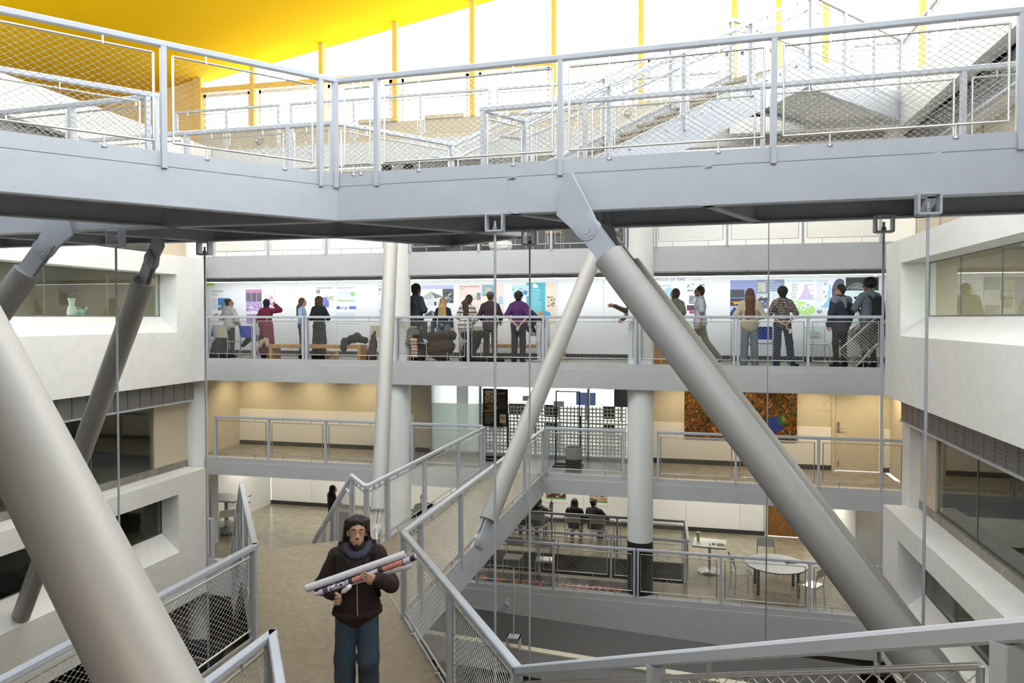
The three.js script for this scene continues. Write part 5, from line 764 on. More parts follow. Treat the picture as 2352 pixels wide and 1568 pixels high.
  const cv = document.createElement('canvas'); cv.width = 512; cv.height = 256; const c = cv.getContext('2d'); c.fillStyle = '#d9cfe4'; c.fillRect(0, 0, 512, 256); for (const [a, b, col] of [[0.04, 0.09, '#5d5570'], [0.3, 0.34, '#3c3848'], [0.34, 0.49, '#d98f88'], [0.6, 0.65, '#3c3a44'], [0.65, 0.85, '#d5847c'], [0.85, 0.862, '#46292b'], [0.93, 0.98, '#2e2a33']]) { c.fillStyle = col; c.fillRect(512 * a, 0, 512 * (b - a), 256); } for (let k = 0; k < 240; k++) { c.fillStyle = ['#4a4458', '#8a80a0', '#efe8f2', '#b8aac4'][k % 4]; c.fillRect(rr(55, 150), rr(0, 256), rr(4, 18), rr(4, 14)); } for (let k = 0; k < 90; k++) { c.fillStyle = ['#e8b0a8', '#c0685f', '#f0cdc8'][k % 3]; c.fillRect(rr(340, 430), rr(0, 256), rr(3, 16), rr(2, 10)); }
  const tx = new THREE.CanvasTexture(cv); tx.colorSpace = THREE.SRGBColorSpace; const print = new THREE.MeshPhysicalMaterial({ map: tx, roughness: 0.6, side: THREE.DoubleSide });
  const dep = 6.42, roll = (x0, y0, x1, y1, r, d0, d1, m, lab, t) => single('paper_roll', spiral(atD(x0, y0, dep + d0), atD(x1, y1, dep + d1), r, t), m, lab, 'paper roll', 'paper rolls carried by the man');
  roll(704, 1351, 931, 1272, 0.034, 0.0, 0.02, paper, 'thick plain white paper roll carried by the man', 3);
  roll(734, 1361, 958, 1278, 0.026, -0.03, 0.0, print, 'printed pink and lavender paper roll carried by the man', 3);
  roll(724, 1364, 946, 1299, 0.018, 0.06, 0.05, paper, 'thin white paper roll behind the printed one', 2);
  single('folded_napkin', sdfMesh([cap([0, 0, 0], [0.05, 0.04, 0.01], 0.018, 0.022, { n: 0.008, nf: 40 })], 0.006, 0.01).applyMatrix4(new THREE.Matrix4().makeRotationY(yaw)).translate(...atD(789, 1358, 6.27).toArray()), paper, 'crumpled white napkin in the hand of the man', 'napkin');
}
// ---------- posters and prints ----------
const FONT = 'sans-serif';
function printed(name, label, cat, px0, py0, px1, py1, z, draw, group, t = 0.006, sc = 5) {
  const a = atZ((px0 + px1) / 2, py0, z), b = atZ((px0 + px1) / 2, py1, z), x0 = pxX(px0, z), x1 = pxX(px1, z), cv = document.createElement('canvas'); cv.width = Math.round(Math.min(1024, (px1 - px0) * sc)); cv.height = Math.round(Math.min(1024, (py1 - py0) * sc));
  const c = cv.getContext('2d'); draw(c, cv.width, cv.height); const tx = new THREE.CanvasTexture(cv); tx.colorSpace = THREE.SRGBColorSpace; tx.anisotropy = 8;
  const m = new THREE.MeshPhysicalMaterial({ map: tx, roughness: 0.55 }), g = new THREE.BoxGeometry(x1 - x0, a.y - b.y, t), o = new THREE.Mesh(g, m); o.name = numbered(name); o.position.set((x0 + x1) / 2, (a.y + b.y) / 2, z + t / 2); o.userData = { label, category: cat }; if (group) o.userData.group = group; scene.add(o); return o;
}
const R = (c, col, x, y, w, h) => { c.fillStyle = col; c.fillRect(x, y, w, h); };
const lines = (c, col, x, y, w, n, dy, th = 2) => { for (let i = 0; i < n; i++) R(c, col, x, y + i * dy, w * rr(0.6, 1), th); };
const photo = (c, x, y, w, h, cols) => { c.save(); c.beginPath(); c.rect(x, y, w, h); c.clip(); R(c, cols[0], x, y, w, h); for (let i = 0; i < 70; i++) { c.fillStyle = cols[1 + Math.floor(rnd() * (cols.length - 1))]; c.globalAlpha = 0.7; c.fillRect(x + rr(-0.1, 1) * w, y + rr(0.2, 1) * h, rr(0.03, 0.22) * w, rr(0.03, 0.16) * h); } c.globalAlpha = 1; c.restore(); };
const txt = (c, s, x, y, px, col = '#222', w = '') => { c.fillStyle = col; c.font = `${w} ${px}px ${FONT}`; c.textBaseline = 'top'; c.fillText(s, x, y); };
const roof3d = (c, x, y, s, col) => { c.fillStyle = col[0]; c.beginPath(); c.moveTo(x, y + 0.25 * s); c.lineTo(x + 0.4 * s, y); c.lineTo(x + 0.55 * s, y + 0.35 * s); c.lineTo(x + 0.1 * s, y + 0.4 * s); c.fill(); c.fillStyle = col[1]; c.beginPath(); c.moveTo(x + 0.4 * s, y); c.lineTo(x + s, y + 0.25 * s); c.lineTo(x + 0.62 * s, y + 0.35 * s); c.fill(); c.strokeStyle = '#333'; c.lineWidth = 2; c.stroke(); };
const ZP = ZW + 0.002, PG = 'posters on the display wall';
printed('poster', 'narrow white poster with pencil sketches beside the white block', 'poster', 475, 672, 486, 738, ZP, (c, w, h) => { R(c, '#eef0ee', 0, 0, w, h); for (let i = 0; i < 40; i++) R(c, '#8d9290', rr(0, w), rr(0.05, 0.95) * h, rr(4, 16), 2); }, PG);
printed('notice', 'lime green paper notice above the posters', 'notice', 474, 640, 493, 656, ZP + 0.03, (c, w, h) => { R(c, '#a9e04c', 0, 0, w, h); lines(c, '#5d8f1f', 30, 20, 40, 4, 14, 3); }, undefined);
printed('poster', 'white poster with a desert house photograph and black plan drawings', 'poster', 486, 665, 527, 736, ZP, (c, w, h) => { R(c, '#f1f3f2', 0, 0, w, h); lines(c, '#3a3f45', 10, 12, 150, 2, 9, 4); lines(c, '#8c9298', 10, 40, 90, 5, 8, 2); R(c, '#cfd4d8', 8, 88, w - 16, 2); photo(c, 76, 98, 128, 140, ['#3f7fc8', '#b5714b', '#8a4f38', '#e8e6e0', '#5d7a4a']); R(c, '#d9dde0', 10, 98, 60, 130); photo(c, 20, 262, 90, 70, ['#f4f4f4', '#1c1c1c', '#333', '#e0e0e0']); photo(c, 120, 270, 80, 60, ['#f4f4f4', '#2c2c2c', '#d0d0d0']); }, PG);
printed('poster', 'large pink and mauve poster with dark text columns and city pictures', 'poster', 565, 663, 631, 772, ZP, (c, w, h) => { R(c, '#f3eef4', 0, 0, w, h); R(c, '#c98db0', 0, 8, w * 0.56, 36); R(c, '#b58fc0', 0, 40, w * 0.56, 110); for (let i = 0; i < 3; i++) { R(c, '#54505a', 6 + i * 62, 48, 48, 96); lines(c, '#a8a3ae', 10 + i * 62, 54, 40, 10, 9, 3); } photo(c, 4, 152, w * 0.56, 110, ['#b9a8d8', '#e4dcec', '#7a6aa8', '#c2476f', '#f4eef8']); photo(c, w * 0.66, 60, 100, 160, ['#e9dfe8', '#c06a8c', '#8c5a7c', '#efe6ee']); photo(c, 6, 290, w * 0.6, 110, ['#a892b8', '#6c5a86', '#d8cfe0', '#b06a8a']); R(c, '#6a6674', 8, 430, 90, 90); photo(c, 110, 420, 90, 110, ['#d8c9d8', '#a8829c', '#e9e0ea']); }, PG);
printed('poster', 'pale poster headed Background Spaces with two standing figures and a blue block', 'poster', 726, 657, 768, 740, ZP, (c, w, h) => { R(c, '#f4f6f8', 0, 0, w, h); txt(c, 'Background Spaces', 4, 6, 21, '#8d6f9a', 'bold'); R(c, '#23283a', 10, 40, 10, 44); R(c, '#23283a', 30, 36, 12, 48); lines(c, '#c4cdd8', 64, 56, 120, 4, 12, 2); R(c, '#6f78c4', 64, 128, 86, 112); lines(c, '#c9ccec', 74, 150, 60, 5, 14, 2); photo(c, 130, 100, 72, 66, ['#f4f6f8', '#7d9a5a', '#c8803c', '#3f4a52', '#d9d2b8']); lines(c, '#b7bcc4', 110, 270, 80, 5, 14, 2); }, PG);
printed('poster', 'pale poster headed Background Spaces with a blue and green site drawing', 'poster', 773, 657, 819, 742, ZP, (c, w, h) => { R(c, '#f5f8fa', 0, 0, w, h); txt(c, 'Background Spaces', 4, 6, 22, '#a77f98', 'bold'); R(c, '#cfe6f4', 22, 66, 178, 100); R(c, '#f2f8fc', 50, 96, 110, 60); c.fillStyle = '#9ad28a'; c.beginPath(); c.arc(190, 90, 26, 0, 7); c.fill(); R(c, '#a5b86a', 18, 160, 190, 12); R(c, '#5a66b4', 2, 230, 42, 34); photo(c, 52, 226, 84, 42, ['#f5f8fa', '#23262e', '#e4e8ec']); R(c, '#6d80c0', 146, 230, 80, 34); R(c, '#dcebf4', 2, 300, 220, 100); photo(c, 120, 316, 60, 50, ['#eef4f8', '#b03a4a', '#e8dcdc']); }, PG);
printed('poster', 'white poster with small black plans half hidden by the upright strut', 'poster', 866, 652, 908, 742, ZP, (c, w, h) => { R(c, '#f3f5f6', 0, 0, w, h); txt(c, 'The Guest', 10, 6, 20, '#7b8088', 'bold'); photo(c, 12, 40, 44, 44, ['#f3f5f6', '#33363c', '#9aa0a8']); photo(c, 10, 96, 24, 34, ['#f3f5f6', '#33363c', '#c8ccd0']); R(c, '#dfe8ee', 6, 170, w, 260); photo(c, 30, 280, 60, 90, ['#dfe8ee', '#6a7684', '#c2ccd6']); }, PG);
printed('poster', 'black and white poster of folded roof buildings under a lavender band', 'poster', 968, 655, 1042, 782, ZP, (c, w, h) => { R(c, '#edf0f3', 0, 0, w, h); R(c, '#c3c4e6', 0, 0, w, 42); roof3d(c, 14, 72, 230, ['#b6bcb8', '#77807c']); R(c, '#d7dcdc', 60, 160, 180, 70); R(c, '#2c2f33', 150, 190, 22, 40); photo(c, w * 0.66, 42, w * 0.34, 162, ['#5a5d60', '#c9ccce', '#2c2e30', '#8a8d90', '#e4e6e6']); roof3d(c, 34, 290, 200, ['#4a4e54', '#6a6f76']); lines(c, '#b9bec4', w * 0.68, 240, 100, 6, 20, 3); for (let i = 0; i < 4; i++) { R(c, '#2b2d31', 14 + i * 94, 410, 56, 210); photo(c, 72 + i * 94, 430, 34, 170, ['#edf0f3', '#1f2124', '#9aa0a6']); } }, PG);
printed('poster', 'pale pink poster with a red heading and small blue sketches', 'poster', 1054, 654, 1106, 742, ZP, (c, w, h) => { R(c, '#f2dcd2', 0, 0, w, h); txt(c, 'THE FIERCE INDEPENDENT', 10, 10, 18, '#9a2f34', 'bold'); txt(c, 'PROJECT', 10, 38, 15, '#a84a48', 'bold'); lines(c, '#e3bdb2', 14, 90, 160, 3, 10, 2); photo(c, 150, 90, 50, 90, ['#f2dcd2', '#c8a05a', '#3a9ac0', '#e8e2d8']); photo(c, 206, 92, 44, 84, ['#5a8ab0', '#2b4a66', '#8fb0c4', '#c8b088']); lines(c, '#e0b0a8', 120, 230, 120, 10, 16, 3); }, PG);
printed('poster', 'pale pink poster with a photograph of a tiered building against blue sky', 'poster', 1107, 653, 1157, 742, ZP, (c, w, h) => { R(c, '#f0ddd2', 0, 0, w, h); R(c, '#8db3c8', 4, 4, w * 0.56, 128); c.fillStyle = '#d9c49a'; for (let i = 0; i < 6; i++) c.fillRect(46 + rr(-8, 8), 40 + i * 16, rr(40, 74), 13); R(c, '#a98a52', 4, 116, w * 0.56, 16); photo(c, 120, 150, 60, 80, ['#d8d2c4', '#c09a68', '#e8e0d0']); R(c, '#a8c8d8', 190, 140, 50, 90); lines(c, '#dcb8ac', 20, 260, 200, 8, 18, 3); }, PG);
printed('poster', 'turquoise poster with a house drawing and white text', 'poster', 1168, 648, 1277, 742, ZP, (c, w, h) => { R(c, '#e9eeea', 0, 0, w, h); R(c, '#53b4c6', w * 0.38, 4, w * 0.4, h); R(c, '#e9dcc8', w * 0.78, 4, w * 0.22, h); R(c, '#bfe0ee', 44, 34, 190, 124); c.strokeStyle = '#5a4538'; c.lineWidth = 5; c.beginPath(); c.moveTo(100, 104); c.lineTo(140, 70); c.lineTo(184, 104); c.stroke(); R(c, '#b9d0da', 108, 100, 70, 46); c.fillStyle = '#3f93c4'; c.beginPath(); c.arc(196, 118, 26, 0, 7); c.fill(); c.fillStyle = '#86c66a'; c.beginPath(); c.arc(56, 80, 14, 0, 7); c.fill(); c.fillStyle = '#ecf5f6'; c.beginPath(); c.arc(304, 40, 26, 0, 7); c.fill(); c.fillRect(296, 40, 46, 24); txt(c, 'SUSTAINABLE', 270, 78, 15, '#eefafa', 'bold'); lines(c, '#d6f0f2', 268, 110, 130, 16, 17, 4); lines(c, '#79c8d4', 268, 60, 10, 1, 1); photo(c, 446, 130, 92, 150, ['#e9dcc8', '#b4623f', '#7d9a4a', '#3f7fb4', '#e8d2b0', '#5a4a3a']); R(c, '#d28a3a', 350, 340, 60, 40); c.fillStyle = '#4aa3d8'; c.beginPath(); c.arc(440, 380, 46, 0, 7); c.fill(); }, PG);
printed('poster', 'white poster headed RECIPROCITY OF TIME with pictures', 'poster', 1478, 630, 1623, 742, ZP, (c, w, h) => { R(c, '#f2f4f4', 0, 0, w, h); txt(c, 'RECIPROCITY OF TIME', 40, 30, 44, '#3f4a78'); txt(c, 'SECTION PERSPECTIVE', 70, 116, 25, '#5a6470'); c.fillStyle = '#a8cfdc'; c.beginPath(); c.arc(300, 240, 90, 0, 7); c.fill(); txt(c, 'SHORT SECTIONS', 560, 54, 14, '#777'); photo(c, 500, 84, 200, 110, ['#f2f4f4', '#3c5a74', '#b8c8b0', '#2a2c30', '#dfe6e8']); R(c, '#ffffff', 580, 96, 60, 80); R(c, '#c9cdd2', 520, 240, 180, 100); photo(c, 530, 246, 160, 90, ['#8d949c', '#4a5058', '#d0d4d8']); photo(c, 500, 356, 210, 60, ['#3c2f3c', '#d04a8a', '#5a5060', '#e87ab0']); photo(c, 530, 420, 170, 30, ['#c0608a', '#d88aa8', '#7a3a58']); }, PG);
printed('poster', 'slate blue poster with a dusk interior and a blue mountain shape', 'poster', 1677, 643, 1738, 732, ZP, (c, w, h) => { R(c, '#8f9cc8', 0, 0, w, h); R(c, '#4a4c58', 0, 108, w * 0.53, 92); photo(c, 0, 210, w * 0.6, 86, ['#3a3a5a', '#c89a3a', '#5a4a3a', '#2c2f44']); R(c, '#e8b84a', 40, 250, 100, 22); R(c, '#c4c8dc', 0, 300, w, 150); c.fillStyle = '#33477e'; c.beginPath(); c.moveTo(0, 445); c.lineTo(0, 370); c.lineTo(50, 306); c.lineTo(100, 360); c.lineTo(110, 445); c.fill(); }, PG);
printed('poster', 'grey blue poster with pale text bars and room photographs', 'poster', 1738, 642, 1801, 732, ZP, (c, w, h) => { R(c, '#7f92ac', 0, 0, w, 250); R(c, '#e4e8ea', 0, 250, w, h); txt(c, 'THE CONCEPT', 100, 10, 16, '#e8eef4', 'bold'); photo(c, 8, 30, 96, 110, ['#c9c2a4', '#a89a6a', '#8fa2b4', '#d8d2bc']); lines(c, '#c3ced8', 130, 44, 170, 5, 22, 7); photo(c, 0, 160, 130, 90, ['#cfcac4', '#8a8680', '#4a4844', '#e8e4de']); R(c, '#e6eaec', 150, 140, 160, 120); lines(c, '#8a94a4', 170, 160, 100, 4, 20, 4); photo(c, 20, 210, 110, 120, ['#46505c', '#1f2a3a', '#98a4b0', '#e0e4e8']); photo(c, 150, 300, 150, 100, ['#8c949a', '#3a4046', '#d4d8da', '#6a90a8']); }, PG);
printed('poster', 'white poster headed The Arctic Observations with a green and violet map', 'poster', 1804, 640, 1872, 738, ZP, (c, w, h) => { R(c, '#f0f5f7', 0, 0, w, h); txt(c, 'The Arctic, Observations', 16, 10, 26, '#9fc6dc', 'bold'); for (let i = 0; i < 7; i++) { c.strokeStyle = '#7a828a'; c.lineWidth = 3; c.strokeRect(70 + rr(-20, 20), 50 + i * 26, rr(26, 66), 20); } for (let r = 0; r < 3; r++) for (let i = 0; i < 5; i++) R(c, '#d49aba', 250 + i * 16, 60 + r * 62, 6, 18); c.fillStyle = '#d3c4e4'; c.beginPath(); c.moveTo(220, 60); c.quadraticCurveTo(200, 200, 120, 240); c.lineTo(340, 240); c.quadraticCurveTo(270, 180, 250, 70); c.fill(); c.fillStyle = '#c3ec92'; c.beginPath(); c.ellipse(160, 330, 190, 76, 0.2, 0, 7); c.fill(); c.fillStyle = '#cfe4f4'; c.beginPath(); c.ellipse(40, 430, 130, 60, 0, 0, 7); c.fill(); for (const [x, y] of [[110, 300], [200, 330], [60, 370], [260, 300]]) { c.fillStyle = '#eef4f4'; c.beginPath(); c.arc(x, y, 34, 0, 7); c.fill(); photo(c, x - 14, y - 14, 28, 28, ['#dfe6ea', '#5a6670', '#9aa6b0']); } R(c, '#33363a', 60, 270, 22, 14); }, PG);
printed('poster', 'white poster headed The Arctic with blue river and violet sphere', 'poster', 1872, 640, 1938, 738, ZP, (c, w, h) => { R(c, '#eef3f6', 0, 0, w, h); txt(c, 'The Arctic', 12, 10, 28, '#8fbede', 'bold'); lines(c, '#aab4bc', 14, 50, 90, 14, 16, 3); c.fillStyle = '#9ad0ee'; c.beginPath(); c.moveTo(150, 60); c.quadraticCurveTo(170, 120, 140, 170); c.quadraticCurveTo(170, 240, 60, 330); c.lineTo(240, 330); c.quadraticCurveTo(150, 240, 178, 160); c.quadraticCurveTo(190, 110, 170, 60); c.fill(); photo(c, 100, 40, 30, 30, ['#eef3f6', '#3a4048']); photo(c, 90, 130, 24, 34, ['#eef3f6', '#6a727a']); photo(c, 110, 180, 20, 40, ['#eef3f6', '#4a3a30']); c.fillStyle = '#53506a'; c.beginPath(); c.ellipse(280, 150, 90, 150, 0, 0, 7); c.fill(); c.fillStyle = '#b98ad0'; c.beginPath(); c.ellipse(300, 180, 60, 110, 0, 0, 7); c.fill(); photo(c, 20, 350, 60, 50, ['#e0ecf2', '#2a3038', '#8fa0a8']); R(c, '#4aa0d8', 170, 430, 90, 30); }, PG);
printed('poster', 'mint poster with a dark photograph of an arched roof', 'poster', 1941, 636, 2018, 742, ZP, (c, w, h) => { R(c, '#d3ece6', 0, 0, w, h); R(c, '#2c3030', 4, 4, w - 8, 150); c.strokeStyle = '#7d8680'; c.lineWidth = 16; c.beginPath(); c.moveTo(20, 140); c.quadraticCurveTo(120, 20, 230, 110); c.stroke(); photo(c, 60, 80, 260, 66, ['#565e5a', '#a8aea4', '#3a403e', '#c8ccc4']); c.fillStyle = '#1f2223'; c.beginPath(); c.moveTo(90, 230); c.lineTo(140, 220); c.lineTo(120, 260); c.fill(); photo(c, 160, 200, 60, 50, ['#d3ece6', '#c08a5a', '#e8dcc8']); lines(c, '#7f9a94', 250, 200, 90, 12, 18, 4); photo(c, 130, 340, 160, 120, ['#e4f2ee', '#3a4044', '#98a8a4', '#d08a9a']); }, PG);
printed('poster', 'white framed colour print of people on a lawn in the lowest gallery, nearer the bridge', 'poster', 1253, 1112, 1302, 1154, ZW1 + 0.004, (c, w, h) => { R(c, '#f2f2f2', 0, 0, w, h); photo(c, 8, 8, w - 16, h - 50, ['#6a3a3a', '#8a2a3a', '#e0d8d0', '#2a2c2a', '#4a7a3a', '#1a1c1a']); R(c, '#5a9a3a', 8, h - 60, w - 16, 18); });
printed('poster', 'white framed colour print of a crowd in the lowest gallery, nearer the column', 'poster', 1353, 1118, 1398, 1162, ZW1 + 0.004, (c, w, h) => { R(c, '#f2f2f2', 0, 0, w, h); photo(c, 8, 8, w - 16, h - 50, ['#c8b8a0', '#6a4a3a', '#e4dccc', '#a8403a', '#3a3a34', '#d8a878']); R(c, '#5a8a3a', 8, h - 56, w - 16, 14); });
printed('wall_sign', 'small white room sign beside the cream door', 'sign', 1887, 924, 1907, 942, ZW + 0.002, (c, w, h) => { R(c, '#dcd8c8', 0, 0, w, h); txt(c, 'OFFICE', 8, 8, 18, '#4a4a48', 'bold'); lines(c, '#9a968a', 8, 40, 70, 4, 10, 3); });
// the large abstract panel
printed('painting', 'large abstract panel of orange, green, black and blue shapes', 'painting', 1573, 897, 1832, 1006, ZW + 0.004, (c, w, h) => {
  R(c, '#6a4518', 0, 0, w, h); const cols = ['#a8691f', '#1b3319', '#0f1610', '#6e4016', '#14261a', '#b8743c', '#224822', '#3a2410', '#8a5018', '#0c100c'];
  for (let i = 0; i < 900; i++) { const x = rr(0, w), y = rr(0, h), n = fbm(x / 130, y / 130, 3, 3); c.save(); c.translate(x, y); c.rotate(n * 9); c.fillStyle = cols[Math.floor(rnd() * cols.length)]; c.beginPath(); c.moveTo(-rr(4, 20), -rr(2, 7)); c.quadraticCurveTo(0, -rr(6, 18), rr(6, 26), rr(-4, 4)); c.quadraticCurveTo(rr(-6, 6), rr(4, 14), -rr(4, 18), rr(0, 6)); c.fill(); c.restore(); }
  c.fillStyle = '#2b3f92'; c.beginPath(); c.moveTo(w * 0.74, h * 0.56); c.lineTo(w * 0.84, h * 0.5); c.lineTo(w * 0.88, h * 0.78); c.lineTo(w * 0.78, h * 0.92); c.lineTo(w * 0.72, h * 0.8); c.fill(); c.fillStyle = '#2f6a34'; c.fillRect(w * 0.84, h * 0.48, w * 0.06, h * 0.2); c.fillRect(w * 0.3, h * 0.3, w * 0.05, h * 0.16); c.strokeStyle = '#e0955c'; c.lineWidth = 7; for (let k = 0; k < 9; k++) { c.beginPath(); const x = rr(0, w), y = rr(0, h); c.moveTo(x, y); c.bezierCurveTo(x + rr(-90, 90), y + rr(-60, 60), x + rr(-90, 90), y + rr(-60, 60), x + rr(-120, 120), y + rr(-90, 90)); c.stroke(); }
}, undefined, 0.05, 4);
// ---------- gallery light track and glass panel clips ----------
{
  const y = 9.79, z = -17.75, g = thing('light_track', 'long grey light track washing the poster wall', 'light track', V(-4, y, z)), glow = mat('ledGlow', { color: C(1, 1, 1), emissive: C(0.92, 0.97, 1), emissiveIntensity: 6 });
  part(g, 'housing', box(XL - 1.4, XR + 0.6, y, y + 0.09, z - 0.05, z + 0.05), M.steelDark); part(g, 'led_strip', box(XL - 1.4, XR + 0.6, y - 0.012, y, z - 0.045, z + 0.0), glow);
  for (let k = 0; k < 15; k++) { const x = XL - 0.55 + k * 1.15; part(g, 'hanger', rod(V(x, y + 0.05, z), V(x, L4 - 0.22, z), 0.012, 6), M.black); }
  [592, 680, 773, 866, 966, 1070, 1172, 1280, 1386, 1500, 1622, 1748, 1876, 2010].forEach((p, i) => { const x = pxX(p, ZW), yy = atZ(p, 648 - (p - 592) * 0.012, ZW).y; part(g, 'panel_clip', rbox(x - 0.05, x + 0.05, yy - 0.03, yy + 0.03, ZW, ZW + 0.025, 0.005, 1), M.stainless); });
}
// ---------- furniture ----------
function sledChair(name, label, seatMat) {
  const g = thing(name, label, 'chair', V(0, 0, 0), 'gallery chairs'); const r = 0.011;
  for (const q of [-1, 1]) { const x = 0.23 * q; lpart(g, 'side_frame', pipe([V(x, 0.84, -0.27), V(x, 0.6, -0.22), V(x, 0.45, -0.2), V(x, 0.45, 0.1), V(x, 0.44, 0.2), V(x * 1.05, 0.25, 0.22), V(x * 1.05, 0.03, 0.24), V(x * 1.05, 0.012, 0.2), V(x * 1.05, 0.012, -0.22), V(x * 1.05, 0.05, -0.25), V(x, 0.44, -0.21)], r, 6, 60), M.stainless); }
  lpart(g, 'cross_bar', rod(V(-0.23, 0.44, 0.12), V(0.23, 0.44, 0.12), r, 6), M.stainless); lpart(g, 'cross_bar', rod(V(-0.24, 0.012, -0.15), V(0.24, 0.012, -0.15), r, 6), M.stainless);
  const seat = new THREE.PlaneGeometry(0.44, 0.42, 8, 8); seat.rotateX(-PI / 2); const p = seat.attributes.position; for (let i = 0; i < p.count; i++) p.setY(i, 0.468 - 0.016 * Math.cos(p.getX(i) * 6) + 0.02 * Math.max(0, p.getZ(i) - 0.1) * -3); seat.computeVertexNormals(); const s2 = seat.clone(); s2.translate(0, -0.012, 0); lpart(g, 'seat', [flat(seat), flat(s2)], seatMat);
  const bk = new THREE.PlaneGeometry(0.45, 0.3, 8, 4), b = bk.attributes.position; for (let i = 0; i < b.count; i++) { const x = b.getX(i), y = b.getY(i); b.setXYZ(i, x, y + 0.7, -0.29 + 0.9 * x * x - (y) * 0.2); } bk.computeVertexNormals(); const b2 = bk.clone(); b2.translate(0, 0, 0.012); lpart(g, 'backrest', [flat(bk), flat(b2)], seatMat);
  return g;
}
const blueP = mat('bluePlastic', { color: C(0.012, 0.06, 0.52), roughness: 0.4, side: THREE.DoubleSide }), beigeP = mat('beigePlastic', { color: C(0.5, 0.47, 0.36), roughness: 0.45, side: THREE.DoubleSide }), mintP = mat('mintPlastic', { color: C(0.55, 0.66, 0.62), roughness: 0.35, side: THREE.DoubleSide });
const onL3 = (px, z) => V(pxX(px, z), L3, z);
const ch1 = sledChair('sled_chair', 'blue plastic chair with a dark coat on its seat, before the maroon coat', blueP); ch1.position.copy(onL3(582, -16.75)); ch1.rotation.y = PI - 0.3;
clone(ch1, 'blue plastic chair tucked in beside the white block', onL3(478, -16.9), PI + 0.4);
clone(ch1, 'blue plastic chair against the wall behind the woman with very long hair', onL3(1750, -18.0), 0.1);
const ch2 = sledChair('sled_chair', 'beige plastic chair in front of the woman with the bun', beigeP); ch2.position.copy(onL3(522, -16.55)); ch2.rotation.y = PI - 0.2;
clone(ch2, 'beige plastic chair near the end of the wooden bench', onL3(857, -17.2), PI + 0.1);
clone(ch2, 'beige plastic chair turned sideways beside the striped scarf', onL3(975, -16.62), PI / 2 + 0.25);
clone(ch2, 'beige plastic chair under the brown coat', onL3(1012, -16.75), PI);
clone(ch2, 'beige plastic chair under the black coat', onL3(1088, -16.75), PI);
const ch3 = sledChair('sled_chair', 'pale mint chair with a grey sheet on it against the display wall', mintP); ch3.position.copy(onL3(1876, -18.0)); ch3.rotation.y = 0.05;
{ const q = onL3(1876, -18.0); single('paper_sheet', rbox(q.x - 0.12, q.x + 0.12, L3 + 0.62, L3 + 0.74, q.z - 0.235, q.z - 0.215, 0.003, 1), M.fascia, 'small grey sheet leaning on the mint chair', 'paper'); }
// the leaning pack of stacked chairs beside the end of the railing
{
  const base = V(pxX(1983, -16.5), L3, -16.5);
  for (let i = 0; i < 13; i++) { const c = (i % 6 === 3 ? ch1 : ch2).clone(); c.name = numbered('sled_chair'); c.userData = { label: i % 6 === 3 ? 'blue chair in the leaning pack of stacked chairs beside the railing end' : 'wire-framed chair in the leaning pack of stacked chairs beside the railing end', category: 'chair', group: i % 6 === 3 ? 'blue stacked chairs' : 'stacked chairs' }; c.rotation.set(0, -PI / 2 + 0.1, 0); const w = new THREE.Quaternion().setFromAxisAngle(V(0, 0, 1), -0.75); c.quaternion.premultiply(w); const t = i * 0.055; c.position.set(base.x - 0.36 + t * 0.72 * 0.9, L3 + 0.21 + t * 0.75 * 0.85, base.z - 0.12 - i * 0.004); scene.add(c); }
}
function bench(label, xa, xb, z, dz) { const g = thing('wooden_bench', label, 'bench', V((xa + xb) / 2, L3, z)); part(g, 'top', rbox(xa, xb, L3 + 0.29, L3 + 0.38, z - dz / 2, z + dz / 2, 0.006, 1), M.wood); part(g, 'leg', rbox(xa, xa + 0.09, L3, L3 + 0.29, z - dz / 2, z + dz / 2, 0.005, 1), M.wood); part(g, 'leg', rbox(xb - 0.09, xb, L3, L3 + 0.29, z - dz / 2, z + dz / 2, 0.005, 1), M.wood); }
bench('long low wooden bench with slab legs in front of the posters', pxX(617, -16.55), pxX(828, -16.55), -16.75, 0.42);
bench('low wooden bench against the wall behind the person in purple', pxX(1112, -18.1), pxX(1296, -18.1), -18.15, 0.4);
{ const a = pxX(1502, -16.9), b = pxX(1572, -16.9), g = thing('wooden_crate', 'plain wooden box standing behind the thick strut', 'crate', V((a + b) / 2, L3, -16.95)); part(g, 'body', rbox(a, b, L3, L3 + 0.42, -17.15, -16.75, 0.005, 1), M.wood); part(g, 'lid', rbox(a - 0.01, b + 0.01, L3 + 0.42, L3 + 0.44, -17.16, -16.74, 0.004, 1), M.wood); }
{ const a = onL3(763, -17.4), g = thing('small_crate', 'small slatted crate under the wooden bench', 'crate', a); for (let k = 0; k < 3; k++) part(g, 'slat', rbox(a.x - 0.13, a.x + 0.13, L3 + 0.02 + k * 0.06, L3 + 0.06 + k * 0.06, a.z + 0.1, a.z + 0.115, 0.003, 1), M.wood); for (const q of [-1, 1]) part(g, 'end', rbox(a.x + 0.13 * q - 0.008, a.x + 0.13 * q + 0.008, L3, L3 + 0.2, a.z - 0.1, a.z + 0.1, 0.003, 1), M.wood); }
function heap(name, label, cat, base, prims, m, cell = 0.018, k = 0.05) { const o = new THREE.Mesh(sdfMesh(prims, cell, k), m); o.name = numbered(name); o.position.copy(base); o.userData = { label, category: cat }; scene.add(o); return o; }
const N1 = { n: 0.03, nf: 9 };
heap('coat', 'black coat thrown over a chair beside the white block', 'coat', onL3(503, -16.45), [cap([-0.12, 0.12, 0], [0.02, 0.62, -0.05], 0.16, 0.1, N1), cap([0.02, 0.6, -0.05], [0.16, 0.2, 0.05], 0.11, 0.15, N1), cap([-0.2, 0.1, 0], [0.26, 0.08, 0.05], 0.1, 0.1, N1)], blk);
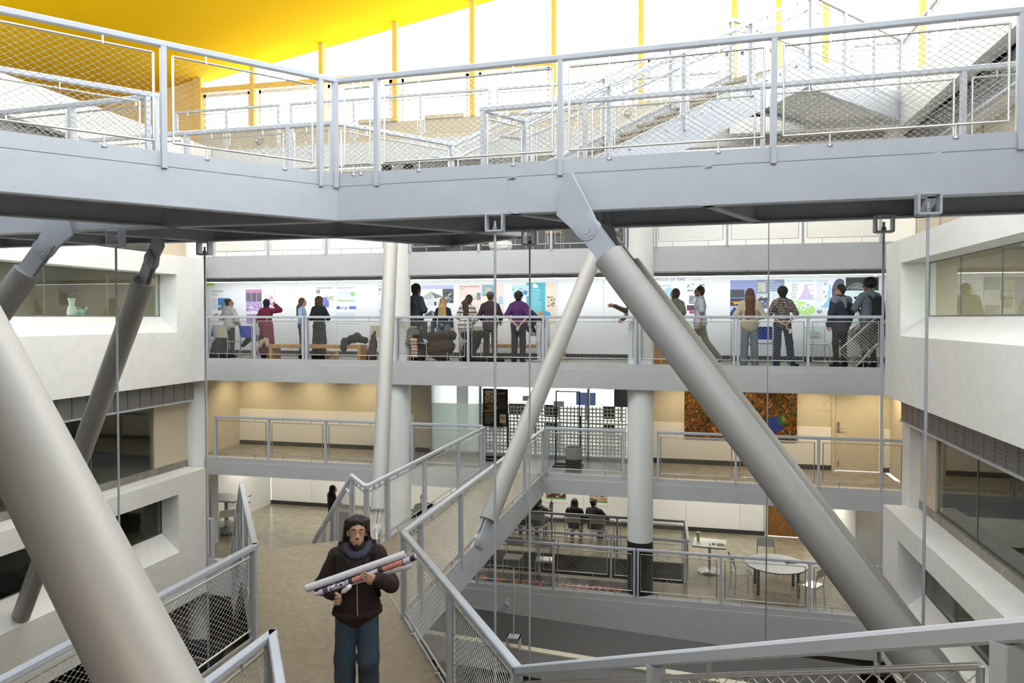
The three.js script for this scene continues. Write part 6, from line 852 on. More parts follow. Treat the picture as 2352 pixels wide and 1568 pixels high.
heap('bag', 'dark purple bag on the floor under the black coat', 'bag', onL3(500, -16.35), [cap([-0.18, 0.06, 0], [0.1, 0.06, 0], 0.06, 0.06, N1)], cloth(0.03, 0.02, 0.045), 0.014);
heap('coat', 'dark coat lying on the seat of the blue chair', 'coat', onL3(584, -16.75), [cap([-0.14, 0.52, 0], [0.16, 0.53, 0.02], 0.08, 0.09, N1), cap([-0.12, 0.5, 0.1], [-0.2, 0.34, 0.2], 0.07, 0.05, N1)], blk);
heap('scarf', 'cream knitted scarf hanging from the blue chair', 'scarf', onL3(600, -16.6), [cap([-0.16, 0.16, 0.1], [0.02, 0.42, 0.05], 0.03, 0.05, N1), cap([0.02, 0.42, 0.05], [0.14, 0.5, 0.0], 0.06, 0.05, N1), cap([0.14, 0.5, 0], [0.18, 0.36, 0.02], 0.05, 0.05, N1)], cloth(0.5, 0.42, 0.3), 0.012, 0.02);
heap('jacket', 'black quilted jacket rolled up on the end of the wooden bench', 'jacket', onL3(818, -16.7).add(V(0, 0.37, 0)), [cap([-0.26, 0.1, 0.02], [0.02, 0.2, 0], 0.1, 0.11, N1), cap([0.02, 0.2, 0], [0.24, 0.12, 0], 0.1, 0.08, N1), cap([-0.26, 0.1, 0.12], [-0.24, -0.08, 0.24], 0.09, 0.07, N1)], cloth(0.022, 0.018, 0.018));
heap('coat', 'reddish brown coat hanging over the beige chair near the bench end', 'coat', onL3(852, -16.6), [cap([0, 0.1, 0], [0.06, 0.58, 0], 0.13, 0.06, N1), cap([0.08, 0.1, 0], [0.1, 0.72, -0.02], 0.06, 0.03, N1)], cloth(0.07, 0.03, 0.028));
heap('coat', 'black coat with a grey fur collar draped over a chair', 'coat', onL3(957, -16.62), [cap([-0.1, 0.12, 0], [-0.06, 0.7, -0.05], 0.1, 0.12, N1), cap([0.1, 0.1, 0], [0.02, 0.7, -0.05], 0.12, 0.1, N1), cap([0.12, 0.12, 0.02], [0.2, 0.4, 0], 0.08, 0.05, N1)], cloth(0.02, 0.02, 0.022));
heap('fur_scarf', 'mottled grey fur scarf on the draped black coat', 'scarf', onL3(950, -16.5), [cap([-0.1, 0.44, 0.1], [-0.05, 0.72, 0.03], 0.07, 0.09, { n: 0.03, nf: 30 }), cap([-0.05, 0.72, 0.03], [0.1, 0.7, 0.03], 0.09, 0.06, { n: 0.03, nf: 30 })], cloth(0.2, 0.19, 0.17), 0.014, 0.03);
{ const cv = document.createElement('canvas'); cv.width = 32; cv.height = 256; const c = cv.getContext('2d'), cl = ['#d9a05a', '#e9dccb', '#8a4a52', '#e3b06a', '#b9a8b8', '#5a4a66', '#efe4d4', '#c98a3c']; for (let i = 0; i < 16; i++) R(c, cl[i % 8], 0, i * 16, 32, 16); const t = new THREE.CanvasTexture(cv); t.colorSpace = THREE.SRGBColorSpace; const p = onL3(951, -16.32), pl = new THREE.BoxGeometry(0.16, 0.46, 0.015, 4, 12, 1), a = pl.attributes.position; for (let i = 0; i < a.count; i++) a.setZ(i, a.getZ(i) + 0.03 * Math.sin(a.getY(i) * 9)); pl.computeVertexNormals(); const o = new THREE.Mesh(pl, new THREE.MeshPhysicalMaterial({ map: t, roughness: 0.95 })); o.name = 'striped_scarf'; o.position.set(p.x, L3 + 0.34, p.z); o.userData = { label: 'knitted scarf with orange, cream and purple stripes', category: 'scarf' }; scene.add(o); }
heap('coat', 'brown coat draped over a chair beside the striped sweater', 'coat', onL3(1012, -16.62), [cap([-0.26, 0.58, -0.05], [0.26, 0.64, -0.05], 0.13, 0.12, N1), cap([-0.2, 0.3, 0], [0.2, 0.36, 0], 0.18, 0.16, N1), cap([-0.1, 0.14, 0.02], [0.14, 0.12, 0.02], 0.1, 0.08, N1)], cloth(0.04, 0.022, 0.014));
heap('coat', 'long black coat draped over a chair beside the man in the cap', 'coat', onL3(1083, -16.6), [cap([-0.16, 0.64, -0.04], [0.2, 0.66, -0.04], 0.11, 0.1, N1), cap([-0.1, 0.2, 0], [0.06, 0.5, 0], 0.18, 0.16, N1), cap([-0.14, 0.12, 0], [0.08, 0.1, 0], 0.12, 0.12, N1)], cloth(0.016, 0.013, 0.014));
heap('bag', 'black bag lying on the floor between the chairs', 'bag', onL3(1125, -16.45), [cap([-0.3, 0.06, 0], [0.3, 0.06, 0.02], 0.06, 0.06, N1)], blk, 0.014);
// ---------- second gallery: bins, easels, extinguisher ----------
function bin(label, p, r, h, liner) { const g = thing('waste_bin', label, 'bin', p); lpart(g, 'drum', lathe([[0, 0], [r * 0.9, 0], [r, h], [r - 0.012, h], [r * 0.88, 0.015], [0, 0.015]], 28), M.black); lpart(g, 'liner', at2(lathe([[r + 0.004, h * (liner ? 0.5 : 0.88)], [r + 0.008, h + 0.004], [r - 0.02, h + 0.01], [r - 0.03, h * 0.6]], 28), 0, 0, 0), mat('liner' + (liner ? 1 : 0), { color: liner ? C(0.3, 0.3, 0.3) : C(0.03, 0.03, 0.03), roughness: 0.35, side: THREE.DoubleSide })); }
bin('round black waste bin by the second gallery wall', V(pxX(497, -17.9), L2, -17.9), 0.2, 0.6, 0); bin('round black waste bin with a grey plastic liner', V(pxX(1318, -17.3), L2, -17.3), 0.21, 0.5, 1);
function easel(label, px0, px1, z, pyTop, pyBot, poster) {
  const x0 = pxX(px0, z), x1 = pxX(px1, z), yt = atZ(px0, pyTop, z).y, yb = atZ(px0, pyBot, z).y, g = thing('poster_stand', label, 'poster stand', V((x0 + x1) / 2, L2, z)), B = (a, b) => bar(a, b, 0.03, 0.03, 0.004);
  part(g, 'frame', [box(x0, x0 + 0.025, yb, yt, z, z + 0.03), box(x1 - 0.025, x1, yb, yt, z, z + 0.03), box(x0, x1, yt - 0.025, yt, z, z + 0.03), box(x0, x1, yb, yb + 0.025, z, z + 0.03)], M.black);
  for (const x of [x0 + 0.0, x1]) part(g, 'upright', box(x - 0.018, x + 0.018, L2 + 0.04, yb + (yt - yb) * 0.35, z - 0.01, z + 0.02), M.black);
  part(g, 'foot', [box(x0 - 0.05, x1 + 0.05, L2, L2 + 0.05, z + 0.16, z + 0.21), box(x0 - 0.05, x1 + 0.05, L2, L2 + 0.05, z - 0.24, z - 0.19), box(x0 - 0.05, x0 + 0.0, L2, L2 + 0.05, z - 0.24, z + 0.2), box(x1, x1 + 0.05, L2, L2 + 0.05, z - 0.24, z + 0.2)], M.black);
  if (poster) { const cv = document.createElement('canvas'); cv.width = 320; cv.height = 512; poster(cv.getContext('2d'), 320, 512); const t = new THREE.CanvasTexture(cv); t.colorSpace = THREE.SRGBColorSpace; part(g, 'poster_sheet', new THREE.BoxGeometry(x1 - x0 - 0.05, yt - yb - 0.05, 0.006).translate((x0 + x1) / 2, (yt + yb) / 2, z + 0.02), new THREE.MeshPhysicalMaterial({ map: t, roughness: 0.5 }), 'black poster with orange and white lettering'); }
}
easel('black stand holding a black and orange poster', 1110, 1167, -17.9, 892, 978, (c, w, h) => { R(c, '#191512', 0, 0, w, h); photo(c, 10, 10, 170, 180, ['#c9b99a', '#3a332a', '#e4d8c0', '#8a7a60', '#1c1814']); R(c, '#c98a2a', 196, 36, 104, 24); txt(c, 'WELCOME!', 200, 38, 20, '#1c150c', 'bold'); photo(c, 200, 120, 110, 150, ['#3a302a', '#6a5a48', '#221c18']); R(c, '#b8862f', 8, 140, 60, 20); txt(c, 'PLACE', 14, 196, 34, '#e8a63c', 'bold'); txt(c, 'MEMORY &', 40, 224, 28, '#e8a63c', 'bold'); txt(c, 'CULTURE', 66, 250, 30, '#f0c070', 'bold'); R(c, '#d8952c', 10, 286, 120, 30); txt(c, 'INCUBATOR', 14, 290, 22, '#1c150c', 'bold'); lines(c, '#b8a888', 12, 334, 150, 12, 13, 4); R(c, '#d8cbb0', 220, 346, 86, 126); photo(c, 232, 366, 60, 60, ['#d8cbb0', '#4a2a1c', '#8a5a3c']); R(c, '#d8952c', 256, 480, 50, 14); });
easel('empty black poster stand frame', 1277, 1333, -17.45, 897, 984);
{ const x0 = pxX(2078, ZW + 0.1), x1 = pxX(2100, ZW + 0.1), ya = atZ(2089, 978, ZW).y, yb = atZ(2089, 922, ZW).y, z = ZW + 0.02; const g = thing('extinguisher_cabinet', 'recessed cabinet frame on the cream wall', 'cabinet', V((x0 + x1) / 2, ya, z)); part(g, 'back', box(x0, x1, ya, yb, z - 0.02, z), M.black); part(g, 'frame', [box(x0 - 0.03, x0, ya - 0.03, yb + 0.03, z - 0.02, z + 0.16), box(x1, x1 + 0.03, ya - 0.03, yb + 0.03, z - 0.02, z + 0.16), box(x0 - 0.03, x1 + 0.03, ya - 0.03, ya, z - 0.02, z + 0.16), box(x0 - 0.03, x1 + 0.03, yb, yb + 0.03, z - 0.02, z + 0.16)], M.cream);
  const e = thing('fire_extinguisher', 'red fire extinguisher with a white label in its cabinet', 'extinguisher', V((x0 + x1) / 2, ya, z + 0.08)), red = mat('red', { color: C(0.42, 0.015, 0.012), roughness: 0.3 }); lpart(e, 'cylinder', lathe([[0, 0.0], [0.068, 0], [0.072, 0.02], [0.072, 0.36], [0.05, 0.41], [0.022, 0.43], [0, 0.43]], 24), red); lpart(e, 'label', at2(flat(new THREE.CylinderGeometry(0.0735, 0.0735, 0.16, 20, 1, true, -1, 2)), 0, 0.22, 0), M.whiteBoard); lpart(e, 'valve', [rod(V(0, 0.42, 0), V(0, 0.48, 0), 0.016), rbox(-0.02, 0.07, 0.47, 0.485, -0.01, 0.01, 0.003, 1), rbox(-0.02, 0.07, 0.5, 0.512, -0.01, 0.01, 0.003, 1)], M.black); }
// desk things behind the office glass
{ const dz = -20.2, x0 = pxX(1110, dz), x1 = pxX(1470, dz), g = thing('office_desk', 'long white desk behind the frosted glass', 'desk', V((x0 + x1) / 2, L2, dz)); part(g, 'top', rbox(x0, x1, L2 + 0.72, L2 + 0.76, dz - 0.4, dz + 0.4, 0.005, 1), M.whiteBoard); for (const x of [x0 + 0.05, (x0 + x1) / 2, x1 - 0.05]) part(g, 'leg', box(x - 0.02, x + 0.02, L2, L2 + 0.72, dz - 0.35, dz + 0.35), M.steel);
  for (const [px, w, hh, lab, m, y] of [[1188, 0.5, 0.32, 'dark jacket-coloured box on the office desk', M.black, 0.1], [1346, 0.55, 0.36, 'blue screen on the office desk', mat('screenBlue', { color: C(0.12, 0.16, 0.4), roughness: 0.3 }), 0.42], [1428, 0.4, 0.55, 'black monitor arm on the office desk', M.black, 0.4], [1284, 0.3, 0.16, 'small dark case on the office desk', M.grille, 0.36]]) { const x = pxX(px, dz); const s = thing('monitor', lab, 'monitor', V(x, L2 + 0.76, dz)); lpart(s, 'panel', rbox(-w / 2, w / 2, y, y + hh, -0.02, 0.02, 0.008, 1), m); lpart(s, 'stand', [rbox(-0.03, 0.03, 0, y + 0.05, -0.03, -0.01, 0.004, 1), rbox(-0.1, 0.1, 0, 0.015, -0.1, 0.08, 0.004, 1)], M.grille); }
  const bx = pxX(1062, -19.2), bz = -19.2, b = thing('banner', 'white patterned roll-up banner behind the frosted glass', 'banner', V(bx, L2, bz)); part(b, 'sheet', rbox(bx - 0.17, bx + 0.17, L2 + 0.05, L2 + 2.1, bz, bz + 0.01, 0.003, 1), M.whiteBoard); part(b, 'base', rbox(bx - 0.2, bx + 0.2, L2, L2 + 0.06, bz - 0.1, bz + 0.1, 0.01, 1), M.grille);
  const n = thing('notice', 'yellowish paper notice inside the office glass', 'notice', V(pxX(1208, ZW - 0.03), atZ(1208, 915, ZW).y, ZW - 0.03)); lpart(n, 'sheet', rbox(-0.09, 0.09, -0.07, 0.07, -0.004, 0, 0.001, 1), M.cream); }
// ---------- lowest gallery furniture ----------
function alChair(label, p, ry, group) { const g = thing('metal_chair', label, 'chair', V(0, 0, 0), group), r = 0.013; lpart(g, 'seat', rbox(-0.21, 0.21, 0.44, 0.455, -0.2, 0.2, 0.006, 1), M.aluminium); const bk = rbox(-0.2, 0.2, 0.62, 0.83, -0.008, 0.008, 0.006, 1); bk.rotateX(-0.12).translate(0, 0.03, -0.15); lpart(g, 'backrest', bk, M.aluminium); for (const q of [-1, 1]) { lpart(g, 'leg', rod(V(0.2 * q, 0, 0.19), V(0.2 * q, 0.45, 0.17), r, 8), M.stainless); lpart(g, 'leg', pipe([V(0.2 * q, 0, -0.23), V(0.2 * q, 0.44, -0.2), V(0.2 * q, 0.7, -0.235), V(0.2 * q, 0.85, -0.27)], r, 8, 16), M.stainless); } lpart(g, 'cross_bar', rod(V(-0.2, 0.42, 0.17), V(0.2, 0.42, 0.17), 0.01, 6), M.stainless); lpart(g, 'cross_bar', rod(V(-0.2, 0.42, -0.2), V(0.2, 0.42, -0.2), 0.01, 6), M.stainless); g.position.copy(p); g.rotation.y = ry; return g; }
mat('aluminium', { color: C(0.62, 0.62, 0.6), roughness: 0.32, metalness: 0.85 });
const onL1 = (px, z) => V(pxX(px, z), L1, z);
const ac = alChair('empty metal chair before the black stair well, beside the hanging rod', onL1(1178, -16.95), 0);
clone(ac, 'empty metal chair before the black stair well, nearer the column', onL1(1252, -16.95), 0.05);
clone(ac, 'empty metal chair before the stair well, half hidden by the lower footbridge', onL1(1100, -16.95), -0.1);
for (const [px, l] of [[1196, 'metal chair of the seated person half hidden by the lower footbridge'], [1238, 'metal chair of the person pointing upwards'], [1318, 'metal chair of the woman with long straight black hair'], [1376, 'metal chair of the person with crossed ankles']]) clone(ac, l, onL1(px, SZ + 0.02), PI);
railing('railing with cable mesh on the near side of the black stair well', [V(HX0, L1, HZ1 + 0.12), V(HX1, L1, HZ1 + 0.12)], { drop: 0, spacing: 1.9 });
railing('railing with cable mesh on the far side of the black stair well', [V(HX0, L1, HZ0 - 0.1), V(HX1, L1, HZ0 - 0.1), V(HX1 + 0.05, L1, HZ1 + 0.1)], { drop: 0, spacing: 1.9, skipLast: true });
{ const p = onL1(1633, -18.3), g = thing('pedestal_table', 'square white pedestal table with a round steel foot', 'table', p), top = atZ(1633, 1246, -18.3).y - L1; lpart(g, 'top', rbox(-0.39, 0.39, top - 0.03, top, -0.36, 0.36, 0.012), M.whiteBoard); lpart(g, 'edge', rbox(-0.393, 0.393, top - 0.036, top - 0.012, -0.363, 0.363, 0.012), M.black); lpart(g, 'pole', rod(V(0, 0.04, 0), V(0, top - 0.03, 0), 0.035, 16), M.stainless); lpart(g, 'foot', lathe([[0, 0], [0.3, 0], [0.3, 0.02], [0.2, 0.045], [0.04, 0.07], [0, 0.07]], 32), M.stainless); g.rotation.y = -0.1;
  const y = L1 + top, t = thing('tumbler', 'lime green tumbler on the pedestal table', 'tumbler', V(p.x - 0.27, y, p.z - 0.08)), lime = mat('lime', { color: C(0.4, 0.55, 0.1), roughness: 0.35 }); lpart(t, 'cup', lathe([[0, 0], [0.036, 0], [0.042, 0.1], [0.047, 0.2], [0.045, 0.2], [0, 0.2]], 20), lime); lpart(t, 'lid', lathe([[0, 0.2], [0.045, 0.2], [0.045, 0.222], [0, 0.225]], 20), M.whiteBoard);
  single('phone', rbox(p.x + 0.05, p.x + 0.12, y, y + 0.009, p.z + 0.03, p.z + 0.17, 0.004, 1), M.blackGloss, 'black phone on the pedestal table', 'phone'); single('notebook', rbox(p.x + 0.15, p.x + 0.34, y, y + 0.012, p.z + 0.05, p.z + 0.22, 0.003, 1), mat('kraft', { color: C(0.45, 0.33, 0.17), roughness: 0.8 }), 'brown notebook on the pedestal table', 'notebook'); single('pen', rod(V(p.x + 0.2, y + 0.017, p.z + 0.1), V(p.x + 0.3, y + 0.017, p.z + 0.15), 0.005, 6), M.black, 'black pen on the brown notebook', 'pen'); single('paper_sheet', rbox(p.x + 0.08, p.x + 0.28, y, y + 0.003, p.z - 0.2, p.z - 0.1, 0.001, 1), M.whiteBoard, 'white paper strip on the pedestal table', 'paper'); single('marker_pen', rod(V(p.x - 0.01, y + 0.01, p.z + 0.1), V(p.x + 0.01, y + 0.01, p.z + 0.25), 0.01, 8), M.black, 'black marker at the edge of the pedestal table', 'pen'); }
{ const z = -17.35, p = onL1(1787, z), top = atZ(1787, 1293, z).y - L1, g = thing('round_table', 'round white table with four black legs', 'table', p); lpart(g, 'top', lathe([[0, top - 0.03], [0.66, top - 0.03], [0.675, top - 0.015], [0.67, top], [0, top]], 56), M.whiteBoard); for (const [x, q] of [[0.42, 0.38], [-0.42, 0.38], [0.42, -0.38], [-0.42, -0.38]]) lpart(g, 'leg', rod(V(x, 0, q), V(x, top - 0.03, q), 0.032, 14), M.black); lpart(g, 'rim', lathe([[0.66, top - 0.034], [0.678, top - 0.034], [0.678, top - 0.012], [0.66, top - 0.012]], 56), M.black);
  const y = L1 + top; single('box', rbox(p.x + 0.2, p.x + 0.3, y, y + 0.05, p.z - 0.12, p.z - 0.05, 0.004, 1), M.black, 'small black and white box on the round table', 'box'); heap('keys', 'bunch of keys on the round table', 'keys', V(p.x + 0.38, y, p.z - 0.06), [cap([-0.06, 0.015, 0], [0.05, 0.015, 0.03], 0.015, 0.012, { n: 0.01, nf: 60 })], M.stainless, 0.006, 0.01);
  clone(ac, 'metal chair behind the round table, facing the atrium', V(p.x - 0.1, L1, p.z - 0.95), 0.0); clone(ac, 'metal chair at the round table on the side of the pedestal table', V(p.x - 0.75, L1, p.z + 0.25), PI / 2 + 0.2); clone(ac, 'metal chair at the round table, nearest the railing', V(p.x + 0.62, L1, p.z + 0.68), -PI / 2 - 0.6); }
{ const z = -18.4, p = onL1(516, z), g = thing('counter_table', 'dark grey table on a drum foot at the end of the lowest gallery', 'table', p); lpart(g, 'top', rbox(-0.55, 0.5, 0.98, 1.02, -0.5, 0.35, 0.01), M.grille); lpart(g, 'foot', lathe([[0, 0], [0.3, 0], [0.3, 0.16], [0.05, 0.18], [0.05, 0.98], [0, 0.98]], 28), M.steelDark); clone(ac, 'metal chair drawn up to the dark grey table', onL1(512, -17.95), PI + 0.9); clone(ac, 'metal chair with a pale seat beyond the dark grey table', onL1(545, -18.75), PI / 2); }
{ const z = -19.0, p = onL1(985, z), g = thing('work_table', 'pale green topped table of the seated man in the dark jacket', 'table', p); lpart(g, 'top', rbox(-0.6, 0.6, 0.7, 0.735, -0.35, 0.35, 0.006), mat('paleGreen', { color: C(0.5, 0.55, 0.3), roughness: 0.5 })); for (const [x, q] of [[0.55, 0.3], [-0.55, 0.3], [0.55, -0.3], [-0.55, -0.3]]) lpart(g, 'leg', rod(V(x, 0, q), V(x, 0.7, q), 0.02), M.steel); }
{ const p = onL1(1283, -19.2); const b = thing('drink_bottle', 'small bottle of amber drink standing on the concrete floor', 'bottle', p); lpart(b, 'glass', lathe([[0, 0], [0.034, 0], [0.034, 0.15], [0.012, 0.19], [0.012, 0.23], [0, 0.23]], 18), mat('amber', { color: C(0.3, 0.16, 0.02), roughness: 0.15 })); lpart(b, 'cap', lathe([[0, 0.23], [0.014, 0.23], [0.014, 0.25], [0, 0.25]], 12), M.stainless); }
// floor lettering in front of the stair well, read from the gallery side
{ const x0 = pxX(1060, -16.5), x1 = pxX(1441, -16.4), cv = document.createElement('canvas'); cv.width = 1024; cv.height = 208; const c = cv.getContext('2d'); R(c, '#0d1110', 0, 0, 1024, 208); txt(c, 'CAUTION  NOT  A  C', 24, 40, 96, '#e2603a', 'bold'); c.fillStyle = '#e2603a'; const t = new THREE.CanvasTexture(cv); t.colorSpace = THREE.SRGBColorSpace; t.center.set(0.5, 0.5); t.rotation = PI; const g = new THREE.PlaneGeometry(x1 - x0, 0.86); g.rotateX(-PI / 2); const o = new THREE.Mesh(g, new THREE.MeshPhysicalMaterial({ map: t, roughness: 0.25, clearcoat: 0.5 })); o.name = 'floor_sticker'; o.position.set((x0 + x1) / 2, L1 + 0.004, -16.64); o.userData = { label: 'black floor sticker strip with orange CAUTION NOT A lettering', category: 'floor sticker' }; scene.add(o);
  const y0 = pxX(1545, -16.6), y1 = pxX(1626, -16.6), c2 = document.createElement('canvas'); c2.width = 256; c2.height = 32; const d = c2.getContext('2d'); R(d, '#8f8468', 0, 0, 256, 32); for (let i = 0; i < 9; i++) { R(d, '#d8644a', 10 + i * 27, 8, 14, 5); R(d, '#d8644a', 12 + i * 27, 16, 4, 8); } const t2 = new THREE.CanvasTexture(c2); t2.colorSpace = THREE.SRGBColorSpace; const q = new THREE.Mesh(new THREE.PlaneGeometry(y1 - y0, 0.1).rotateX(-PI / 2), new THREE.MeshPhysicalMaterial({ map: t2, roughness: 0.4 })); q.name = 'floor_sticker_001'; q.position.set((y0 + y1) / 2, L1 + 0.004, -16.5); q.userData = { label: 'faint strip of small orange floor lettering beyond the column', category: 'floor sticker' }; scene.add(q); }
// ---------- window sill objects, studio furniture, lamps ----------
{ const X = XL - 0.62, y = 8.85; part(scene.getObjectByName('wall_left_block'), 'inner_sill', box(X - 0.35, XL - 0.5, 8.76, 8.85, -15.1, ZN), M.white);
  const pv = atX(165, 727, X), v = thing('vase', 'tall white waisted vase on the window sill', 'vase', V(X, y, pv.z)); lpart(v, 'body', lathe([[0, 0], [0.085, 0], [0.095, 0.05], [0.085, 0.14], [0.05, 0.22], [0.062, 0.3], [0.075, 0.36], [0.068, 0.36], [0.04, 0.22], [0.07, 0.1], [0, 0.03]], 32), M.whiteBoard);
  const pc = atX(184, 727, X), w = thing('watering_can', 'small mint green watering can beside the vase', 'watering can', V(X, y, pc.z)), mint = mat('mint', { color: C(0.45, 0.68, 0.58), roughness: 0.4 }); lpart(w, 'body', lathe([[0, 0], [0.085, 0], [0.075, 0.1], [0.06, 0.13], [0.05, 0.13], [0.06, 0.1], [0, 0.02]], 24), mint); lpart(w, 'spout', [rod(V(0, 0.04, -0.07), V(0, 0.15, -0.17), 0.014, 10), rod(V(0, 0.15, -0.165), V(0, 0.165, -0.185), 0.014, 12, 0.03)], mint); lpart(w, 'handle', pipe([V(0, 0.04, 0.08), V(0, 0.13, 0.13), V(0, 0.19, 0.05), V(0, 0.13, -0.03)], 0.009, 8, 20), mint); }
{ const pw = mat('plywood', { color: C(0.5, 0.3, 0.14), roughness: 0.5 }); const mk = (px, z, l) => { const g = thing('plywood_chair', l, 'chair', V(pxX(px, z), L4, z)); lpart(g, 'seat', rbox(-0.2, 0.2, 0.43, 0.445, -0.2, 0.2, 0.006, 1), pw); lpart(g, 'backrest', rbox(-0.2, 0.2, 0.45, 0.8, 0.2, 0.214, 0.006, 1), pw); for (const [x, q] of [[-0.18, -0.18], [0.18, -0.18], [-0.18, 0.2], [0.18, 0.2]]) lpart(g, 'leg', rod(V(x, 0, q), V(x, 0.5, q), 0.011), M.stainless); };
  mk(1196, -17.2, 'plywood chair in the studio gallery beside the hanging bracket'); mk(1274, -17.1, 'plywood chair in the studio gallery beside the gusset'); 
  const z = -17.9, a = pxX(1110, z), b = pxX(1420, z), t = thing('studio_table', 'long cluttered studio table above the poster gallery', 'table', V((a + b) / 2, L4, z)); part(t, 'top', rbox(a, b, L4 + 0.72, L4 + 0.76, z - 0.45, z + 0.45, 0.005, 1), M.fascia); for (const x of [a + 0.05, b - 0.05]) part(t, 'leg', box(x - 0.03, x + 0.03, L4, L4 + 0.72, z - 0.4, z + 0.4), M.steelDark);
  heap('blue_cloth', 'crumpled blue cloth on the studio table', 'cloth', V(pxX(1250, z + 0.3), L4 + 0.76, z + 0.3), [cap([-0.2, 0.04, 0], [0.2, 0.06, 0], 0.05, 0.08, N1)], cloth(0.06, 0.12, 0.5)); heap('white_bag', 'white plastic bag on the studio floor', 'bag', V(pxX(1150, -16.9), L4, -16.9), [cap([-0.14, 0.2, 0], [0.14, 0.16, 0], 0.16, 0.14, N1)], M.whiteBoard); heap('cardboard_heap', 'dark bags piled under the studio table', 'bags', V(pxX(1120, -17.2), L4, -17.2), [cap([-0.3, 0.14, 0], [0.3, 0.16, 0], 0.14, 0.16, N1)], cloth(0.1, 0.09, 0.075)); heap('backpack', 'olive backpack on the studio floor by the column', 'backpack', V(pxX(1405, -17), L4, -17), [cap([-0.1, 0.2, 0], [0.1, 0.3, 0], 0.18, 0.16, N1)], cloth(0.1, 0.1, 0.06));
  for (const [px, k] of [[888, 0], [938, 1]]) { const p = atZ(px, 384, -16.75), s = thing('ceiling_speaker', k ? 'black round speaker under the top gallery, nearer the stair' : 'black round speaker under the top gallery, beside the column', 'speaker', p); lpart(s, 'cone', at2(lathe([[0, 0], [0.1, 0], [0.13, 0.12], [0.1, 0.26], [0, 0.26]], 20), 0, -0.13, 0, 0, 0), M.black); lpart(s, 'bracket', rod(V(0, 0.1, 0), V(0, 0.5, 0), 0.02), M.steel); } }
function spot(label, p, dx) { const g = thing('spotlight', label, 'spotlight', p); lpart(g, 'housing', at2(lathe([[0, 0], [0.05, 0], [0.06, 0.03], [0.06, 0.16], [0.05, 0.16], [0.045, 0.04], [0, 0.03]], 18), 0, 0, 0, 0, 1.2 * (dx || 1)), M.steelDark); lpart(g, 'lens', at2(flat(new THREE.CylinderGeometry(0.047, 0.047, 0.01, 18).translate(0, 0.14, 0)), 0, 0, 0, 0, 1.2 * (dx || 1)), M.cream); lpart(g, 'yoke', [rod(V(-0.07, 0, 0), V(-0.07, 0.12, -0.06), 0.008, 6), rod(V(0.07, 0, 0), V(0.07, 0.12, -0.06), 0.008, 6), rod(V(-0.07, 0.12, -0.06), V(0.07, 0.12, -0.06), 0.008, 6)], M.black); return g; }
function hang(g, h) { lpart(g, 'drop_rod', rod(V(0, 0.1, -0.06), V(0, h, -0.06), 0.01, 6), M.black); }
spot('small spotlight clamped to the top gallery edge near the yellow mullions', atZ(596, 330, ZB + 0.05)); spot('small spotlight clamped to the top gallery edge behind the stair', atZ(1442, 268, ZB + 0.05)); 
hang(spot('round stage spotlight hanging under the low walkway, nearer the corner of the railing', atY(1362, 1541, 2.75)), 0.46); hang(spot('round stage spotlight with a slotted face hanging under the low walkway', atY(1388, 1545, 2.7)), 0.51);
for (const [px, py, l] of [[1118, 1535, 'black bucket seat on the atrium floor below the handrail corner'], [1072, 1590, 'black bucket seat on the atrium floor below the sloping rail']]) { const p = atY(px, py, 0); heap('bucket_seat', l, 'seat', V(p.x, 0, p.z), [cap([0, 0.16, 0], [0, 0.5, 0], 0.26, 0.2, { f: [1, 1] }), cap([-0.15, 0.55, -0.1], [0.15, 0.55, -0.1], 0.1, 0.1)], M.black, 0.025, 0.05); }
{ const p = atY(452, 1570, 0); heap('armchair', 'black upholstered armchair on the atrium floor', 'armchair', V(p.x, 0, p.z), [cap([-0.35, 0.3, 0], [0.35, 0.3, 0], 0.25, 0.25, N1), cap([-0.35, 0.7, -0.3], [0.35, 0.75, -0.3], 0.2, 0.2, N1), cap([-0.45, 0.5, 0.1], [-0.45, 0.5, -0.2], 0.15, 0.15, N1), cap([0.45, 0.5, 0.1], [0.45, 0.5, -0.2], 0.15, 0.15, N1)], blk, 0.03, 0.06); }
{ const p = onL1(800, -17.9), g = thing('booth_seat', 'brown upholstered booth seat behind the descending stair rail', 'seat', p), bm = cloth(0.05, 0.035, 0.025); lpart(g, 'cushion', rbox(-0.35, 0.35, 0.12, 0.46, -0.3, 0.3, 0.05), bm); lpart(g, 'backrest', rbox(-0.35, 0.35, 0.3, 1.05, 0.18, 0.32, 0.05), bm); lpart(g, 'plinth', rbox(-0.33, 0.33, 0, 0.12, -0.27, 0.29, 0.01), M.black); }
// ---------- lamps ----------
areaLight(-4.3, 9.76, -17.72, -4.3, 8.6, -18.5, 17.8, 0.08, new THREE.Color(0.94, 0.98, 1), 27);
// recessed warm downlights over the second gallery
for (const px of [560, 690, 820, 1560, 1720, 1880, 2020]) {
  const x = pxX(px, -17.7), g = thing('downlight', 'small recessed warm downlight in the second gallery ceiling', 'light', V(x, L3 - 0.25, -17.7), 'warm downlights');
  lpart(g, 'ring', at2(flat(new THREE.TorusGeometry(0.07, 0.012, 8, 24)), 0, 0.0, 0, 0, PI / 2), M.steel); lpart(g, 'bulb', at2(flat(new THREE.CylinderGeometry(0.06, 0.06, 0.01, 20)), 0, 0.004, 0), M.bulbWarm || mat('bulbWarm', { color: C(1, 0.9, 0.7), emissive: C(1, 0.8, 0.5), emissiveIntensity: 4 }));
  const l = new THREE.SpotLight(new THREE.Color(1, 0.78, 0.46), 8, 0, 1.15, 0.9); l.position.set(x, L3 - 0.27, -17.7); l.target.position.set(x, L2, -18.1); l.castShadow = true; l.shadow.radius = 3; scene.add(l, l.target);
}
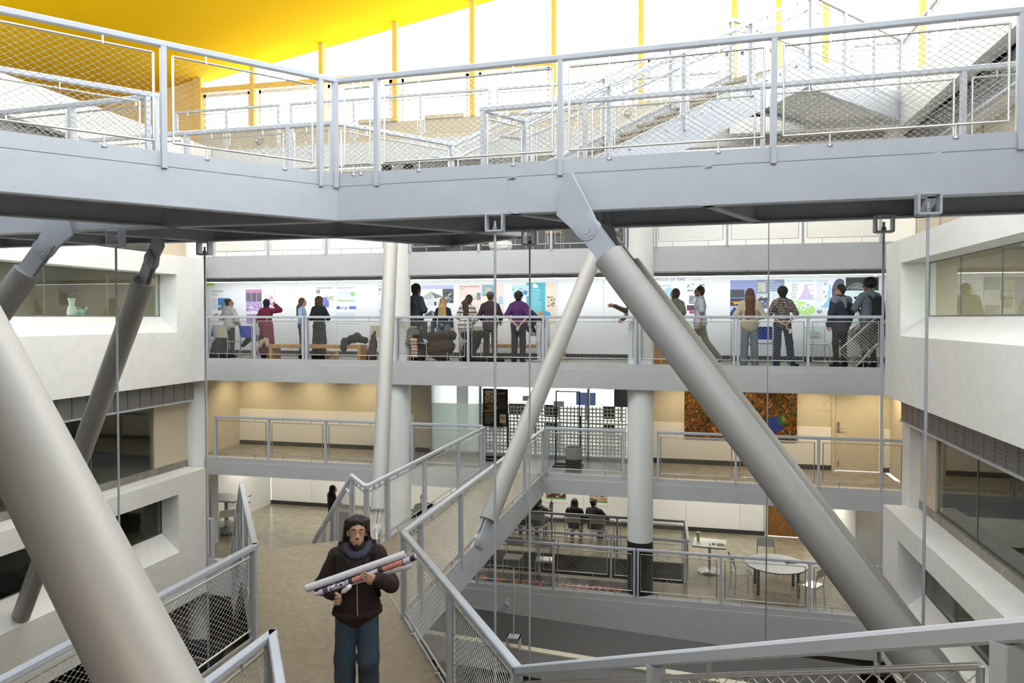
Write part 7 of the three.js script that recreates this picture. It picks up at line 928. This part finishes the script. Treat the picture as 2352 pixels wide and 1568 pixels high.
// flat ceiling panels over the lowest gallery
for (const px of [560, 760, 1000, 1300, 1600, 1850]) {
  const z = -20.0, x = pxX(px, z), g = thing('ceiling_panel_light', 'flat ceiling light panel over the lowest gallery', 'light', V(x, L2 - 0.25, z), 'ceiling panel lights'); lpart(g, 'frame', rbox(-0.62, 0.62, -0.03, 0, -0.17, 0.17, 0.004, 1), M.whiteBoard); lpart(g, 'diffuser', rbox(-0.58, 0.58, -0.034, -0.03, -0.13, 0.13, 0.001, 1), M.panelGlow || mat('panelGlow', { color: C(1, 1, 1), emissive: C(1, 0.96, 0.84), emissiveIntensity: 5 }));
  areaLight(x, L2 - 0.3, z, x, L1, z - 0.01, 1.16, 0.26, new THREE.Color(1, 0.96, 0.84), 40);
}
// panels added to brighten side rooms, office and studio; warm one over the photographer
function roomPanel(label, x, y, z, w, d, col, power) {
  const g = thing('ceiling_panel_light', label, 'light', V(x, y, z)); lpart(g, 'frame', rbox(-w / 2 - 0.04, w / 2 + 0.04, -0.03, 0, -d / 2 - 0.04, d / 2 + 0.04, 0.004, 1), M.whiteBoard); lpart(g, 'diffuser', rbox(-w / 2, w / 2, -0.034, -0.03, -d / 2, d / 2, 0.001, 1), M.panelGlow);
  areaLight(x, y - 0.05, z, x, y - 2, z - 0.01, w, d, col, power);
}
const warm = new THREE.Color(1, 0.86, 0.62);
roomPanel('unseen ceiling light panel added to brighten the room behind the vase', XL - 2.4, 10.1, -10.5, 1.2, 6, new THREE.Color(1, 0.95, 0.75), 4);
roomPanel('unseen ceiling light panel added to brighten the room beside the stacked chairs', XR + 2.4, 10.1, -11.5, 1.2, 6, new THREE.Color(1, 0.95, 0.78), 7);
roomPanel('unseen ceiling light panel added to brighten the office behind the frosted glass', (GX0 + GX1) / 2, L3 - 0.31, -21, 3.5, 1.2, new THREE.Color(0.95, 0.98, 1), 6);
roomPanel('warm ceiling light panel over the photographer', -0.2, L4 - 0.51, 0.4, 3.2, 0.6, warm, 10);
for (const [px, w] of [[600, 'end by the vase window'], [800, 'middle'], [1650, 'side of the thick strut'], [1900, 'end by the stacked chairs']]) roomPanel('added light panel brightening the studio gallery, ' + w, pxX(px, -17.6), L5 - 0.27, -17.6, 2.4, 0.4, new THREE.Color(1, 0.96, 0.86), 12);  // unseen panels added to brighten the wall behind the studio railing
scene.traverse((o) => { if (o.isMesh) { o.castShadow = true; o.receiveShadow = true; } });
renderer.render(scene, camera);
